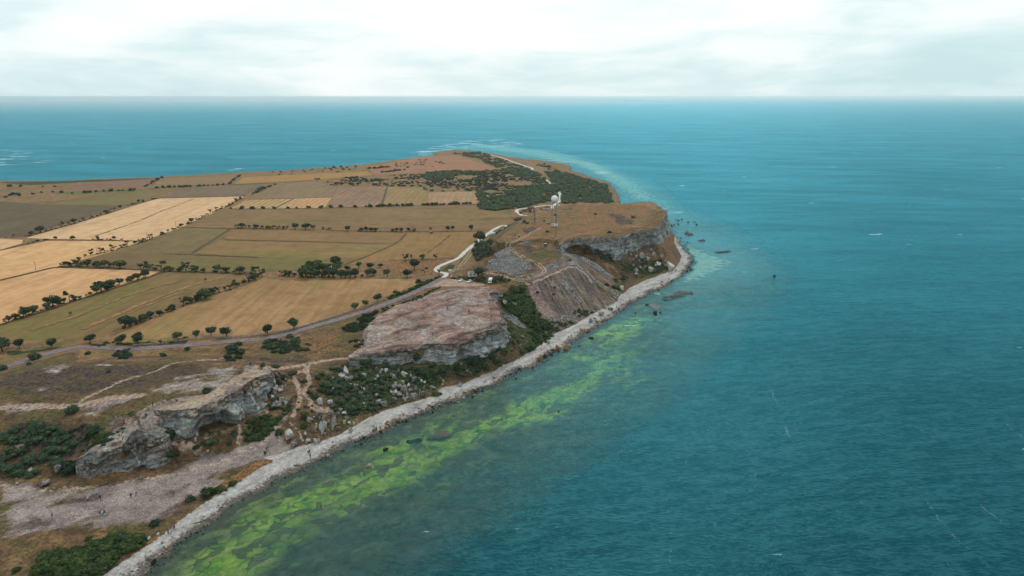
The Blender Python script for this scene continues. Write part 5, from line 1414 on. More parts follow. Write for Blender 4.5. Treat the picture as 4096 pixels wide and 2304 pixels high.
EXTRA = [('C7', [(1060, 740), (1250, 690), (1330, 800), (1200, 930), (1040, 980), (900, 960)], 16, .7, 1.8, .5, 'dark', 'low scrub growing on the lower rock ridge'),
 ('C8', [(850, 220), (1160, 120), (1500, 120), (1900, 150), (2200, 130), (2480, 70), (2470, 190), (2060, 320), (1900, 380), (1560, 250), (1300, 230), (1000, 300)], 130, 1.1, 3.0, .55, 'dark', 'scrub on the slope under the middle bluff'),
 ('C6', [(470, 900), (560, 960), (650, 1090), (570, 1240), (430, 1310), (440, 1120)], 70, 1.2, 3.0, .55, 'green', 'scrub on the seaward corner below the middle bluff'),
 ('C8', [(600, 250), (880, 230), (900, 500), (760, 640), (620, 560)], 22, .8, 1.8, .5, 'dark', 'low scrub beside the gully paths'),
 ('C7', [(1350, 640), (1480, 650), (1500, 800), (1400, 800)], 12, 1.4, 3.2, .6, 'green', 'scrub between the bluff and the lower rock ridge'),
 ('C7', [(1450, 880), (2200, 700), (2220, 860), (1900, 930), (1550, 900)], 26, .7, 1.8, .5, 'dark', 'low scrub on the grass shelf before the cave'),
 ('C8', [(880, 340), (1000, 300), (1300, 230), (1540, 250), (1560, 400), (1440, 560), (1350, 610), (1100, 600), (1000, 540), (1120, 430), (900, 390)], 90, 1.6, 3.8, .62, 'dark', 'low scrub between the boulders of the boulder field'),
 ('C8', [(1700, 200), (1950, 150), (2000, 260), (1850, 330), (1700, 300)], 26, 1.4, 3.2, .6, 'dark', 'scrub below the ledges of the middle bluff'),
 ('C8', [(2220, 60), (2480, 20), (2576, 120), (2400, 220), (2250, 180)], 40, 1.6, 3.6, .6, 'dark', 'scrub at the corner of the middle bluff'),
 ('C8', [(430, 220), (560, 200), (600, 300), (480, 420), (430, 330)], 14, 1.0, 2.2, .6, 'dark', 'scrub at the head of the gully'),
 ('C7', [(560, 760), (760, 700), (1050, 740), (1060, 860), (800, 960), (660, 980)], 40, 1.0, 2.6, .4, 'heath', 'low heath on the slope above the rock ridge'),
 ('C6', [(1500, 300), (1750, 330), (2000, 330), (2050, 400), (1850, 460), (1650, 470)], 60, 1.2, 2.8, .5, 'dark', 'scrub among the rocks of the cliff bowl'),
 ('C5', [(300, 890), (450, 830), (620, 800), (800, 880), (790, 950), (480, 970)], 36, 1.2, 3.2, .55, 'dark', 'scrub in the brown hollow below the road')]
for c, poly, n_, w0, w1, fl, cm, ph in EXTRA: dense_masses.append((c, poly, n_, w0, w1, fl, cm, ph))
LONE = [('C7', 1550, 845, 205, 'green', 'big round bush before the left bluff cave'), ('C7', 1435, 780, 120, 'green', 'bush left of the big round one at the bluff foot'), ('C7', 1580, 1005, 125, 'green', 'round bush right of the lower rock ridge'),
 ('C7', 660, 1130, 150, 'dark', 'dark bush against the left end of the lower rock ridge'), ('C7', 870, 775, 115, 'dark', 'dark round bush on the slope, left of a pair'), ('C7', 965, 835, 115, 'green', 'round bush on the slope, right of a pair'),
 ('C7', 680, 580, 110, 'dark', 'lone flat bush on the bare left bluff'), ('C7', 1940, 390, 80, 'heath', 'flat bush on the pale path of the left bluff'), ('C7', 2185, 800, 40, 'dark', 'small dark bush beside the narrow footpath'),
 ('C7', 2150, 880, 50, 'dark', 'small dark bush above the gravel terrace'), ('C7', 1960, 885, 110, 'dark', 'low bush between two small paths'), ('C7', 1850, 915, 70, 'green', 'low green bush left of the two small paths'),
 ('C8', 555, 265, 60, 'dark', 'upright bush left of the saddle path'), ('C8', 645, 225, 75, 'dark', 'round dark bush beside the saddle path'), ('C8', 872, 265, 58, 'dark', 'upright dark bush right of the saddle path'),
 ('C8', 1057, 190, 55, 'dark', 'upright bush under the left end of the middle bluff'), ('C8', 478, 165, 60, 'dark', 'bush behind the tip of the left bluff'), ('C8', 800, 405, 58, 'dark', 'dark bush at the fork of the gully paths'),
 ('C8', 845, 450, 60, 'dark', 'dark bush below the fork of the gully paths'), ('C8', 908, 390, 75, 'green', 'green bush right of the gully path fork'), ('C8', 475, 475, 80, 'dark', 'dark bush among the boulders left of the gully'),
 ('C8', 740, 715, 80, 'green', 'green bush left of the pointed rocks'), ('C8', 740, 640, 90, 'green', 'upper green bush left of the pointed rocks'), ('C8', 510, 780, 80, 'green', 'bush beside the lone rock fin'), ('C8', 1465, 420, 75, 'green', 'round green bush in the boulder field'),
 ('C8', 1985, 425, 75, 'green', 'round bush at the top of the shingle'), ('C8', 1700, 300, 70, 'green', 'bush right of the leaning slabs'), ('C8', 740, 300, 50, 'green', 'small bush on the mound between the gully paths'),
 ('D1', 1460, 925, 80, 'dark', 'dark round bush alone above the shingle'), ('D1', 1125, 1065, 110, 'dark', 'dark bush at the top of the bottom left thicket'), ('D1', 1940, 665, 150, 'green', 'low green bush at the edge of the terrace'), ('D1', 2070, 615, 95, 'green', 'round green bush on the beach edge'),
 ('D1', 2185, 560, 80, 'green', 'small green bush on the beach edge'), ('D1', 835, 1065, 50, 'green', 'tiny bush in the brown grass'), ('D1', 340, 1390, 90, 'green', 'bush at the bottom edge'), ('D1', 150, 1370, 60, 'green', 'small bush near the bottom left corner'), ('D1', 1780, 700, 80, 'heath', 'flat dark bush on the terrace edge'),
 ('C4', 325, 1020, 90, 'dark', 'bush beside the road at the left'), ('C4', 30, 1125, 80, 'dark', 'bush below the road at the left edge'), ('C4', 275, 1075, 40, 'dark', 'small bush below the left road'), ('C4', 1755, 935, 50, 'dark', 'small bush below the middle road'), ('C4', 1525, 995, 60, 'dark', 'flat bush in the brown hollow'),
 ('C4', 2240, 890, 60, 'dark', 'bush just below the road'), ('C4', 825, 975, 45, 'dark', 'small bush on the back of the left bluff'), ('C4', 1020, 1145, 40, 'dark', 'small dark bush on the bare hill'), ('C4', 2175, 940, 110, 'dark', 'bush beside the footpath from the road'), ('C4', 2250, 975, 90, 'dark', 'lower bush beside the footpath from the road'),
 ('C3', 1145, 910, 34, 'dark', 'dark bush on the plateau near the mast'), ('C3', 870, 800, 60, 'dark', 'bush on the plateau rim by the white road'), ('C3', 930, 815, 40, 'heath', 'low brown bush on the left of the plateau'), ('C3', 960, 830, 34, 'heath', 'second low brown bush on the left of the plateau'), ('C3', 1600, 745, 26, 'dark', 'tiny dark bush in the middle of the plateau'),
 ('C3', 1730, 915, 40, 'heath', 'low bush near the cliff edge'), ('C3', 1945, 775, 40, 'heath', 'low bush in the dark patch of the plateau'), ('C3', 1115, 805, 20, 'dark', 'tiny bush left of the radar tower'), ('C3', 1355, 1175, 26, 'dark', 'small bush above the spoil ridges'),
 ('C6', 980, 590, 30, 'dark', 'small bush on the spoil heap face'), ('C6', 970, 655, 28, 'dark', 'second small bush on the spoil heap face'), ('C6', 820, 635, 34, 'dark', 'bush on the pink side of the spoil heap'), ('C6', 1550, 600, 80, 'green', 'low green bush beside the white boulder'), ('C6', 1470, 565, 44, 'dark', 'bush between the spoil ridges')]
for c, x, y, pw, cm, lb in LONE:
    X, Y, Z = hit(*nat(c, (x, y)))
    w_ = pw * CR[c][2] / pxm(X, Y, Z)
    plant_bush(X, Y, w_ * (.8 if pw < 130 else .72), w_ * 1.1, cm, lb)

# scattered junipers of the far heath, and the woods that read as one mass
def clustered(c, poly, n_, seed, sc, thr, mind):
    W = [G(*nat(c, q), PL) for q in poly]
    a = np.array(W); lo, hi = a.min(0), a.max(0)
    rs = np.random.RandomState(seed)
    Q = rs.uniform(lo, hi, (n_ * 12, 2))
    Q = Q[inside(Q, W)]
    f = fbm(Q[:, 0], Q[:, 1], sc, 3, seed)
    Q = Q[f + rs.uniform(-.12, .12, len(f)) > thr]
    return Q[:n_]
HEATH = np.concatenate([clustered('C2', [(820, 360), (1500, 335), (1900, 320), (2576, 280), (2576, 470), (2350, 482), (1900, 486), (1840, 440), (1530, 430), (1000, 425)], 760, 3, 26, -.16, 1),
    clustered('C3', [(470, 500), (500, 330), (900, 330), (1130, 430), (1230, 560), (1150, 620), (900, 600), (560, 640), (560, 540)], 560, 5, 24, -.16, 1),
    clustered('C2', [(180, 345), (800, 320), (1330, 285), (2300, 250), (2200, 170), (1800, 190), (1300, 240), (700, 290)], 60, 9, 60, -.1, 1),
    clustered('C3', [(1100, 260), (1250, 320), (1400, 360), (1500, 400), (1200, 340), (1000, 300)], 60, 13, 40, -.1, 1)])
order = np.argsort(HEATH[:, 1])
for k in order[:300]:
    x, y = HEATH[k]
    w_ = RNG.uniform(2.4, 6.0)
    plant_bush(x, y, w_ * .5, w_ * 1.1, 'heath', 'dark juniper bush dotted over the brown heath before the far point', 'junipers of the far heath', name='juniper_bush')
def mass(name, pts, w0, w1, fl, cm, n_leaf, label, size=.085):
    rs = np.random.RandomState(5)
    VV, FF, F3, o = [], [], [], 0
    protos = [leaf_cloud(np.random.RandomState(i), crown_blobs(np.random.RandomState(i), 'bush'), n_leaf, size) for i in range(6)]
    for x, y in pts:
        V, F, T = protos[rs.randint(6)]
        w_ = rs.uniform(w0, w1); a = rs.uniform(0, 6.28)
        c_, s_ = math.cos(a) * w_, math.sin(a) * w_
        W = np.c_[V[:, 0] * c_ - V[:, 1] * s_ + x, V[:, 0] * s_ + V[:, 1] * c_ + y, V[:, 2] * w_ * fl + float(hz(x, y)) - .1]
        VV.append(W); FF.append(F + o); F3.append(T[:, :3] + o); o += len(V)
    V = np.concatenate(VV); F = np.concatenate(FF); T = np.concatenate(F3)
    me = bpy.data.meshes.new(name)
    nF, nT = len(F), len(T)
    me.vertices.add(len(V)); me.vertices.foreach_set('co', V.astype(np.float32).ravel())
    li = np.concatenate([F.ravel(), T.ravel()]).astype(np.int32)
    me.loops.add(len(li)); me.loops.foreach_set('vertex_index', li)
    ls = np.concatenate([np.arange(nF) * 4, nF * 4 + np.arange(nT) * 3]).astype(np.int32)
    me.polygons.add(nF + nT); me.polygons.foreach_set('loop_start', ls)
    me.materials.append(LEAF[cm]); me.update(calc_edges=True)
    link(name, me, kind='stuff', label=label, cat='scrub')
for c, poly, n_, w0, w1, fl, cm, ph in dense_masses:
    mass('thicket', scatter(c, poly, n_, 11 + n_, w0 * .3), w0, w1 * 1.05, fl * 1.1, cm, 300, ('dense bushes grown together in ' if ph.startswith('the') else 'dense ') + ph, .045)
mass('heath_scrub', [tuple(HEATH[k]) for k in order[300:]], 2.4, 6.0, .5, 'heath', 46, 'dark juniper scrub merging into one mass on the far heath')
wood = np.concatenate([clustered('C3', [(1230, 480), (1130, 350), (1300, 360), (1500, 410), (1700, 445), (1765, 625), (1300, 655), (1290, 560)], 620, 21, 60, -.6, 1),
    clustered('C3', [(480, 520), (560, 545), (570, 640), (720, 600), (900, 585), (1000, 600), (1150, 625), (1000, 660), (880, 685), (650, 712), (510, 690)], 260, 22, 40, -.6, 1),
    clustered('C3', [(480, 215), (700, 225), (900, 290), (1000, 340), (1120, 400), (1100, 470), (900, 410), (700, 320)], 260, 23, 40, -.12, 1),
    clustered('C3', [(270, 175), (500, 165), (610, 195), (600, 210), (450, 215)], 130, 24, 40, -.3, 1),
    clustered('C3', [(560, 600), (760, 540), (1000, 480), (1130, 420), (1240, 500), (1230, 640), (1150, 625), (900, 600), (600, 640)], 240, 25, 45, -.02, 1), clustered('C3', [(0, 350), (300, 340), (520, 350), (560, 480), (300, 470), (0, 420)], 170, 26, 60, .02, 1)])
mass('hedge_undergrowth', under, 1.3, 3.2, .55, 'grey2', 70, 'ragged low growth filling the hedge bottoms between the trees', .08)
mass('far_tree_rows', [q for r_ in far_rows for q in r_[0]], 3.2, 6.4, .85, 'dark', 90, 'thin rows of small trees along the farthest fields and shore', .07)
mass('woodland', [tuple(q) for q in wood], 5.0, 9.0, .6, 'dark', 60, 'dense dark woodland covering the low ground behind the plateau')
# ------------------------------------------------------------------ rocks
def rock_mat(name, stops, lichen=None, la=.0):
    m, n = mat(name)
    p = n.pos()
    oi = n.node('ShaderNodeObjectInfo').outputs['Random']
    nz = n.noise(p, 1.1, 5, .68); nb = n.noise(p, .35, 3, .6)
    f = n.math('ADD', n.math('MULTIPLY', nz, .7), n.math('ADD', n.math('MULTIPLY', nb, .15), n.math('MULTIPLY', oi, .15)))
    c = n.ramp(f, [(.36, stops[0]), (.47, stops[1]), (.58, stops[2])])
    if lichen: c = n.mix(n.math('MULTIPLY', n.sstep(nb, .42, .58), la), c, lichen)
    n.out(n.bsdf(c, .93, n.bump(nz, 1.0, .5), .12).outputs[0])
    return m
M_ROCK = {'pale': rock_mat('boulder_pale', (alb(96, 94, 94), alb(160, 154, 150), alb(216, 210, 202))),
          'grey': rock_mat('boulder_grey', (alb(70, 66, 66), alb(124, 116, 112), alb(180, 170, 162))),
          'white': rock_mat('boulder_white', (alb(96, 92, 90), alb(172, 166, 160), alb(226, 220, 212))),
          'ochre': rock_mat('boulder_ochre', (alb(96, 76, 60), alb(156, 122, 92), alb(196, 162, 128)), alb(178, 118, 52), .8),
          'rosy': rock_mat('boulder_rosy', (alb(120, 98, 90), alb(176, 150, 138), alb(214, 194, 182))),
          'rubble': rock_mat('rubble_white', (alb(150, 148, 146), alb(206, 204, 200), alb(240, 238, 234))),
          'skerry': rock_mat('rock_awash', (alb(54, 50, 46), alb(84, 77, 70), alb(114, 105, 95))),
          'wet': rock_mat('boulder_wet', (alb(34, 34, 36), alb(58, 54, 52), alb(92, 84, 76)))}
def rock_mesh(seed, flat=1.0, npt=12, subd=True):
    rs = np.random.RandomState(seed)
    bm = bmesh.new()
    P = rs.uniform(-1, 1, (npt, 3)); P /= (np.abs(P) ** 2.6).sum(1)[:, None] ** (1 / 2.6)
    P *= rs.uniform(.82, 1.0, (npt, 1)) * .5 * np.array([1, rs.uniform(.65, .95), flat])
    for q in P: bm.verts.new(q)
    r = bmesh.ops.convex_hull(bm, input=bm.verts[:])
    bmesh.ops.delete(bm, geom=[g for g in r.get('geom_interior', []) if isinstance(g, bmesh.types.BMVert)], context='VERTS')
    if subd:
        bmesh.ops.bevel(bm, geom=bm.edges[:], offset=.02, segments=1, affect='EDGES')
        bmesh.ops.triangulate(bm, faces=bm.faces[:])
        bmesh.ops.subdivide_edges(bm, edges=[e for e in bm.edges if e.calc_length() > .22], cuts=1)
        for v in bm.verts: v.co *= 1 + rs.uniform(-.09, .06)
    zmin = min(v.co.z for v in bm.verts); zmax = max(v.co.z for v in bm.verts)
    for v in bm.verts: v.co.z = (v.co.z - zmin) / (zmax - zmin)          # foot at 0, height 1
    bm.normal_update()
    me = bpy.data.meshes.new('rock'); bm.to_mesh(me); bm.free()
    return me
RK = {}
for cm in M_ROCK:
    for i in range(7):
        me = rock_mesh(40 + i * 3 + len(cm)); me.materials.append(M_ROCK[cm])
        RK.setdefault(cm, []).append(me)
def boulder(x, y, wid, h, cm, label, group=None, z=None, name='boulder', sink=.18, wy=None):
    o = link(name, RNG.choice(RK[cm]), label=label, cat='boulder', group=group)
    o.location = (x, y, (float(hz(x, y)) if z is None else z) - h * sink)
    o.scale = (wid, wy or wid * RNG.uniform(.7, 1.05), h * (1 + sink))
    o.rotation_euler = (RNG.uniform(-.12, .12), RNG.uniform(-.12, .12), RNG.uniform(0, 6.28))
    return o
BOULD = [
 ('C8', 430, 312, 52, 66, 'white', 'pale upright boulder below the tip of the left bluff'), ('C8', 488, 245, 42, 34, 'pale', 'small jagged boulder behind the pale upright one'),
 ('C8', 455, 405, 92, 66, 'grey', 'broad ledge-like rock left of the gully'), ('C8', 470, 360, 70, 34, 'pale', 'flat pale rock lying on the broad ledge rock'), ('C8', 520, 385, 60, 22, 'white', 'thin white slab beside the broad ledge rock'),
 ('C8', 530, 488, 56, 48, 'pale', 'round grey boulder left of the gully path'), ('C8', 585, 488, 56, 36, 'pale', 'flat-topped boulder beside the round one'), ('C8', 480, 520, 60, 52, 'grey', 'pointed grey rock among the scrub'),
 ('C8', 510, 535, 70, 40, 'grey', 'low grey rock right of the pointed one'), ('C8', 566, 360, 30, 44, 'pale', 'small curved boulder by the gully'), ('C8', 370, 500, 60, 70, 'grey', 'rubble block beside the left bluff foot'), ('C8', 390, 430, 50, 50, 'grey', 'grey block in the shadow of the left bluff'),
 ('C8', 1135, 218, 84, 74, 'pale', 'tall pale block behind the square boulder'), ('C8', 1100, 272, 78, 62, 'white', 'square white-topped boulder of the boulder field'), ('C8', 1142, 285, 56, 44, 'grey', 'cracked block right of the square boulder'), ('C8', 1310, 258, 76, 52, 'pale', 'large flat-topped boulder in the bushes'),
 ('C8', 1230, 132, 40, 26, 'white', 'small white block below the bluff edge'), ('C8', 1250, 175, 40, 16, 'white', 'thin white slab below the bluff edge'), ('C8', 1005, 268, 52, 24, 'white', 'low pale slab left of the square boulder'), ('C8', 1620, 240, 48, 84, 'grey', 'tall standing rock with a pale head'),
 ('C8', 1680, 232, 74, 40, 'pale', 'leaning slabs right of the standing rock'), ('C8', 1580, 262, 36, 46, 'pale', 'upright stone left of the standing rock'), ('C8', 1222, 362, 62, 56, 'grey', 'dark grey boulder sunk in bushes'), ('C8', 1275, 425, 62, 46, 'grey', 'grey boulder right of the sunken one'),
 ('C8', 1590, 378, 74, 72, 'grey', 'big block at the top of the tumbled slabs'), ('C8', 1672, 408, 100, 96, 'grey', 'biggest tilted slab of the tumbled rocks'), ('C8', 1590, 412, 56, 46, 'white', 'white-topped block in the tumbled rocks'), ('C8', 1632, 432, 60, 46, 'pale', 'pale slab leaning on its neighbours'),
 ('C8', 1765, 462, 86, 66, 'grey', 'broad rounded boulder right of the tumbled slabs'), ('C8', 1850, 432, 84, 54, 'grey', 'flat boulder near the shingle'), ('C8', 1690, 480, 66, 50, 'grey', 'wedge boulder below the biggest slab'), ('C8', 1585, 498, 80, 64, 'grey', 'leaning triangular slab near the beach'),
 ('C8', 1440, 492, 80, 34, 'pale', 'flat table-like slab at the beach edge'), ('C8', 1495, 528, 84, 66, 'grey', 'rounded rock beside the table slab'), ('C8', 1840, 305, 42, 34, 'pale', 'small pale boulder on the grass slope'), ('C8', 1950, 362, 76, 40, 'pale', 'cluster of pale blocks above the shingle'),
 ('C8', 2200, 335, 52, 34, 'pale', 'lone pale block on the shingle edge'), ('C8', 1768, 300, 36, 60, 'grey', 'slim upright rock on the slope'), ('C8', 893, 515, 56, 80, 'pale', 'white-capped upright rock right of the gully'), ('C8', 985, 500, 62, 34, 'pale', 'flat broken rock beside the white-capped one'),
 ('C8', 875, 640, 74, 64, 'grey', 'pale-topped block over the dark hollow'), ('C8', 800, 668, 66, 56, 'grey', 'left block of the pointed rocks'), ('C8', 900, 770, 60, 130, 'pale', 'tall split pointed rock near the beach'), ('C8', 940, 740, 40, 90, 'pale', 'narrow fin beside the split pointed rock'), ('C8', 850, 760, 60, 80, 'grey', 'dark rock left of the split pointed rock'),
 ('C8', 985, 612, 60, 54, 'white', 'rounded white rock behind the leaning rock'), ('C8', 1032, 735, 110, 150, 'white', 'big pale overhanging rock near the beach'), ('C8', 1056, 612, 52, 44, 'grey', 'cracked rock behind the overhanging one'), ('C8', 1132, 662, 62, 50, 'grey', 'grey boulder right of the overhanging rock'), ('C8', 1166, 695, 34, 28, 'white', 'small white boulder near the beach'),
 ('C8', 1206, 700, 36, 34, 'pale', 'small round boulder near the beach'), ('C8', 1172, 772, 48, 46, 'white', 'white-capped boulder on the shingle edge'), ('C8', 752, 796, 48, 34, 'pale', 'oval boulder left of the pointed rocks'), ('C8', 725, 864, 34, 26, 'white', 'small white boulder at the beach edge'), ('C8', 782, 866, 56, 38, 'pale', 'oval boulder at the beach edge'),
 ('C8', 842, 872, 48, 50, 'pale', 'leaning oval boulder at the beach edge'), ('C8', 612, 830, 96, 92, 'pale', 'long weathered rock fin beside the terrace'), ('C8', 640, 895, 62, 62, 'grey', 'lower end of the weathered rock fin'), ('C8', 1150, 552, 64, 34, 'grey', 'boulder between the green bushes'), ('C8', 1300, 522, 32, 40, 'pale', 'jagged boulder in the green bushes'),
 ('C8', 870, 870, 60, 40, 'grey', 'broken rocks above the shingle'), ('C8', 935, 800, 70, 30, 'grey', 'low rock at the foot of the pointed rocks'),
 ('C8', 1388, 716, 36, 30, 'pale', 'boulder standing on the shingle'), ('C8', 1405, 752, 62, 32, 'ochre', 'orange flat boulder at the water'), ('C8', 1670, 616, 42, 30, 'rosy', 'rosy boulder on the shingle'), ('C8', 1912, 520, 42, 24, 'rosy', 'oval rosy boulder on the grey shingle'), ('C8', 1776, 508, 36, 24, 'white', 'white boulder at the back of the beach'), ('C8', 1830, 556, 44, 26, 'rosy', 'rosy boulder at the waterline'),
 ('C6', 925, 1112, 56, 40, 'pale', 'square pale block beside the orange boulders'), ('C6', 1005, 1165, 66, 50, 'ochre', 'dark lichened boulder at the water'), ('C6', 1090, 1168, 54, 62, 'ochre', 'tall orange-topped boulder standing in the water'), ('C6', 925, 1195, 46, 34, 'rosy', 'rosy block left of the lichened boulder'), ('C6', 848, 1240, 40, 32, 'ochre', 'small orange boulder on the shore'),
 ('C6', 890, 1235, 58, 28, 'wet', 'dark flat boulder beside the small orange one'), ('C6', 1235, 988, 42, 26, 'ochre', 'orange boulder on the white shingle'), ('C6', 745, 1330, 46, 30, 'rosy', 'brown boulder at the waterline'), ('C6', 1320, 908, 56, 42, 'pale', 'pale angular boulder of the shore group'), ('C6', 1362, 878, 50, 40, 'pale', 'tilted striped slab of the shore group'),
 ('C6', 1382, 910, 58, 30, 'rosy', 'flat brown boulder of the shore group'), ('C6', 1412, 845, 72, 42, 'grey', 'broad slab behind the shore group'), ('C6', 1500, 798, 64, 30, 'grey', 'long dark slab at the heap foot'), ('C6', 1452, 782, 44, 24, 'grey', 'small slab at the heap foot'), ('C6', 1610, 612, 50, 52, 'white', 'large white boulder alone at the top of the shingle'),
 ('C6', 515, 752, 82, 54, 'grey', 'big square block in the wooded gully'), ('C6', 600, 762, 64, 50, 'pale', 'pale block right of the square one in the gully'), ('C6', 475, 775, 30, 20, 'white', 'small white block beside the square one'), ('C6', 1645, 748, 30, 20, 'ochre', 'small orange boulder below the white spit'), ('C6', 1845, 748, 36, 24, 'wet', 'dark boulder offshore of the spit'),
 ('C6', 1920, 832, 58, 40, 'wet', 'biggest dark boulder offshore of the spit'), ('C6', 1972, 822, 26, 20, 'wet', 'small dark boulder beside the biggest one offshore'), ('C6', 1320, 1060, 56, 20, 'wet', 'flat dark rock alone in the green shallows'), ('C6', 1735, 828, 32, 18, 'wet', 'small flat rock in the shallows'), ('C6', 1210, 1130, 40, 12, 'wet', 'low flat rock near the lichened boulder'),
 ('C6', 2060, 425, 92, 86, 'white', 'biggest pale rock at the end of the cliff bowl'), ('C6', 1945, 388, 92, 46, 'pale', 'long pale outcrop left of the biggest bowl rock'), ('C6', 1985, 305, 50, 42, 'white', 'white rock on the slope above the outcrop'), ('C6', 1915, 295, 50, 60, 'white', 'jagged white rock under the cliff corner'), ('C6', 1800, 305, 60, 60, 'pale', 'split rock in the middle of the cliff bowl'),
 ('C6', 1742, 445, 46, 54, 'pale', 'standing rock low in the cliff bowl'), ('C6', 1745, 478, 54, 34, 'pale', 'rubble below the standing bowl rock'), ('C6', 1880, 430, 70, 40, 'pale', 'low pale rocks near the beach'), ('C6', 1690, 300, 50, 40, 'grey', 'grey rock under the great cliff'), ('C6', 1850, 330, 60, 40, 'pale', 'pale rock uphill of the long outcrop'),
 ('C6', 540, 1040, 60, 60, 'pale', 'pale crag on the slope right of the middle bluff'), ('C6', 570, 1090, 50, 60, 'grey', 'lower crag on the slope right of the middle bluff'), ('C6', 655, 1150, 40, 60, 'grey', 'upright crag above the shingle'), ('C6', 500, 1085, 30, 24, 'white', 'small white boulder on the slope'), ('C6', 680, 1060, 44, 40, 'grey', 'grey crag in the green slope'),
 ('C6', 800, 890, 44, 30, 'grey', 'grey block in the gully bushes'), ('C6', 740, 850, 40, 34, 'grey', 'upper grey block in the gully bushes'), ('C6', 898, 562, 18, 30, 'white', 'white stone high on the spoil heap'), ('C6', 870, 605, 18, 22, 'white', 'second white stone on the spoil heap'),
 ('E6', 320, 545, 20, 60, 'grey', 'narrow upright stone at the heap foot'), ('E6', 730, 215, 4, 4, 'white', None),
 ('W', 965, 656, 24, 16, 'wet', 'single dark rock far out in open water'), ('D2', 1505, 232, 70, 34, 'wet', 'brown rock awash in the algae'), ('D2', 1345, 378, 66, 28, 'rosy', 'reddish rock breaking the surface in the bright algae'), ('D3', 550, 815, 36, 24, 'wet', 'small dark rock with gulls in the algae'), ('D3', 150, 500, 40, 16, 'wet', 'dark rock near the shingle in the shallows'),
 ('D1', 1480, 1030, 28, 20, 'white', 'white boulder at the lower beach edge'), ('D1', 160, 555, 36, 18, 'pale', 'pale stone at the left end of the terrace'), ('D1', 285, 430, 36, 30, 'pale', 'pale rounded boulder in the left thicket'), ('D1', 1370, 1070, 70, 24, 'pale', 'pale flat rock beside the bottom left thicket'),
 ('D1', 430, 560, 110, 40, 'grey', 'flat striped rock on the left edge of the terrace'), ('D1', 540, 430, 90, 60, 'grey', 'layered rock below the left thicket'), ('C7', 1830, 850, 44, 36, 'grey', 'small rough rock before the cave'), ('C7', 1940, 835, 40, 24, 'pale', 'pale small rock before the cave'), ('C7', 1945, 945, 22, 16, 'white', 'white stone above the gravel terrace'),
 ('C5', 1250, 890, 40, 40, 'grey', 'grey block at the low corner of the middle bluff'), ('C5', 1170, 1040, 52, 40, 'pale', 'rounded end block of the middle bluff'), ('C2', 1935, 872, 52, 24, 'pale', 'pile of pale fieldstones in the olive field'),
]
for c, x, y, pw, ph, cm, lb in BOULD:
    if lb is None: continue
    X, Y, Z = hit(*nat(c, (x, y)))
    s_ = pxm(X, Y, Z); k = CR[c][2]
    boulder(X, Y, pw * k / s_ * 1.05, ph * k / s_ * .95, cm, lb, z=max(Z, -.5) if Z < 0 else None)

FALLEN = [('C8', [(1000, 260), (1500, 140), (1560, 330), (1450, 520), (1150, 420), (980, 380)], 26, 'the boulder field'), ('C8', [(1540, 230), (1900, 250), (1880, 430), (1560, 500)], 26, 'the tumbled slabs'), ('C8', [(360, 300), (560, 330), (600, 540), (400, 560)], 14, 'the foot of the left bluff'),
          ('C8', [(760, 600), (1100, 560), (1180, 700), (900, 800)], 14, 'the pointed rocks'), ('C6', [(1650, 290), (2050, 270), (2080, 410), (1750, 450)], 24, 'the cliff bowl')]
for c, poly, n_, ph in FALLEN:
    for i, (x, y) in enumerate(scatter(c, poly, n_, 900 + n_ + len(ph), 1.6)):
        s_ = RNG.uniform(1.1, 2.8)
        boulder(x, y, s_, s_ * RNG.uniform(.45, .8), RNG.choice(('pale', 'grey', 'grey', 'white')), '%s fallen block from left among %s' % (nth(i), ph), 'fallen blocks among ' + ph, name='fallen_block')
def joined_stones(name, items, mats, label, cat='stones', parent=None):
    """items: x, y, z, sx, sy, sz, rot, material index"""
    base = []
    for i in range(5):
        me = rock_mesh(300 + i, 1.0, 9, False)
        bm = bmesh.new(); bm.from_mesh(me); bmesh.ops.triangulate(bm, faces=bm.faces[:])
        base.append((np.array([v.co[:] for v in bm.verts]), np.array([[v.index for v in f.verts] for f in bm.faces])))
        bm.free(); bpy.data.meshes.remove(me)
    V, F, Mi, o = [], [], [], 0
    for k, (x, y, z, sx, sy, sz, r, mi) in enumerate(items):
        bv, bf_ = base[k % 5]
        c_, s_ = math.cos(r), math.sin(r)
        a, b = bv[:, 0] * sx, bv[:, 1] * sy
        V.append(np.c_[a * c_ - b * s_ + x, a * s_ + b * c_ + y, bv[:, 2] * sz + z]); F.append(bf_ + o); o += len(bv); Mi += [mi] * len(bf_)
    me = mesh_np(name, np.concatenate(V), np.concatenate(F), mats, fm=Mi)
    return link(name, me, parent=parent, label=None if parent else label, cat=None if parent else cat, kind='stuff')
# boulders along the waterline: the larger ones singly, the rest as shingle
CS = spline([p for p in COAST[:36]], 1.0)
CT = np.gradient(CS, axis=0); CT /= np.hypot(CT[:, 0], CT[:, 1])[:, None]
CNn = np.c_[CT[:, 1], -CT[:, 0]]                      # seaward
CS_ok = (CS[:, 1] > 158) & (CS[:, 1] < 640)
rs = np.random.RandomState(77)
big, small = [], []
idx = np.where(CS_ok)[0]
for k in rs.choice(idx, 9000):
    x0, y0 = CS[k]
    rocky = .5 + fbm(np.array([x0]), np.array([y0]), 30, 2, 9)[0] + (.5 if 255 < y0 < 460 else 0)
    off = rs.normal(0, 1.7) - .2
    if y0 > 560: off = abs(rs.normal(0, 5)) - 2
    x, y = x0 + CNn[k, 0] * off, y0 + CNn[k, 1] * off
    z = float(hz(x, y))
    if z < -1.2: continue
    r_ = rs.rand()
    if r_ < .035 * (rocky + .35) * 2 and len(big) < 165 and z > -.6:
        big.append((x, y, z, rs.uniform(.9, 2.0), off))
    elif len(small) < 3600 and r_ < .25 + rocky * .6:
        small.append((x, y, z, rs.uniform(.32, .95), off))
big.sort(key=lambda q: q[1])
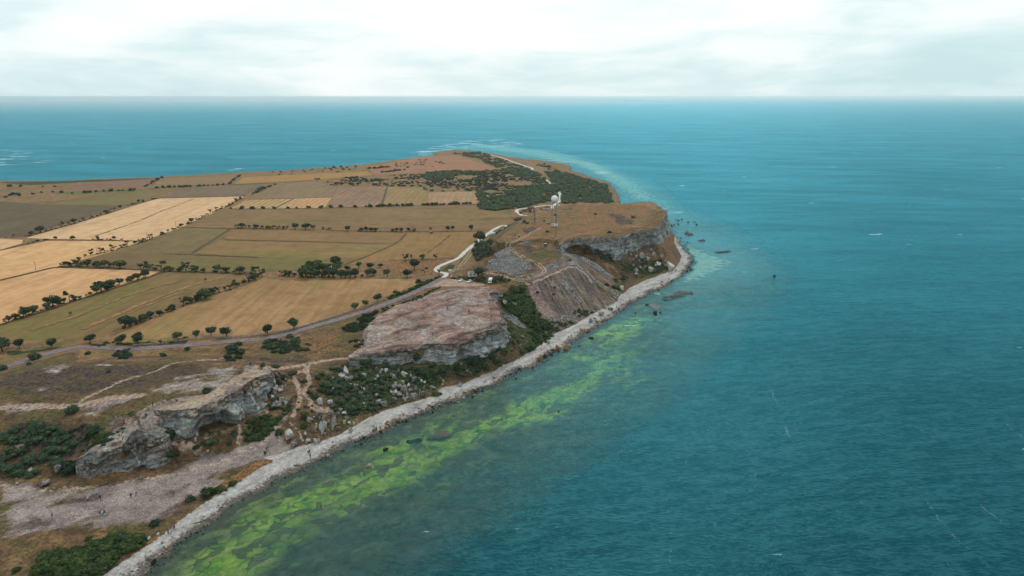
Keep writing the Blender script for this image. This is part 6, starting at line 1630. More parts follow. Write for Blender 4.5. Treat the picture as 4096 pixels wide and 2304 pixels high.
for i, (x, y, z, s_, off) in enumerate(big):
    cm = 'wet' if z < .05 and RNG.random() < .75 else RNG.choice(('rosy', 'pale', 'pale', 'rosy', 'ochre', 'grey'))
    boulder(x, y, s_, s_ * RNG.uniform(.45, .75), cm, '%s shoreline boulder counted along the waterline from the picture bottom' % nth(i), 'boulders along the waterline', z=max(z, -.25))
items = [(x, y, max(z, -.2) - .08, s_, s_ * rs.uniform(.7, 1), s_ * rs.uniform(.35, .7), rs.uniform(0, 6), 2 if z < .02 and rs.rand() < .7 else rs.randint(0, 2)) for x, y, z, s_, off in small]
joined_stones('shore_stones', items, [M_ROCK['grey'], M_ROCK['rosy'], M_ROCK['wet']], 'pale cobbles and blocks lining the waterline of the shingle beach')
# rubble on the spoil heaps, the quarry and under the bluffs
def rubble(c, poly, n_, s0, s1, seed, sink=.1):
    out = []
    W = [p[:2] for p in gp(c, poly)]
    a = np.array(W); lo, hi = a.min(0), a.max(0)
    r2 = np.random.RandomState(seed)
    while len(out) < n_:
        Q = r2.uniform(lo, hi, (n_ * 2, 2)); Q = Q[inside(Q, W)]
        if not len(Q): break
        for q in Q[:n_ - len(out)]:
            s_ = s0 + (s1 - s0) * r2.rand() ** 2.2
            out.append((q[0], q[1], float(hz(*q)) - sink * s_, s_, s_ * r2.uniform(.6, 1), s_ * r2.uniform(.4, .8), r2.uniform(0, 6.28), 0 if r2.rand() < .72 else 1))
    return out
it = []
for sp, n_ in ((('E5', [(330, 480), (470, 540), (620, 560), (700, 590), (800, 600), (960, 720), (1150, 850), (1250, 950), (1180, 960), (950, 800), (720, 640), (450, 590)]), 900),
               (('E5', [(420, 760), (540, 680), (640, 700), (760, 820), (920, 940), (1100, 1080), (1270, 1230), (1310, 1200), (1220, 1180), (950, 990), (700, 790), (560, 730)]), 1000),
               (('E5', [(380, 960), (440, 970), (560, 1100), (640, 1240), (740, 1390), (640, 1300), (500, 1180), (400, 1060)]), 420),
               (('E1', [(150, 1270), (250, 1130), (400, 1080), (600, 1090), (780, 1150), (870, 1230), (830, 1310), (700, 1370), (420, 1340)]), 900),
               (('E1', [(250, 1080), (420, 960), (560, 1010), (500, 1080), (330, 1120)]), 160), (('E1', [(1080, 1220), (1290, 1220), (1300, 1270), (1110, 1290)]), 120), (('E1', [(620, 920), (850, 840), (900, 860), (700, 920)]), 120),
               (('C6', [(800, 800), (900, 860), (1100, 850), (1180, 800), (1240, 830), (1120, 900), (950, 900)]), 260), (('C6', [(480, 850), (560, 840), (640, 870), (720, 970), (640, 950), (560, 900)]), 140), (('C6', [(620, 470), (760, 520), (700, 540), (600, 500)]), 70),
               (('C6', [(1540, 600), (1600, 640), (1560, 700), (1500, 640)]), 160)):
    it += rubble(*sp, n_, .35, 1.45, n_)
joined_stones('rubble', it, [M_ROCK['rubble'], M_ROCK['pale']], 'pale broken limestone rubble covering the quarry spoil heaps')
it = []
for sp, n_ in ((('C8', [(340, 200), (600, 260), (700, 560), (620, 600), (400, 560), (330, 420)]), 220), (('C8', [(600, 180), (900, 130), (1000, 560), (820, 700), (640, 640)]), 260), (('C8', [(1000, 260), (1500, 120), (1950, 230), (1900, 420), (1500, 560), (1350, 480), (1000, 400)]), 420),
               (('C8', [(640, 660), (1000, 560), (1330, 620), (1080, 760), (760, 900), (600, 850)]), 260), (('C6', [(1600, 300), (2050, 250), (2090, 400), (1800, 470), (1600, 420)]), 260), (('C8', [(1950, 230), (2400, 120), (2450, 210), (2050, 330)]), 120),
               (('C7', [(1040, 640), (1350, 620), (1450, 850), (1100, 860)]), 120), (('D1', [(0, 560), (1400, 510), (2500, 40), (2576, 290), (1900, 640), (1000, 1000), (0, 1040)]), 260)):
    it += rubble(*sp, n_, .18, .75, n_ + 3)
joined_stones('loose_stones', it, [M_ROCK['pale'], M_ROCK['grey']], 'small pale stones strewn over the slopes and the gravel terrace')
# flat rocks awash off the point
def skerry(c, poly, h, cm, label):
    P = np.array([G(*nat(c, q), .1) for q in poly])
    ctr = P.mean(0)
    ring = spline([tuple(p) for p in P] + [tuple(P[0])], .8)[:-1]
    n_ = len(ring)
    V, F = [], []
    for j, (s_, z) in enumerate(((1.0, -.9), (.88, -.05), (.82, h * .5), (.5, h * .75), (.2, h * .8))):
        q = ctr + (ring - ctr) * s_
        zz = z + (fbm(q[:, 0], q[:, 1], 2.2, 3, 7) * h * 1.9 if j > 1 else 0)
        q = q + np.c_[fbm(q[:, 0], q[:, 1], 2, 2, 5), fbm(q[:, 1], q[:, 0], 2, 2, 6)] * .5
        V.append(np.c_[q, np.zeros(n_) + zz])
    V = np.concatenate(V + [np.array([[ctr[0], ctr[1], h]])])
    bm = bmesh.new(); vs = [bm.verts.new(v) for v in V]
    for j in range(4):
        for i in range(n_):
            a, b = j * n_ + i, j * n_ + (i + 1) % n_
            bm.faces.new((vs[a], vs[b], vs[b + n_], vs[a + n_]))
    for i in range(n_): bm.faces.new((vs[4 * n_ + i], vs[4 * n_ + (i + 1) % n_], vs[-1]))
    bmesh.ops.recalc_face_normals(bm, faces=bm.faces[:])
    me = bpy.data.meshes.new('skerry'); bm.to_mesh(me); bm.free(); me.materials.append(M_ROCK[cm])
    link('skerry', me, label=label, cat='rock')
skerry('E6', [(1375, 375), (1400, 345), (1550, 335), (1700, 325), (1800, 332), (1650, 372), (1520, 405), (1430, 418)], .5, 'skerry', 'long flat rock awash off the shingle spit')
skerry('E6', [(1550, 298), (1650, 255), (1780, 262), (1850, 270), (1840, 300), (1700, 312)], .45, 'skerry', 'flat rock behind the long one off the spit')
skerry('E6', [(1850, 262), (1900, 268), (1905, 300), (1850, 300)], .4, 'skerry', 'small flat rock at the seaward end of the pair')
skerry('E6', [(1180, 465), (1300, 462), (1395, 500), (1390, 545), (1280, 548), (1200, 500)], .22, 'grey', 'low brown ledge around the dark offshore boulders')
skerry('D2', [(1885, 122), (1960, 84), (2080, 58), (2110, 88), (2050, 112), (1960, 122)], .5, 'skerry', 'long brown rock lying in the bright green algae')
skerry('D2', [(1690, 140), (1780, 128), (1850, 118), (1840, 135), (1740, 158)], .15, 'wet', 'thin dark ledge left of the long brown rock')
skerry('W', [(376, 380), (400, 362), (430, 372), (446, 386), (420, 394), (390, 388)], .5, 'skerry', 'low brown islet off the great cliff')
skerry('W', [(465, 424), (500, 416), (522, 420), (500, 434)], .4, 'skerry', 'smaller brown islet right of the first')
skerry('W', [(570, 498), (620, 492), (690, 488), (670, 500), (600, 506)], .2, 'wet', 'dark ledge beneath the breaking wave')
for i, (x, y) in enumerate(((330, 290), (345, 296), (365, 288), (300, 328), (318, 322), (340, 318), (350, 324), (408, 306), (450, 304), (462, 322), (305, 332), (116, 194), (155, 188), (90, 196))):
    X, Y = G(*nat('W', (x, y)), 0)
    s_ = RNG.uniform(1.6, 3.4)
    boulder(X, Y, s_ * 1.3, s_ * .42, 'wet', '%s dark rock from the left in the water beyond the great cliff' % nth(sorted([330, 345, 365, 300, 318, 340, 350, 408, 450, 462, 305, 116, 155, 90]).index(x)), 'dark rocks beyond the great cliff', z=-.1)

# dry-stone walls along the road
def stone_wall(pts, h, label):
    L = spline([p[:2] for p in pts], .42)
    r2 = np.random.RandomState(len(L))
    it = []
    for q in L:
        z0 = float(hz(q[0], q[1]))
        for lay in range(3):
            s_ = r2.uniform(.42, .62)
            it.append((q[0] + r2.uniform(-.15, .15), q[1] + r2.uniform(-.15, .15), z0 - .08 + lay * h / 3, s_, s_ * .85, h / 2.4 * r2.uniform(.85, 1.2), r2.uniform(0, 6.28), int(r2.rand() < .3)))
    root = bpy.data.objects.new('stone_wall', None); COL.objects.link(root)
    root['label'] = label; root['category'] = 'stone wall'
    joined_stones('stones', it, [M_ROCK['pale'], M_ROCK['grey']], None, parent=root)
stone_wall(gp('C4', [(1250, 897), (1500, 882), (1700, 852), (1900, 822), (1970, 814), (2150, 822), (2400, 807)]) + gp('C5', [(300, 802), (500, 777), (700, 727), (850, 682), (1100, 602), (1300, 547), (1400, 502), (1505, 465)]), 1.0, 'long grey dry-stone wall between the road and the tan field')
stone_wall(gp('C4', [(60, 925), (140, 920), (300, 916), (450, 910)]), .6, 'short low stone wall by the dark trees at the left edge')
stone_wall(gp('C2', [(1450, 1290), (1600, 1292), (1780, 1280), (1960, 1255)]), .7, 'low stone wall along the bottom of the tan pasture')
# ------------------------------------------------------------------ built things
def plain_mat(name, rgb, rough=.6, metal=0.0, spec=.4, var=.12):
    m, n = mat(name)
    p = n.node('ShaderNodeTexCoord').outputs['Object']
    nz = n.noise(p, 3.0, 4, .6)
    c = n.mix(n.sstep(nz, .3, .7), alb(*[x * (1 - var) for x in rgb]), alb(*rgb))
    n.out(n.bsdf(c, rough, None, spec, metal).outputs[0])
    return m
PM = {'white': plain_mat('white_paint', (250, 252, 252), .5, 0, .3, .04), 'steel': plain_mat('galvanised_steel', (150, 164, 172), .5, .3), 'dsteel': plain_mat('dark_steel', (74, 84, 88), .5, .3),
      'glass': plain_mat('dark_glass', (38, 50, 58), .12, 0, .6), 'tyre': plain_mat('tyre_rubber', (30, 30, 32), .8), 'rim': plain_mat('wheel_rim', (150, 152, 154), .4, .5),
      'red': plain_mat('falu_red_boards', (132, 50, 50), .8, 0, .2), 'roof': plain_mat('roof_felt', (92, 70, 68), .8), 'wood': plain_mat('weathered_wood', (126, 110, 96), .85), 'plaster': plain_mat('old_plaster', (214, 206, 196), .9),
      'concrete': plain_mat('concrete', (170, 166, 160), .9), 'blue': plain_mat('blue_sign', (52, 104, 158), .5), 'lamp': plain_mat('lamp_glass', (214, 214, 206), .2), 'dark': plain_mat('dark_paint', (40, 48, 52), .6),
      'teal': plain_mat('teal_cabinet', (70, 96, 96), .6), 'bird': plain_mat('feathers', (240, 240, 238), .8), 'cable': plain_mat('cable_duct', (62, 68, 54), .8)}
class MB:
    def __init__(s): s.bm = bmesh.new()
    def box(s, c, size, rot=(0, 0, 0), bev=0.0):
        r = bmesh.ops.create_cube(s.bm, size=1, matrix=Matrix.Translation(c) @ Euler(rot).to_matrix().to_4x4() @ Matrix.Diagonal((*size, 1)))
        if bev:
            es = list({e for v in r['verts'] for e in v.link_edges})
            bmesh.ops.bevel(s.bm, geom=es, offset=bev, segments=2, affect='EDGES')
        return s
    def bar(s, a, b, r0, r1=None, seg=6):
        a, b = Vector(a), Vector(b); d = b - a
        bmesh.ops.create_cone(s.bm, cap_ends=True, segments=seg, radius1=r0, radius2=r0 if r1 is None else r1, depth=d.length,
                              matrix=Matrix.Translation((a + b) / 2) @ d.to_track_quat('Z', 'Y').to_matrix().to_4x4())
        return s
    def ball(s, c, r, sc=(1, 1, 1), sub=3):
        bmesh.ops.create_icosphere(s.bm, subdivisions=sub, radius=r, matrix=Matrix.Translation(c) @ Matrix.Diagonal((*sc, 1)))
        return s
    def prism(s, prof, y0, y1, taper=0.0):
        """side profile [(x, z)] extruded across y"""
        a = [s.bm.verts.new((x, y0, z)) for x, z in prof]; b = [s.bm.verts.new((x, y1, z)) for x, z in prof]
        n_ = len(prof)
        s.bm.faces.new(a); s.bm.faces.new(b[::-1])
        for i in range(n_): s.bm.faces.new((a[i], b[i], b[(i + 1) % n_], a[(i + 1) % n_]))
        return s
    def mesh(s, name, m, smooth=False):
        bmesh.ops.recalc_face_normals(s.bm, faces=s.bm.faces[:])
        me = bpy.data.meshes.new(name); s.bm.to_mesh(me); s.bm.free(); me.materials.append(m)
        if smooth: me.polygons.foreach_set('use_smooth', np.ones(len(me.polygons), bool))
        return me
    def build(s, name, m, parent=None, smooth=False, **kw):
        return link(name, s.mesh(name, m, smooth), parent=parent, **kw)
def root(name, loc, label, cat, rz=0.0, group=None):
    o = bpy.data.objects.new(name, None); COL.objects.link(o)
    o.location = loc; o.rotation_euler = (0, 0, rz)
    o['label'] = label; o['category'] = cat
    if group: o['group'] = group
    return o
def lattice(mb, h, w0, w1, nseg, r, legs=4):
    pts = []
    for k in range(nseg + 1):
        t = k / nseg; w_ = w0 + (w1 - w0) * t; z = h * t
        pts.append([Vector((math.cos(a) * w_, math.sin(a) * w_, z)) for a in [math.pi / 4 + i * 2 * math.pi / legs for i in range(legs)]])
    for k in range(nseg):
        for i in range(legs):
            j = (i + 1) % legs
            mb.bar(pts[k][i], pts[k + 1][i], r * 1.5, seg=5)
            mb.bar(pts[k + 1][i], pts[k + 1][j], r, seg=4)
            mb.bar(pts[k][i], pts[k + 1][j], r * .8, seg=4); mb.bar(pts[k][j], pts[k + 1][i], r * .8, seg=4)
def at(c, x, y): return hit(*nat(c, (x, y)))
def topz(X, Y, c, x, y):
    """level at which the sight line through a crop point passes above (X, Y)"""
    d = ray(*nat(c, (x, y)))
    return CAMZ + Y * d[2] / d[1]

# radar tower with white radome
X, Y, Z = at('E1', 1208, 622)
ht = topz(X, Y, 'E1', 1205, 158) - Z
RD = 27.5 / pxm(X, Y, Z) / 2
t = root('radar_tower', (X, Y, Z), 'tall steel lattice tower carrying a white ball on the plateau', 'radar tower')
hl = ht - 2 * RD
for sx in (-1, 1):                                       # twin lattice legs
    mb = MB(); lattice(mb, hl, .5, .4, 11, .045)
    o = mb.build('lattice_leg', PM['steel'], t); o.location = (sx * 1.7, 0, 0)
mb = MB()
for k in range(1, 5): mb.bar((-1.7, 0, hl * k / 5), (1.7, 0, hl * k / 5), .05); mb.bar((-1.7, 0, hl * (k - 1) / 5), (1.7, 0, hl * k / 5), .04)
mb.build('bracing', PM['steel'], t)
MB().box((0, 0, hl - .1), (5.2, 3.6, .2)).build('platform', PM['steel'], t)
MB().ball((0, 0, hl + RD * .98), RD, sub=4).build('radome', PM['white'], t, True)
t2 = root('equipment_cabin', (X + .4, Y - 2.0, Z), 'white equipment cabin at the foot of the radar tower', 'cabin')
MB().box((0, 0, 1.1), (5.0, 2.6, 2.2), bev=.06).build('wall', PM['white'], t2); MB().box((0, 0, 2.28), (5.3, 2.9, .12)).build('roof', PM['concrete'], t2); MB().box((-1.4, -1.33, .95), (.9, .06, 1.8)).build('door', PM['steel'], t2)
# slim mast with a dish, footed nearer the camera
X, Y, Z = at('E1', 1233, 815)
hm = topz(X, Y, 'E1', 1233, 440) - Z
t = root('antenna_mast', (X, Y, Z), 'slim dark antenna mast with a round dish before the radar tower', 'mast')
MB().bar((0, 0, 0), (0, 0, hm + .4), .2, .15, 8).build('pole', PM['dsteel'], t); MB().box((0, 0, .12), (2.2, 1.4, .24)).build('footing', PM['concrete'], t)
MB().bar((-.75, -.1, hm - .6), (-.75, -.45, hm - .6), 1.0, .92, 16).build('dish', PM['teal'], t); MB().bar((-.75, 0, hm - .6), (0, 0, hm - .6), .07).build('bracket', PM['dsteel'], t)
# guyed lattice mast
X, Y, Z = at('E1', 912, 588)
hm = topz(X, Y, 'E1', 905, 350) - Z
t = root('lattice_mast', (X, Y, Z), 'thin lattice mast on the left part of the plateau', 'mast')
mb = MB(); lattice(mb, hm, .55, .35, 12, .04, 3); mb.build('lattice', PM['dsteel'], t); MB().box((0, 0, .1), (1.8, 1.8, .2)).build('footing', PM['concrete'], t)
mb = MB()
for a in (0.4, 2.5, 4.6): mb.bar((0, 0, hm * .9), (math.cos(a) * hm * .5, math.sin(a) * hm * .5, -.5), .02, seg=3)
mb.build('guy_wire', PM['dsteel'], t)
for c, x, ytop, ybase, nm in (('E1', 578, 690, 828, 'left'), ('E1', 614, 740, 836, 'right')):
    X, Y, Z = at(c, x, ybase); hm = topz(X, Y, c, x, ytop) - Z
    t = root('wooden_post', (X, Y, Z), 'thin bare post beside the plateau track, %s of two' % nm, 'post'); MB().bar((0, 0, -.2), (0, 0, hm), .11, .08).build('pole', PM['wood'], t); MB().box((0, 0, hm - .3), (.5, .12, .1)).build('crossarm', PM['wood'], t)
# dark cable duct running down the slope
ribbon('cable_duct', gp('E1', [(1212, 885), (1225, 960), (1250, 1060), (1275, 1160), (1300, 1268)]), .9, PM['cable'], .22, kind=None, label='dark cable duct running straight down the quarry slope', cat='cable duct', step=1.5)
# small cabinets
X, Y, Z = at('E1', 1078, 930); t = root('equipment_cabinet', (X, Y, Z), 'small dark cabinet standing alone on the quarry flat', 'cabinet', .2)
MB().box((0, 0, .9), (1.9, 1.5, 1.8), bev=.04).build('body', PM['teal'], t); MB().box((0, 0, 1.85), (2.1, 1.7, .12)).build('lid', PM['plaster'], t)
X, Y, Z = at('E1', 1117, 598); t = root('equipment_cabinet', (X, Y, Z), 'small white topped cabinet left of the radar tower', 'cabinet', .1)
MB().box((0, 0, .6), (1.3, 1.0, 1.2)).build('body', PM['dsteel'], t); MB().box((0, 0, 1.25), (1.5, 1.2, .1)).build('lid', PM['plaster'], t)
X, Y, Z = at('E1', 665, 798); t = root('equipment_cabinet', (X, Y, Z), 'small dark cabinet beside the plateau track', 'cabinet', .4)
MB().box((0, 0, .6), (1.0, .9, 1.2)).build('body', PM['dark'], t); MB().box((-.9, -.2, .3), (.8, .6, .6)).build('battery_box', PM['plaster'], t)
X, Y, Z = at('C3', 1375, 772); t = root('concrete_slab', (X, Y, Z), 'pale concrete slab lying in the plateau grass', 'slab'); MB().box((0, 0, .2), (3.6, 1.6, .5), bev=.05).build('slab', PM['concrete'], t)
X, Y, Z = at('C3', 1130, 705); t = root('concrete_bunker', (X, Y, Z), 'low pale concrete wall on the back rim of the plateau', 'bunker', -.2); MB().box((0, 0, .6), (6.5, 2.2, 1.6), bev=.08).build('wall', PM['concrete'], t); MB().box((0, 0, 1.5), (6.9, 2.6, .2)).build('roof', PM['concrete'], t)
# red cottage
X, Y, Z = at('E1', 850, 386); t = root('red_cottage', (X, Y, Z), 'small dark red wooden cottage beside the white road', 'cottage', -.12)
MB().box((0, 0, 1.2), (6.4, 4.2, 2.6)).build('wall', PM['red'], t)
rf = MB().prism([(-2.5, 2.4), (0, 3.7), (2.5, 2.4), (2.5, 2.55), (0, 3.9), (-2.5, 2.55)], -3.5, 3.5); o = rf.build('roof', PM['roof'], t); o.rotation_euler = (0, 0, R(90))
MB().prism([(-2.1, 2.5), (0, 3.68), (2.1, 2.5)], -3.1, 3.1).build('gable', PM['red'], t).rotation_euler = (0, 0, R(90))
for x in (-2.0, .4): MB().box((x, -2.13, 1.35), (.8, .08, .9)).build('window', PM['white'], t); MB().box((x, -2.18, 1.35), (.62, .06, .72)).build('pane', PM['glass'], t)
MB().box((2.0, -2.13, 1.0), (.9, .08, 1.9)).build('door', PM['white'], t); MB().box((1.2, .6, 3.7), (.5, .5, 1.2)).build('chimney', PM['concrete'], t)
# ruined white house by the car park
X, Y, Z = at('E2', 1085, 545); t = root('ruined_house', (X, Y, Z), 'roofless white house shell beside the large dark tree', 'ruin', .16)
for x, w_ in ((-5.4, 1.0), (-3.2, 1.2), (-.8, 1.6), (1.8, 1.4), (4.2, 1.6)): MB().box((x, 0, 1.3), (w_, .4, 2.6 * RNG.uniform(.85, 1.05))).build('pier', PM['plaster'], t)
MB().box((-.6, 0, .35), (11.6, .3, .7)).build('wall', PM['plaster'], t); MB().box((5.2, 2.6, 1.2), (.4, 5.2, 2.4)).build('side_wall', PM['plaster'], t); MB().box((-6.0, 2.6, 1.0), (.4, 5.2, 2.0)).build('side_wall', PM['plaster'], t); MB().box((-.4, 5.2, 1.2), (11.4, .4, 2.4)).build('back_wall', PM['plaster'], t)
MB().box((-.6, 2.6, .12), (11.0, 5.0, .2)).build('floor', PM['dark'], t)
# white roof in the grove
X, Y, Z = at('C2', 968, 1228); t = root('white_shed', (X, Y, Z), 'white roofed shed half hidden in the grove', 'shed', .3)
MB().box((0, 0, 1.2), (4.2, 2.6, 2.4)).build('wall', PM['plaster'], t); MB().prism([(-1.6, 2.35), (0, 3.3), (1.6, 2.35), (1.6, 2.5), (0, 3.5), (-1.6, 2.5)], -2.4, 2.4).build('roof', PM['white'], t).rotation_euler = (0, 0, R(90))

# vehicles
def wheel(par, x, y, r=.33):
    wv = MB().bar((x, y - .11, r), (x, y + .11, r), r, seg=14).build('wheel', PM['tyre'], par)
    sgn = 1 if y > 0 else -1
    MB().bar((x, y + sgn * .08, r), (x, y + sgn * .125, r), r * .62, seg=12).build('rim', PM['rim'], wv)
def car(loc, rz, label):
    t = root('parked_car', loc, label, 'car', rz, 'cars parked on the gravel')
    b = MB().prism([(-2.15, .35), (-2.2, .75), (-2.1, .95), (-1.4, 1.02), (1.0, .98), (1.9, .82), (2.2, .62), (2.2, .32), (1.6, .25), (-1.7, .25)], -.88, .88)
    bmesh.ops.bevel(b.bm, geom=b.bm.edges[:], offset=.07, segments=2, affect='EDGES')
    b.build('body', PM['white'], t, True)
    g_ = MB()
    P = [(-1.75, .98, .78), (-1.25, 1.44, .60), (.15, 1.44, .60), (1.05, .96, .78)]
    va = [g_.bm.verts.new((x, -w_, z)) for x, z, w_ in P]; vb = [g_.bm.verts.new((x, w_, z)) for x, z, w_ in P]
    for i in range(3): g_.bm.faces.new((va[i], va[i + 1], vb[i + 1], vb[i]))
    g_.bm.faces.new(va[::-1]); g_.bm.faces.new(vb); g_.bm.faces.new((va[3], va[0], vb[0], vb[3]))
    g_.build('windows', PM['glass'], t)
    MB().box((-.55, 0, 1.46), (1.5, 1.24, .06), bev=.02).build('roof', PM['white'], t)
    for s_ in (-1, 1):
        MB().bar((-1.25, s_ * .62, 1.44), (-1.72, s_ * .78, .98), .04).build('pillar', PM['white'], t); MB().bar((.15, s_ * .62, 1.44), (1.02, s_ * .79, .97), .04).build('pillar', PM['white'], t)
        MB().bar((-.5, s_ * .625, 1.44), (-.45, s_ * .79, .98), .04).build('pillar', PM['white'], t)
        MB().box((2.12, s_ * .62, .66), (.14, .36, .16), bev=.03).build('headlight', PM['lamp'], t); MB().box((-2.16, s_ * .66, .78), (.08, .3, .16)).build('tail_light', PM['red'], t)
        MB().box((.75, s_ * .96, 1.0), (.16, .16, .12), bev=.03).build('wing_mirror', PM['white'], t)
        wheel(t, 1.35, s_ * .78); wheel(t, -1.3, s_ * .78)
    MB().box((2.2, 0, .48), (.06, 1.0, .16)).build('grille', PM['dark'], t)
    return t
X, Y, Z = at('E2', 738, 648); car((X, Y, Z + .05), R(-112), 'white hatchback on the car park, left of the two parked cars')
X, Y, Z = at('E2', 918, 668); car((X, Y, Z + .05), R(-118), 'low white car on the car park, right of the two parked cars')
def van(loc, rz, label, name, cat, L=6.0, H=2.9):
    t = root(name, loc, label, cat, rz)
    b = MB().prism([(-L / 2, .45), (-L / 2, H), (L / 2 - 1.6, H), (L / 2 - 1.1, H - .5), (L / 2 - .9, H - .75), (-L / 2 + .1 + L * .72, H - .75), (-L / 2 + L * .72 + .1, .45)], -1.1, 1.1)
    bmesh.ops.bevel(b.bm, geom=b.bm.edges[:], offset=.08, segments=2, affect='EDGES'); b.build('body', PM['white'], t)
    c_ = MB().prism([(L / 2 - 1.7, .4), (L / 2 - 1.7, H - .8), (L / 2 - .95, H - .8), (L / 2 - .4, 1.35), (L / 2 + .05, 1.1), (L / 2 + .1, .4)], -1.0, 1.0)
    bmesh.ops.bevel(c_.bm, geom=c_.bm.edges[:], offset=.06, segments=2, affect='EDGES'); c_.build('cab', PM['white'], t)
    MB().box((L / 2 - .64, 0, (H - .8 + 1.35) / 2), (.06, 1.7, .85), rot=(0, R(-36), 0)).build('windscreen', PM['glass'], t)
    for s_ in (-1, 1):
        MB().box((L / 2 - 1.25, s_ * 1.01, 1.55), (.7, .05, .5)).build('window', PM['glass'], t); MB().box((-.9, s_ * 1.11, 1.75), (1.1, .04, .55)).build('window', PM['glass'], t)
        MB().box((L / 2 + .08, s_ * .75, .85), (.08, .3, .2)).build('headlight', PM['lamp'], t)
        MB().box((-L / 2 - .02, s_ * .9, .9), (.06, .16, .4)).build('tail_light', PM['red'], t)
        wheel(t, L / 2 - .8, s_ * .92, .36); wheel(t, -L / 2 + 1.3, s_ * .92, .36)
    MB().box((-1.0, 0, H + .04), (.9, .9, .08), bev=.02).build('roof_hatch', PM['plaster'], t)
    MB().box((L / 2 + .12, 0, .55), (.08, 1.7, .2)).build('bumper', PM['dark'], t)
X, Y, Z = at('E2', 1345, 690); van((X, Y + 1.5, Z + .05), R(-97), 'white motorhome parked at the end of the car park', 'motorhome', 'motorhome')
X, Y, Z = at('E1', 270, 762); van((X, Y, Z + .05), R(200), 'small white van standing below the white road', 'delivery_van', 'van', 4.8, 2.2)
# things round the gate
X, Y, Z = at('E2', 788, 446); t = root('information_board', (X, Y, Z), 'dark board with a white panel beside the gate posts', 'board', .3)
for s_ in (-.6, .6): MB().bar((s_, 0, -.1), (s_, 0, 2.0), .07).build('post', PM['wood'], t)
MB().box((0, 0, 1.4), (1.4, .1, 1.0)).build('panel', PM['dark'], t); MB().box((-.25, -.06, 1.45), (.7, .03, .7)).build('notice', PM['white'], t)
X, Y, Z = at('E2', 505, 545); t = root('information_sign', (X, Y, Z), 'blue sign at the corner of the car park', 'sign', .1); MB().bar((-.5, 0, -.1), (-.5, 0, 1.6), .05).build('post', PM['steel'], t); MB().bar((.5, 0, -.1), (.5, 0, 1.6), .05).build('post', PM['steel'], t); MB().box((0, -.05, 1.3), (1.3, .06, .8)).build('panel', PM['blue'], t)
X, Y, Z = at('E2', 545, 562); t = root('litter_bin', (X, Y, Z), 'white bin beside the blue sign', 'bin'); MB().bar((0, 0, 0), (0, 0, .95), .42, .46, 14).build('body', PM['white'], t); MB().bar((0, 0, .95), (0, 0, 1.05), .48, .40, 14).build('lid', PM['plaster'], t)
X, Y, Z = at('E2', 514, 418); t = root('boat', (X, Y, Z), 'small upturned white dinghy on the grass by the gate', 'boat', .2)
b = MB().ball((0, 0, 0), 1, (1.5, .6, .5)); bmesh.ops.delete(b.bm, geom=[v for v in b.bm.verts if v.co.z < -.02], context='VERTS'); b.build('hull', PM['white'], t, True); MB().bar((-1.3, 0, .28), (1.3, 0, .42), .04).build('keel', PM['plaster'], t)
for x, y, nm in ((690, 440, 'right'), (652, 432, 'left')):
    X, Y, Z = at('E2', x, y); t = root('gate_post', (X, Y, Z), 'grey gate post of the quarry track, %s one' % nm, 'post'); MB().box((0, 0, .8), (.35, .35, 1.8)).build('shaft', PM['concrete'], t); MB().box((0, 0, 1.74), (.45, .45, .1)).build('cap', PM['concrete'], t)
# mesh fences
def fence(c, pts, n_, h, label):
    W = spline([p for p in gp(c, pts)], .5)
    X0, Y0, Z0 = W[0]
    t = root('wire_fence', (X0, Y0, float(hz(X0, Y0))), label, 'fence')
    base = (X0, Y0, float(hz(X0, Y0)))
    tops = []
    for i in range(n_):
        q = W[int(i / (n_ - 1) * (len(W) - 1))]
        z = float(hz(q[0], q[1]))
        o = MB().bar((0, 0, -.2), (0, 0, h), .06, seg=5).build('post', PM['dsteel'], t); o.location = (q[0] - base[0], q[1] - base[1], z - base[2])
        tops.append(Vector((q[0] - base[0], q[1] - base[1], z - base[2])))
    for k in (.25, .5, .75, .98):
        mb = MB()
        for a, b_ in zip(tops, tops[1:]): mb.bar(a + Vector((0, 0, h * k)), b_ + Vector((0, 0, h * k)), .02, seg=3)
        mb.build('wire', PM['dsteel'], t)
fence('E2', [(1260, 455), (1550, 500), (1900, 560), (2100, 590), (2220, 630)], 22, 2.2, 'long wire fence between the quarry track and the car park')
fence('E2', [(760, 185), (735, 250), (690, 330), (620, 420)], 12, 2.0, 'wire fence between the white road and the twin track')
fence('C4', [(1260, 860), (1500, 850), (1750, 818), (1900, 800)], 10, 1.1, 'low post and wire fence above the stone wall')
# power poles in the wheat
for x, y, yt, nm in ((338, 1132, 1048, 'nearest the left edge'), (912, 980, 903, 'right of the lower wheat field'), (1380, 840, 772, 'at the corner of the big wheat field'), (1650, 730, 668, 'farthest up the big wheat field')):
    X, Y, Z = at('C1', x, y); hp = topz(X, Y, 'C1', x, yt) - Z
    t = root('power_pole', (X, Y, Z), 'wooden power pole ' + nm, 'pole', group='power poles in the wheat')
    MB().bar((0, 0, -.3), (0, 0, hp), .15, .11, 8).build('pole', PM['wood'], t); MB().box((0, 0, hp - .35), (1.6, .12, .14)).build('crossarm', PM['wood'], t)
    for s_ in (-.7, 0, .7): MB().bar((s_, 0, hp - .28), (s_, 0, hp - .05), .06).build('insulator', PM['dark'], t)
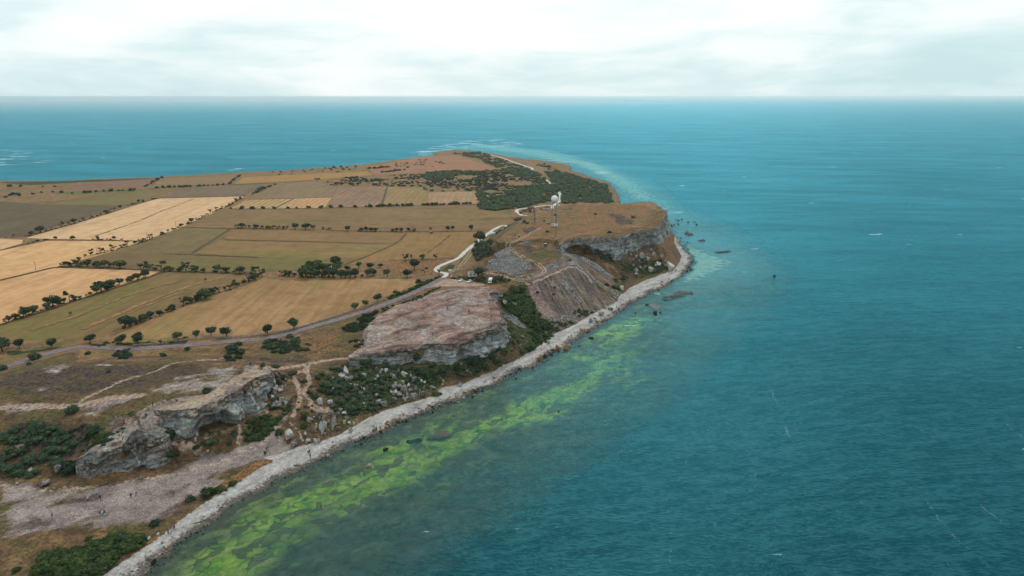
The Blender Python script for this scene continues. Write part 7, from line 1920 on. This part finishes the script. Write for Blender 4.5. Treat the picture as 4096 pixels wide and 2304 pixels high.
# day beacon on the far point
X, Y = G(*nat('C3', (420, 155)), 2); t = root('day_beacon', (X, Y, float(hz(X, Y))), 'slender dark beacon on the far point', 'beacon')
MB().bar((0, 0, 0), (0, 0, 8), .5, .35, 10).build('tower', PM['dsteel'], t); MB().bar((0, 0, 8), (0, 0, 9), .5, .45, 10).build('lantern', PM['dark'], t); MB().bar((0, 0, 7.8), (0, 0, 8), .8, .8, 10).build('gallery', PM['steel'], t)
for x, y, nm in ((664, 618, 'lower'), (1926, 298, 'upper')):
    X, Y, Z = at('C4', x, y); t = root('hunting_stand', (X, Y, Z), 'small grey hunting stand on the %s tan strip of the green field' % nm, 'stand', .4)
    for sx in (-.6, .6):
        for sy in (-.6, .6): MB().bar((sx * 1.2, sy * 1.2, -.1), (sx, sy, 1.3), .06).build('leg', PM['wood'], t)
    MB().box((0, 0, 1.9), (1.4, 1.4, 1.2)).build('cabin', PM['wood'], t); MB().box((0, 0, 2.56), (1.7, 1.7, .12), rot=(.1, 0, 0)).build('roof', PM['dsteel'], t); MB().box((0, -.72, 2.05), (.9, .05, .35)).build('opening', PM['dark'], t)
# driftwood and pallets on the shingle
X, Y, Z = at('D1', 1890, 905); t = root('driftwood_log', (X, Y, Z + .1), 'long brown driftwood log at the waterline', 'log', R(38)); MB().bar((-3.4, 0, .08), (3.2, .1, .14), .17, .10, 8).build('trunk', PM['wood'], t); MB().bar((1.4, 0, .1), (2.0, .5, .35), .06, .03, 5).build('branch_stub', PM['wood'], t)
for c, x, y, rz, lb in (('D1', 2095, 642, .5, 'pale wooden pallet on the upper shingle'),):
    X, Y, Z = at(c, x, y); t = root('wooden_pallet', (X, Y, Z + .12), lb, 'pallet', rz)
    for k in range(5): MB().box((0, -.5 + k * .25, .14), (1.2, .16, .03)).build('slat', PM['plaster'], t)
    for k in (-.5, 0, .5): MB().box((k, 0, .06), (.1, 1.1, .1)).build('bearer', PM['wood'], t)

# ------------------------------------------------------------------ people
def pose_mesh(pose):
    """one continuous body: limbs as overlapping tapered bones fused by a voxel remesh; returns a mesh with slots skin, hair, top, trousers, shoes"""
    J = dict(pel=(0, 0, .95), chest=(0, 0, 1.30), neck=(0, 0, 1.47), head=(0, .01, 1.63), shL=(.18, 0, 1.42), shR=(-.18, 0, 1.42), elL=(.24, .02, 1.14), elR=(-.24, .02, 1.14), haL=(.25, .10, .88), haR=(-.25, .10, .88),
             hiL=(.09, 0, .92), hiR=(-.09, 0, .92), knL=(.10, .01, .50), knR=(-.10, .01, .50), anL=(.10, -.01, .08), anR=(-.10, -.01, .08), toL=(.12, .17, .04), toR=(-.12, .17, .04))
    if pose == 'walk': J.update(knL=(.09, .17, .52), anL=(.09, .26, .10), toL=(.10, .43, .08), knR=(-.09, -.06, .50), anR=(-.09, -.34, .13), toR=(-.10, -.20, .04), elL=(.24, -.10, 1.16), haL=(.24, -.12, .92), elR=(-.24, .08, 1.16), haR=(-.23, .26, .98))
    if pose == 'sit': J.update(pel=(0, 0, .12), chest=(0, -.10, .47), neck=(0, -.08, .64), head=(0, -.05, .80), shL=(.18, -.10, .59), shR=(-.18, -.10, .59), elL=(.27, .08, .38), elR=(-.27, .08, .38), haL=(.15, .30, .42), haR=(-.15, .30, .42),
                               hiL=(.09, .02, .12), hiR=(-.09, .02, .12), knL=(.16, .38, .48), knR=(-.16, .38, .48), anL=(.15, .55, .08), anR=(-.15, .55, .08), toL=(.16, .72, .04), toR=(-.16, .72, .04))
    if pose == 'bend': J.update(pel=(0, -.12, .86), chest=(0, .20, 1.04), neck=(0, .37, 1.05), head=(0, .52, 1.03), shL=(.18, .30, 1.06), shR=(-.18, .30, 1.06), elL=(.22, .40, .80), elR=(-.22, .40, .80), haL=(.16, .48, .55), haR=(-.16, .48, .55), hiL=(.09, -.10, .84), hiR=(-.09, -.10, .84), knL=(.11, .06, .48), knR=(-.11, .06, .48))
    if pose == 'reach': J.update(elL=(.30, .20, 1.30), haL=(.22, .36, 1.46))
    V3 = {k: Vector(v) for k, v in J.items()}
    bones = []                                           # (a, b, ra, rb, slot)
    def B(a, b, ra, rb, s): bones.append((V3[a] if isinstance(a, str) else a, V3[b] if isinstance(b, str) else b, ra, rb, s))
    B('pel', 'chest', .15, .155, 2); B('chest', 'neck', .15, .075, 2); B('shL', 'shR', .085, .085, 2); B('neck', 'head', .055, .06, 0)
    hd = (V3['head'] - V3['neck']).normalized()
    fw = Vector((0, 1, 0)) if pose != 'bend' else Vector((0, .3, -.95))
    B(V3['head'] - hd * .02, V3['head'] + hd * .04, .088, .092, 0); B(V3['head'] - fw * .02 + hd * .05, V3['head'] - fw * .04 + hd * .01, .098, .09, 1)
    B(V3['head'] + fw * .08 - hd * .015, V3['head'] + fw * .105 - hd * .03, .016, .016, 0)      # nose
    B(V3['head'] + fw * .05 - hd * .085, V3['head'] + fw * .065 - hd * .09, .035, .03, 0)         # chin
    for s_ in (-1, 1): B(V3['head'] + Vector((s_ * .09, 0, 0)), V3['head'] + Vector((s_ * .1, 0, .02)), .022, .02, 0)   # ears
    for q, s_ in (('L', 1), ('R', -1)):
        B('sh' + q, 'el' + q, .062, .048, 2); B('el' + q, 'ha' + q, .046, .034, 2); B('pel', 'hi' + q, .13, .105, 3); B('hi' + q, 'kn' + q, .10, .065, 3); B('kn' + q, 'an' + q, .062, .042, 3); B('an' + q, 'to' + q, .052, .04, 4)
        h = V3['ha' + q]; d = (h - V3['el' + q]).normalized(); side = Vector((1, 0, 0)); side = (side - d * side.dot(d)).normalized(); nrm = d.cross(side)
        p1 = h + d * .075; B(h + d * .01, p1, .03, .036, 0)
        for f, (off, ln) in enumerate(((-.030, .062), (-.010, .074), (.010, .070), (.029, .054))):
            a = p1 + side * off + d * .01; m_ = a + d * ln * .55 + nrm * .008; B(a, m_, .0115, .0105, 0); B(m_, m_ + d * ln * .4 + nrm * .022, .0105, .009, 0)
        a = h + d * .025 - side * s_ * .03; m_ = a + d * .03 - side * s_ * .028; B(a, m_, .014, .0125, 0); B(m_, m_ + d * .034 - side * s_ * .004, .0125, .0105, 0)
    mb = MB()
    for a, b, ra, rb, s_ in bones:
        if (b - a).length > 1e-4: mb.bar(a, b, ra, rb, 10)
        mb.ball(a, ra, sub=2); mb.ball(b, rb, sub=2)
    me = bpy.data.meshes.new('tmp'); mb.bm.to_mesh(me); mb.bm.free()
    o = bpy.data.objects.new('tmp', me); COL.objects.link(o)
    md = o.modifiers.new('r', 'REMESH'); md.mode = 'VOXEL'; md.voxel_size = .0125; md.use_smooth_shade = True
    m2 = o.modifiers.new('s', 'SMOOTH'); m2.iterations = 2; m2.factor = .4
    ev = o.evaluated_get(bpy.context.evaluated_depsgraph_get())
    out = bpy.data.meshes.new_from_object(ev); out.name = 'body'
    bpy.data.objects.remove(o); bpy.data.meshes.remove(me)
    nf = len(out.polygons)
    C = np.zeros(nf * 3); out.polygons.foreach_get('center', C); C = C.reshape(-1, 3)
    best = np.full(nf, 1e9); sl = np.zeros(nf, int)
    for a, b, ra, rb, s_ in bones:
        a, b = np.array(a), np.array(b); d = b - a
        t = np.clip(((C - a) @ d) / (d @ d + 1e-9), 0, 1)
        ds = np.linalg.norm(C - a - t[:, None] * d, axis=1) - (ra + (rb - ra) * t)
        m_ = ds < best; best[m_] = ds[m_]; sl[m_] = s_
    out.materials.clear()
    for k in range(5): out.materials.append(CLOTH['skin'])
    out.polygons.foreach_set('material_index', sl.astype(np.int32)); out.polygons.foreach_set('use_smooth', np.ones(nf, bool))
    out.update()
    return out
CLOTH = {k: plain_mat('cloth_' + k, v, .85, 0, .15) for k, v in dict(skin=(196, 150, 124), hair=(62, 46, 38), fair=(168, 138, 96), black=(26, 28, 32), navy=(34, 42, 66), blue=(44, 128, 196), sky=(150, 196, 214), white=(232, 234, 232),
         red=(182, 50, 44), orange=(236, 150, 48), grey=(110, 114, 118), khaki=(128, 116, 92), teal=(64, 138, 142), pink=(214, 150, 150), jeans=(58, 74, 102)).items()}
POSES = {p: pose_mesh(p) for p in ('stand', 'walk', 'sit', 'bend', 'reach')}
def person(c, x, y, pose, top, leg, hair, label, rz=None):
    X, Y, Z = at(c, x, y)
    o = link('person', POSES[pose], label=label, cat='person', group='visitors')
    o.location = (X, Y, Z + .02)
    o.rotation_euler = (0, 0, RNG.uniform(0, 6.28) if rz is None else rz)
    k = RNG.uniform(1.0, 1.08); o.scale = (k, k, k)
    for i, q in enumerate(('skin', hair, top, leg, 'black')):
        o.material_slots[i].link = 'OBJECT'; o.material_slots[i].material = CLOTH[q]
PEOPLE = [
 ('D1', 910, 640, 'stand', 'sky', 'white', 'fair', 'person in pale blue and white standing above the dark patch of the terrace'), ('D1', 825, 712, 'stand', 'white', 'jeans', 'hair', 'person in a white top and blue trousers on the left of the dark patch'),
 ('D1', 942, 702, 'walk', 'black', 'black', 'hair', 'person in black on the right of the dark patch'), ('D1', 1230, 685, 'walk', 'black', 'navy', 'hair', 'person in black, left of a pair on the middle terrace'), ('D1', 1277, 670, 'walk', 'teal', 'grey', 'fair', 'person in teal, right of a pair on the middle terrace'),
 ('D1', 494, 875, 'walk', 'blue', 'red', 'hair', 'person in a blue jacket and red trousers at the left of the terrace'), ('D1', 943, 850, 'walk', 'blue', 'jeans', 'hair', 'person in bright blue, left of a group of three on the terrace'), ('D1', 966, 845, 'bend', 'white', 'khaki', 'fair', 'person in white stooping in the middle of the group of three'), ('D1', 981, 850, 'stand', 'black', 'white', 'hair', 'person in black and white, right of the group of three'),
 ('D1', 1427, 425, 'sit', 'red', 'black', 'fair', 'person in red sitting on the grass below the rock ridge'), ('D1', 1620, 985, 'walk', 'pink', 'navy', 'hair', 'person in a pale striped top on the upper shingle'), ('D1', 1637, 985, 'walk', 'navy', 'navy', 'hair', 'person in navy beside the striped top on the shingle'), ('D1', 1578, 1020, 'stand', 'grey', 'black', 'hair', 'person in grey alone on the shingle edge'),
 ('C8', 390, 950, 'stand', 'black', 'black', 'hair', 'person in black, left of the two at the back of the beach group'), ('C8', 405, 940, 'stand', 'navy', 'black', 'hair', 'person in navy, right of the two at the back of the beach group'), ('C8', 370, 985, 'walk', 'navy', 'navy', 'hair', 'person in dark blue in front of the beach group'), ('C8', 381, 995, 'walk', 'black', 'grey', 'hair', 'person in black right in front of the beach group'),
 ('C8', 778, 972, 'bend', 'grey', 'jeans', 'hair', 'person in grey stooping on the shingle'), ('C8', 792, 955, 'sit', 'black', 'navy', 'hair', 'person in black crouching behind the stooping one'), ('C8', 800, 1012, 'stand', 'navy', 'black', 'hair', 'person in navy standing near the waterline'), ('C8', 326, 855, 'sit', 'black', 'black', 'hair', 'person in black sitting at the scrub edge'), ('C8', 507, 828, 'walk', 'blue', 'white', 'fair', 'person in bright blue beside the rock fin'),
 ('C8', 665, 522, 'walk', 'orange', 'orange', 'fair', 'person all in orange walking down the gully'), ('C8', 570, 296, 'walk', 'white', 'jeans', 'hair', 'person in white near the upright bush'), ('C8', 628, 280, 'walk', 'navy', 'navy', 'hair', 'person in navy on the gully path'), ('C8', 778, 150, 'stand', 'black', 'black', 'hair', 'person in black on the saddle path'), ('C8', 1125, 82, 'walk', 'grey', 'jeans', 'hair', 'person in grey at the low end of the middle bluff'), ('C8', 1163, 68, 'stand', 'black', 'jeans', 'hair', 'person in black at the rounded end block'),
 ('C8', 1390, 580, 'stand', 'black', 'navy', 'hair', 'person in black by the boulders at the back of the beach'), ('C8', 1386, 612, 'stand', 'navy', 'black', 'hair', 'person in navy at the back of the beach'),
 ('C7', 1160, 695, 'reach', 'red', 'red', 'hair', 'person in red climbing the rock ridge'), ('C7', 1468, 528, 'stand', 'blue', 'sky', 'fair', 'person in bright blue on the left bluff edge'), ('C7', 1434, 528, 'stand', 'black', 'black', 'hair', 'person in black left of the bright blue one on the bluff'), ('C7', 1250, 845, 'stand', 'white', 'sky', 'fair', 'person in white standing on the lower rock ridge'), ('C7', 2347, 152, 'stand', 'black', 'black', 'hair', 'person in black at the tip of the left bluff'), ('C7', 2112, 72, 'walk', 'black', 'black', 'hair', 'person in black on the footpath from the road'),
 ('C5', 1845, 882, 'stand', 'white', 'black', 'hair', 'person in white and black at the front edge of the middle bluff'), ('C5', 1970, 640, 'walk', 'black', 'white', 'hair', 'person in black and white in the middle of the pink slab'), ('C5', 1997, 636, 'stand', 'white', 'white', 'fair', 'person all in white in the middle of the pink slab'), ('C5', 2082, 564, 'walk', 'navy', 'jeans', 'hair', 'person in navy on the upper pink slab'), ('C5', 2089, 562, 'walk', 'pink', 'navy', 'hair', 'person in pink beside the navy one on the upper slab'),
 ('C5', 2286, 584, 'stand', 'black', 'black', 'hair', 'person in black, back one of the dark pair on the slab'), ('C5', 2290, 594, 'bend', 'black', 'grey', 'hair', 'person in black stooping, front one of the dark pair'), ('C5', 2366, 522, 'stand', 'pink', 'khaki', 'fair', 'person in pink, left of the pale pair near the slab edge'), ('C5', 2386, 520, 'stand', 'white', 'pink', 'fair', 'person in white and pink, right of the pale pair'), ('C5', 1947, 805, 'stand', 'grey', 'black', 'hair', 'person in grey on the front of the pink slab'),
 ('C5', 2458, 462, 'stand', 'sky', 'grey', 'hair', 'person in pale blue at the slab notch'), ('C5', 2478, 462, 'stand', 'white', 'black', 'hair', 'person in white at the slab notch'),
 ('C3', 1074, 1356, 'walk', 'black', 'red', 'hair', 'person in black, left of the two on the spoil heap path'), ('C3', 1095, 1346, 'walk', 'black', 'black', 'hair', 'person in black, right of the two on the spoil heap path'), ('C3', 2346, 1278, 'walk', 'black', 'black', 'hair', 'person in black, left of the two on the white spit'), ('C3', 2352, 1278, 'walk', 'navy', 'black', 'hair', 'person in navy, right of the two on the white spit'), ('C6', 1558, 780, 'stand', 'navy', 'black', 'hair', 'person in navy at the foot of the spoil heap'),
]
for p_ in PEOPLE: person(*p_)

# thin foam streaks the wind has drawn over the open water
def make_foam():
    m, n = mat('foam')
    p = n.pos()
    nz = n.noise(p, .55, 4, .7); nb = n.noise(p, .05, 3, .6)
    a = n.math('MULTIPLY', n.sstep(n.math('ADD', nz, n.math('MULTIPLY', n.math('SUBTRACT', nb, .5), .9)), .52, .72), .15)
    d = n.node('ShaderNodeBsdfDiffuse'); d.inputs[0].default_value = (.55, .74, .76, 1)
    t_ = n.node('ShaderNodeBsdfTransparent')
    ms = n.node('ShaderNodeMixShader'); n.l.new(a, ms.inputs[0]); n.l.new(t_.outputs[0], ms.inputs[1]); n.l.new(d.outputs[0], ms.inputs[2])
    n.out(ms.outputs[0])
    return m
M_FOAM = make_foam()
STREAKS = [('X', [(890, 0), (970, 140), (1030, 290), (1080, 470), (1130, 600), (1150, 720), (1190, 850), (1250, 970), (1300, 1160), (1340, 1298)], .5), ('X', [(1240, 20), (1320, 100), (1480, 230), (1650, 380)], .35), ('X', [(1640, 130), (1730, 220), (1880, 330), (2060, 470), (2160, 540), (2300, 640)], .4), ('X', [(1440, 650), (1500, 770), (1560, 880)], .4),
           ('X', [(1800, 660), (1940, 800), (2080, 980), (2200, 1110), (2360, 1230)], .35), ('X', [(2050, 680), (2240, 800), (2480, 980), (2576, 1060)], .35), ('X', [(560, 340), (500, 430), (480, 490)], .3), ('X', [(415, 540), (370, 640), (335, 720)], .35), ('X', [(610, 830), (580, 920), (570, 1010)], .35), ('X', [(295, 860), (290, 1000), (300, 1120), (305, 1240)], .3),
           ('X', [(710, 1140), (680, 1230), (670, 1298)], .35), ('X', [(1500, 1000), (1600, 1160), (1640, 1240)], .35), ('X', [(840, 500), (850, 650), (860, 780)], .25), ('X', [(1900, 1000), (2000, 1130), (2130, 1260)], .25), ('X', [(910, 900), (930, 1100), (960, 1298)], .25), ('D3', [(1190, 740), (1130, 820), (1040, 980)], .35), ('D3', [(2430, 340), (2480, 470), (2570, 640)], .35), ('D3', [(1770, 1250), (1710, 1400)], .35),
           ('D2', [(1180, 265), (1240, 235), (1330, 220), (1390, 205)], .5), ('X', [(2130, 0), (2300, 150), (2576, 420)], .3), ('X', [(1180, 160), (1260, 250)], .3), ('W', [(1120, 500), (1300, 560), (1440, 610)], .5), ('W', [(1700, 780), (2000, 930), (2300, 1060)], .4), ('W', [(760, 1080), (800, 1200)], .4)]
V, F = [], []
for c, pts, wd in STREAKS:
    P = spline([G(*nat(c, q), 0) for q in pts], 1.2)
    T = np.gradient(P, axis=0); T /= np.hypot(T[:, 0], T[:, 1])[:, None]
    s_ = np.arange(len(P))
    P = P + np.c_[-T[:, 1], T[:, 0]] * (fbm(s_, s_ * 0, 6, 3, 3) * 1.6)[:, None]
    wv = wd * .7 * (.6 + fbm(s_, s_ * 0 + 5, 8, 2, 4)) + .08
    N_ = np.c_[-T[:, 1], T[:, 0]] * wv[:, None]
    i0 = len(V)
    V += [(a[0], a[1], .05) for a in P - N_] + [(a[0], a[1], .05) for a in P + N_]
    n_ = len(P)
    F += [(i0 + k, i0 + k + 1, i0 + n_ + k + 1, i0 + n_ + k) for k in range(n_ - 1)]
link('foam_streaks', mesh_np('foam_streaks', V, F, [M_FOAM]), kind='stuff', label='thin pale foam streaks drawn across the open water', cat='foam')
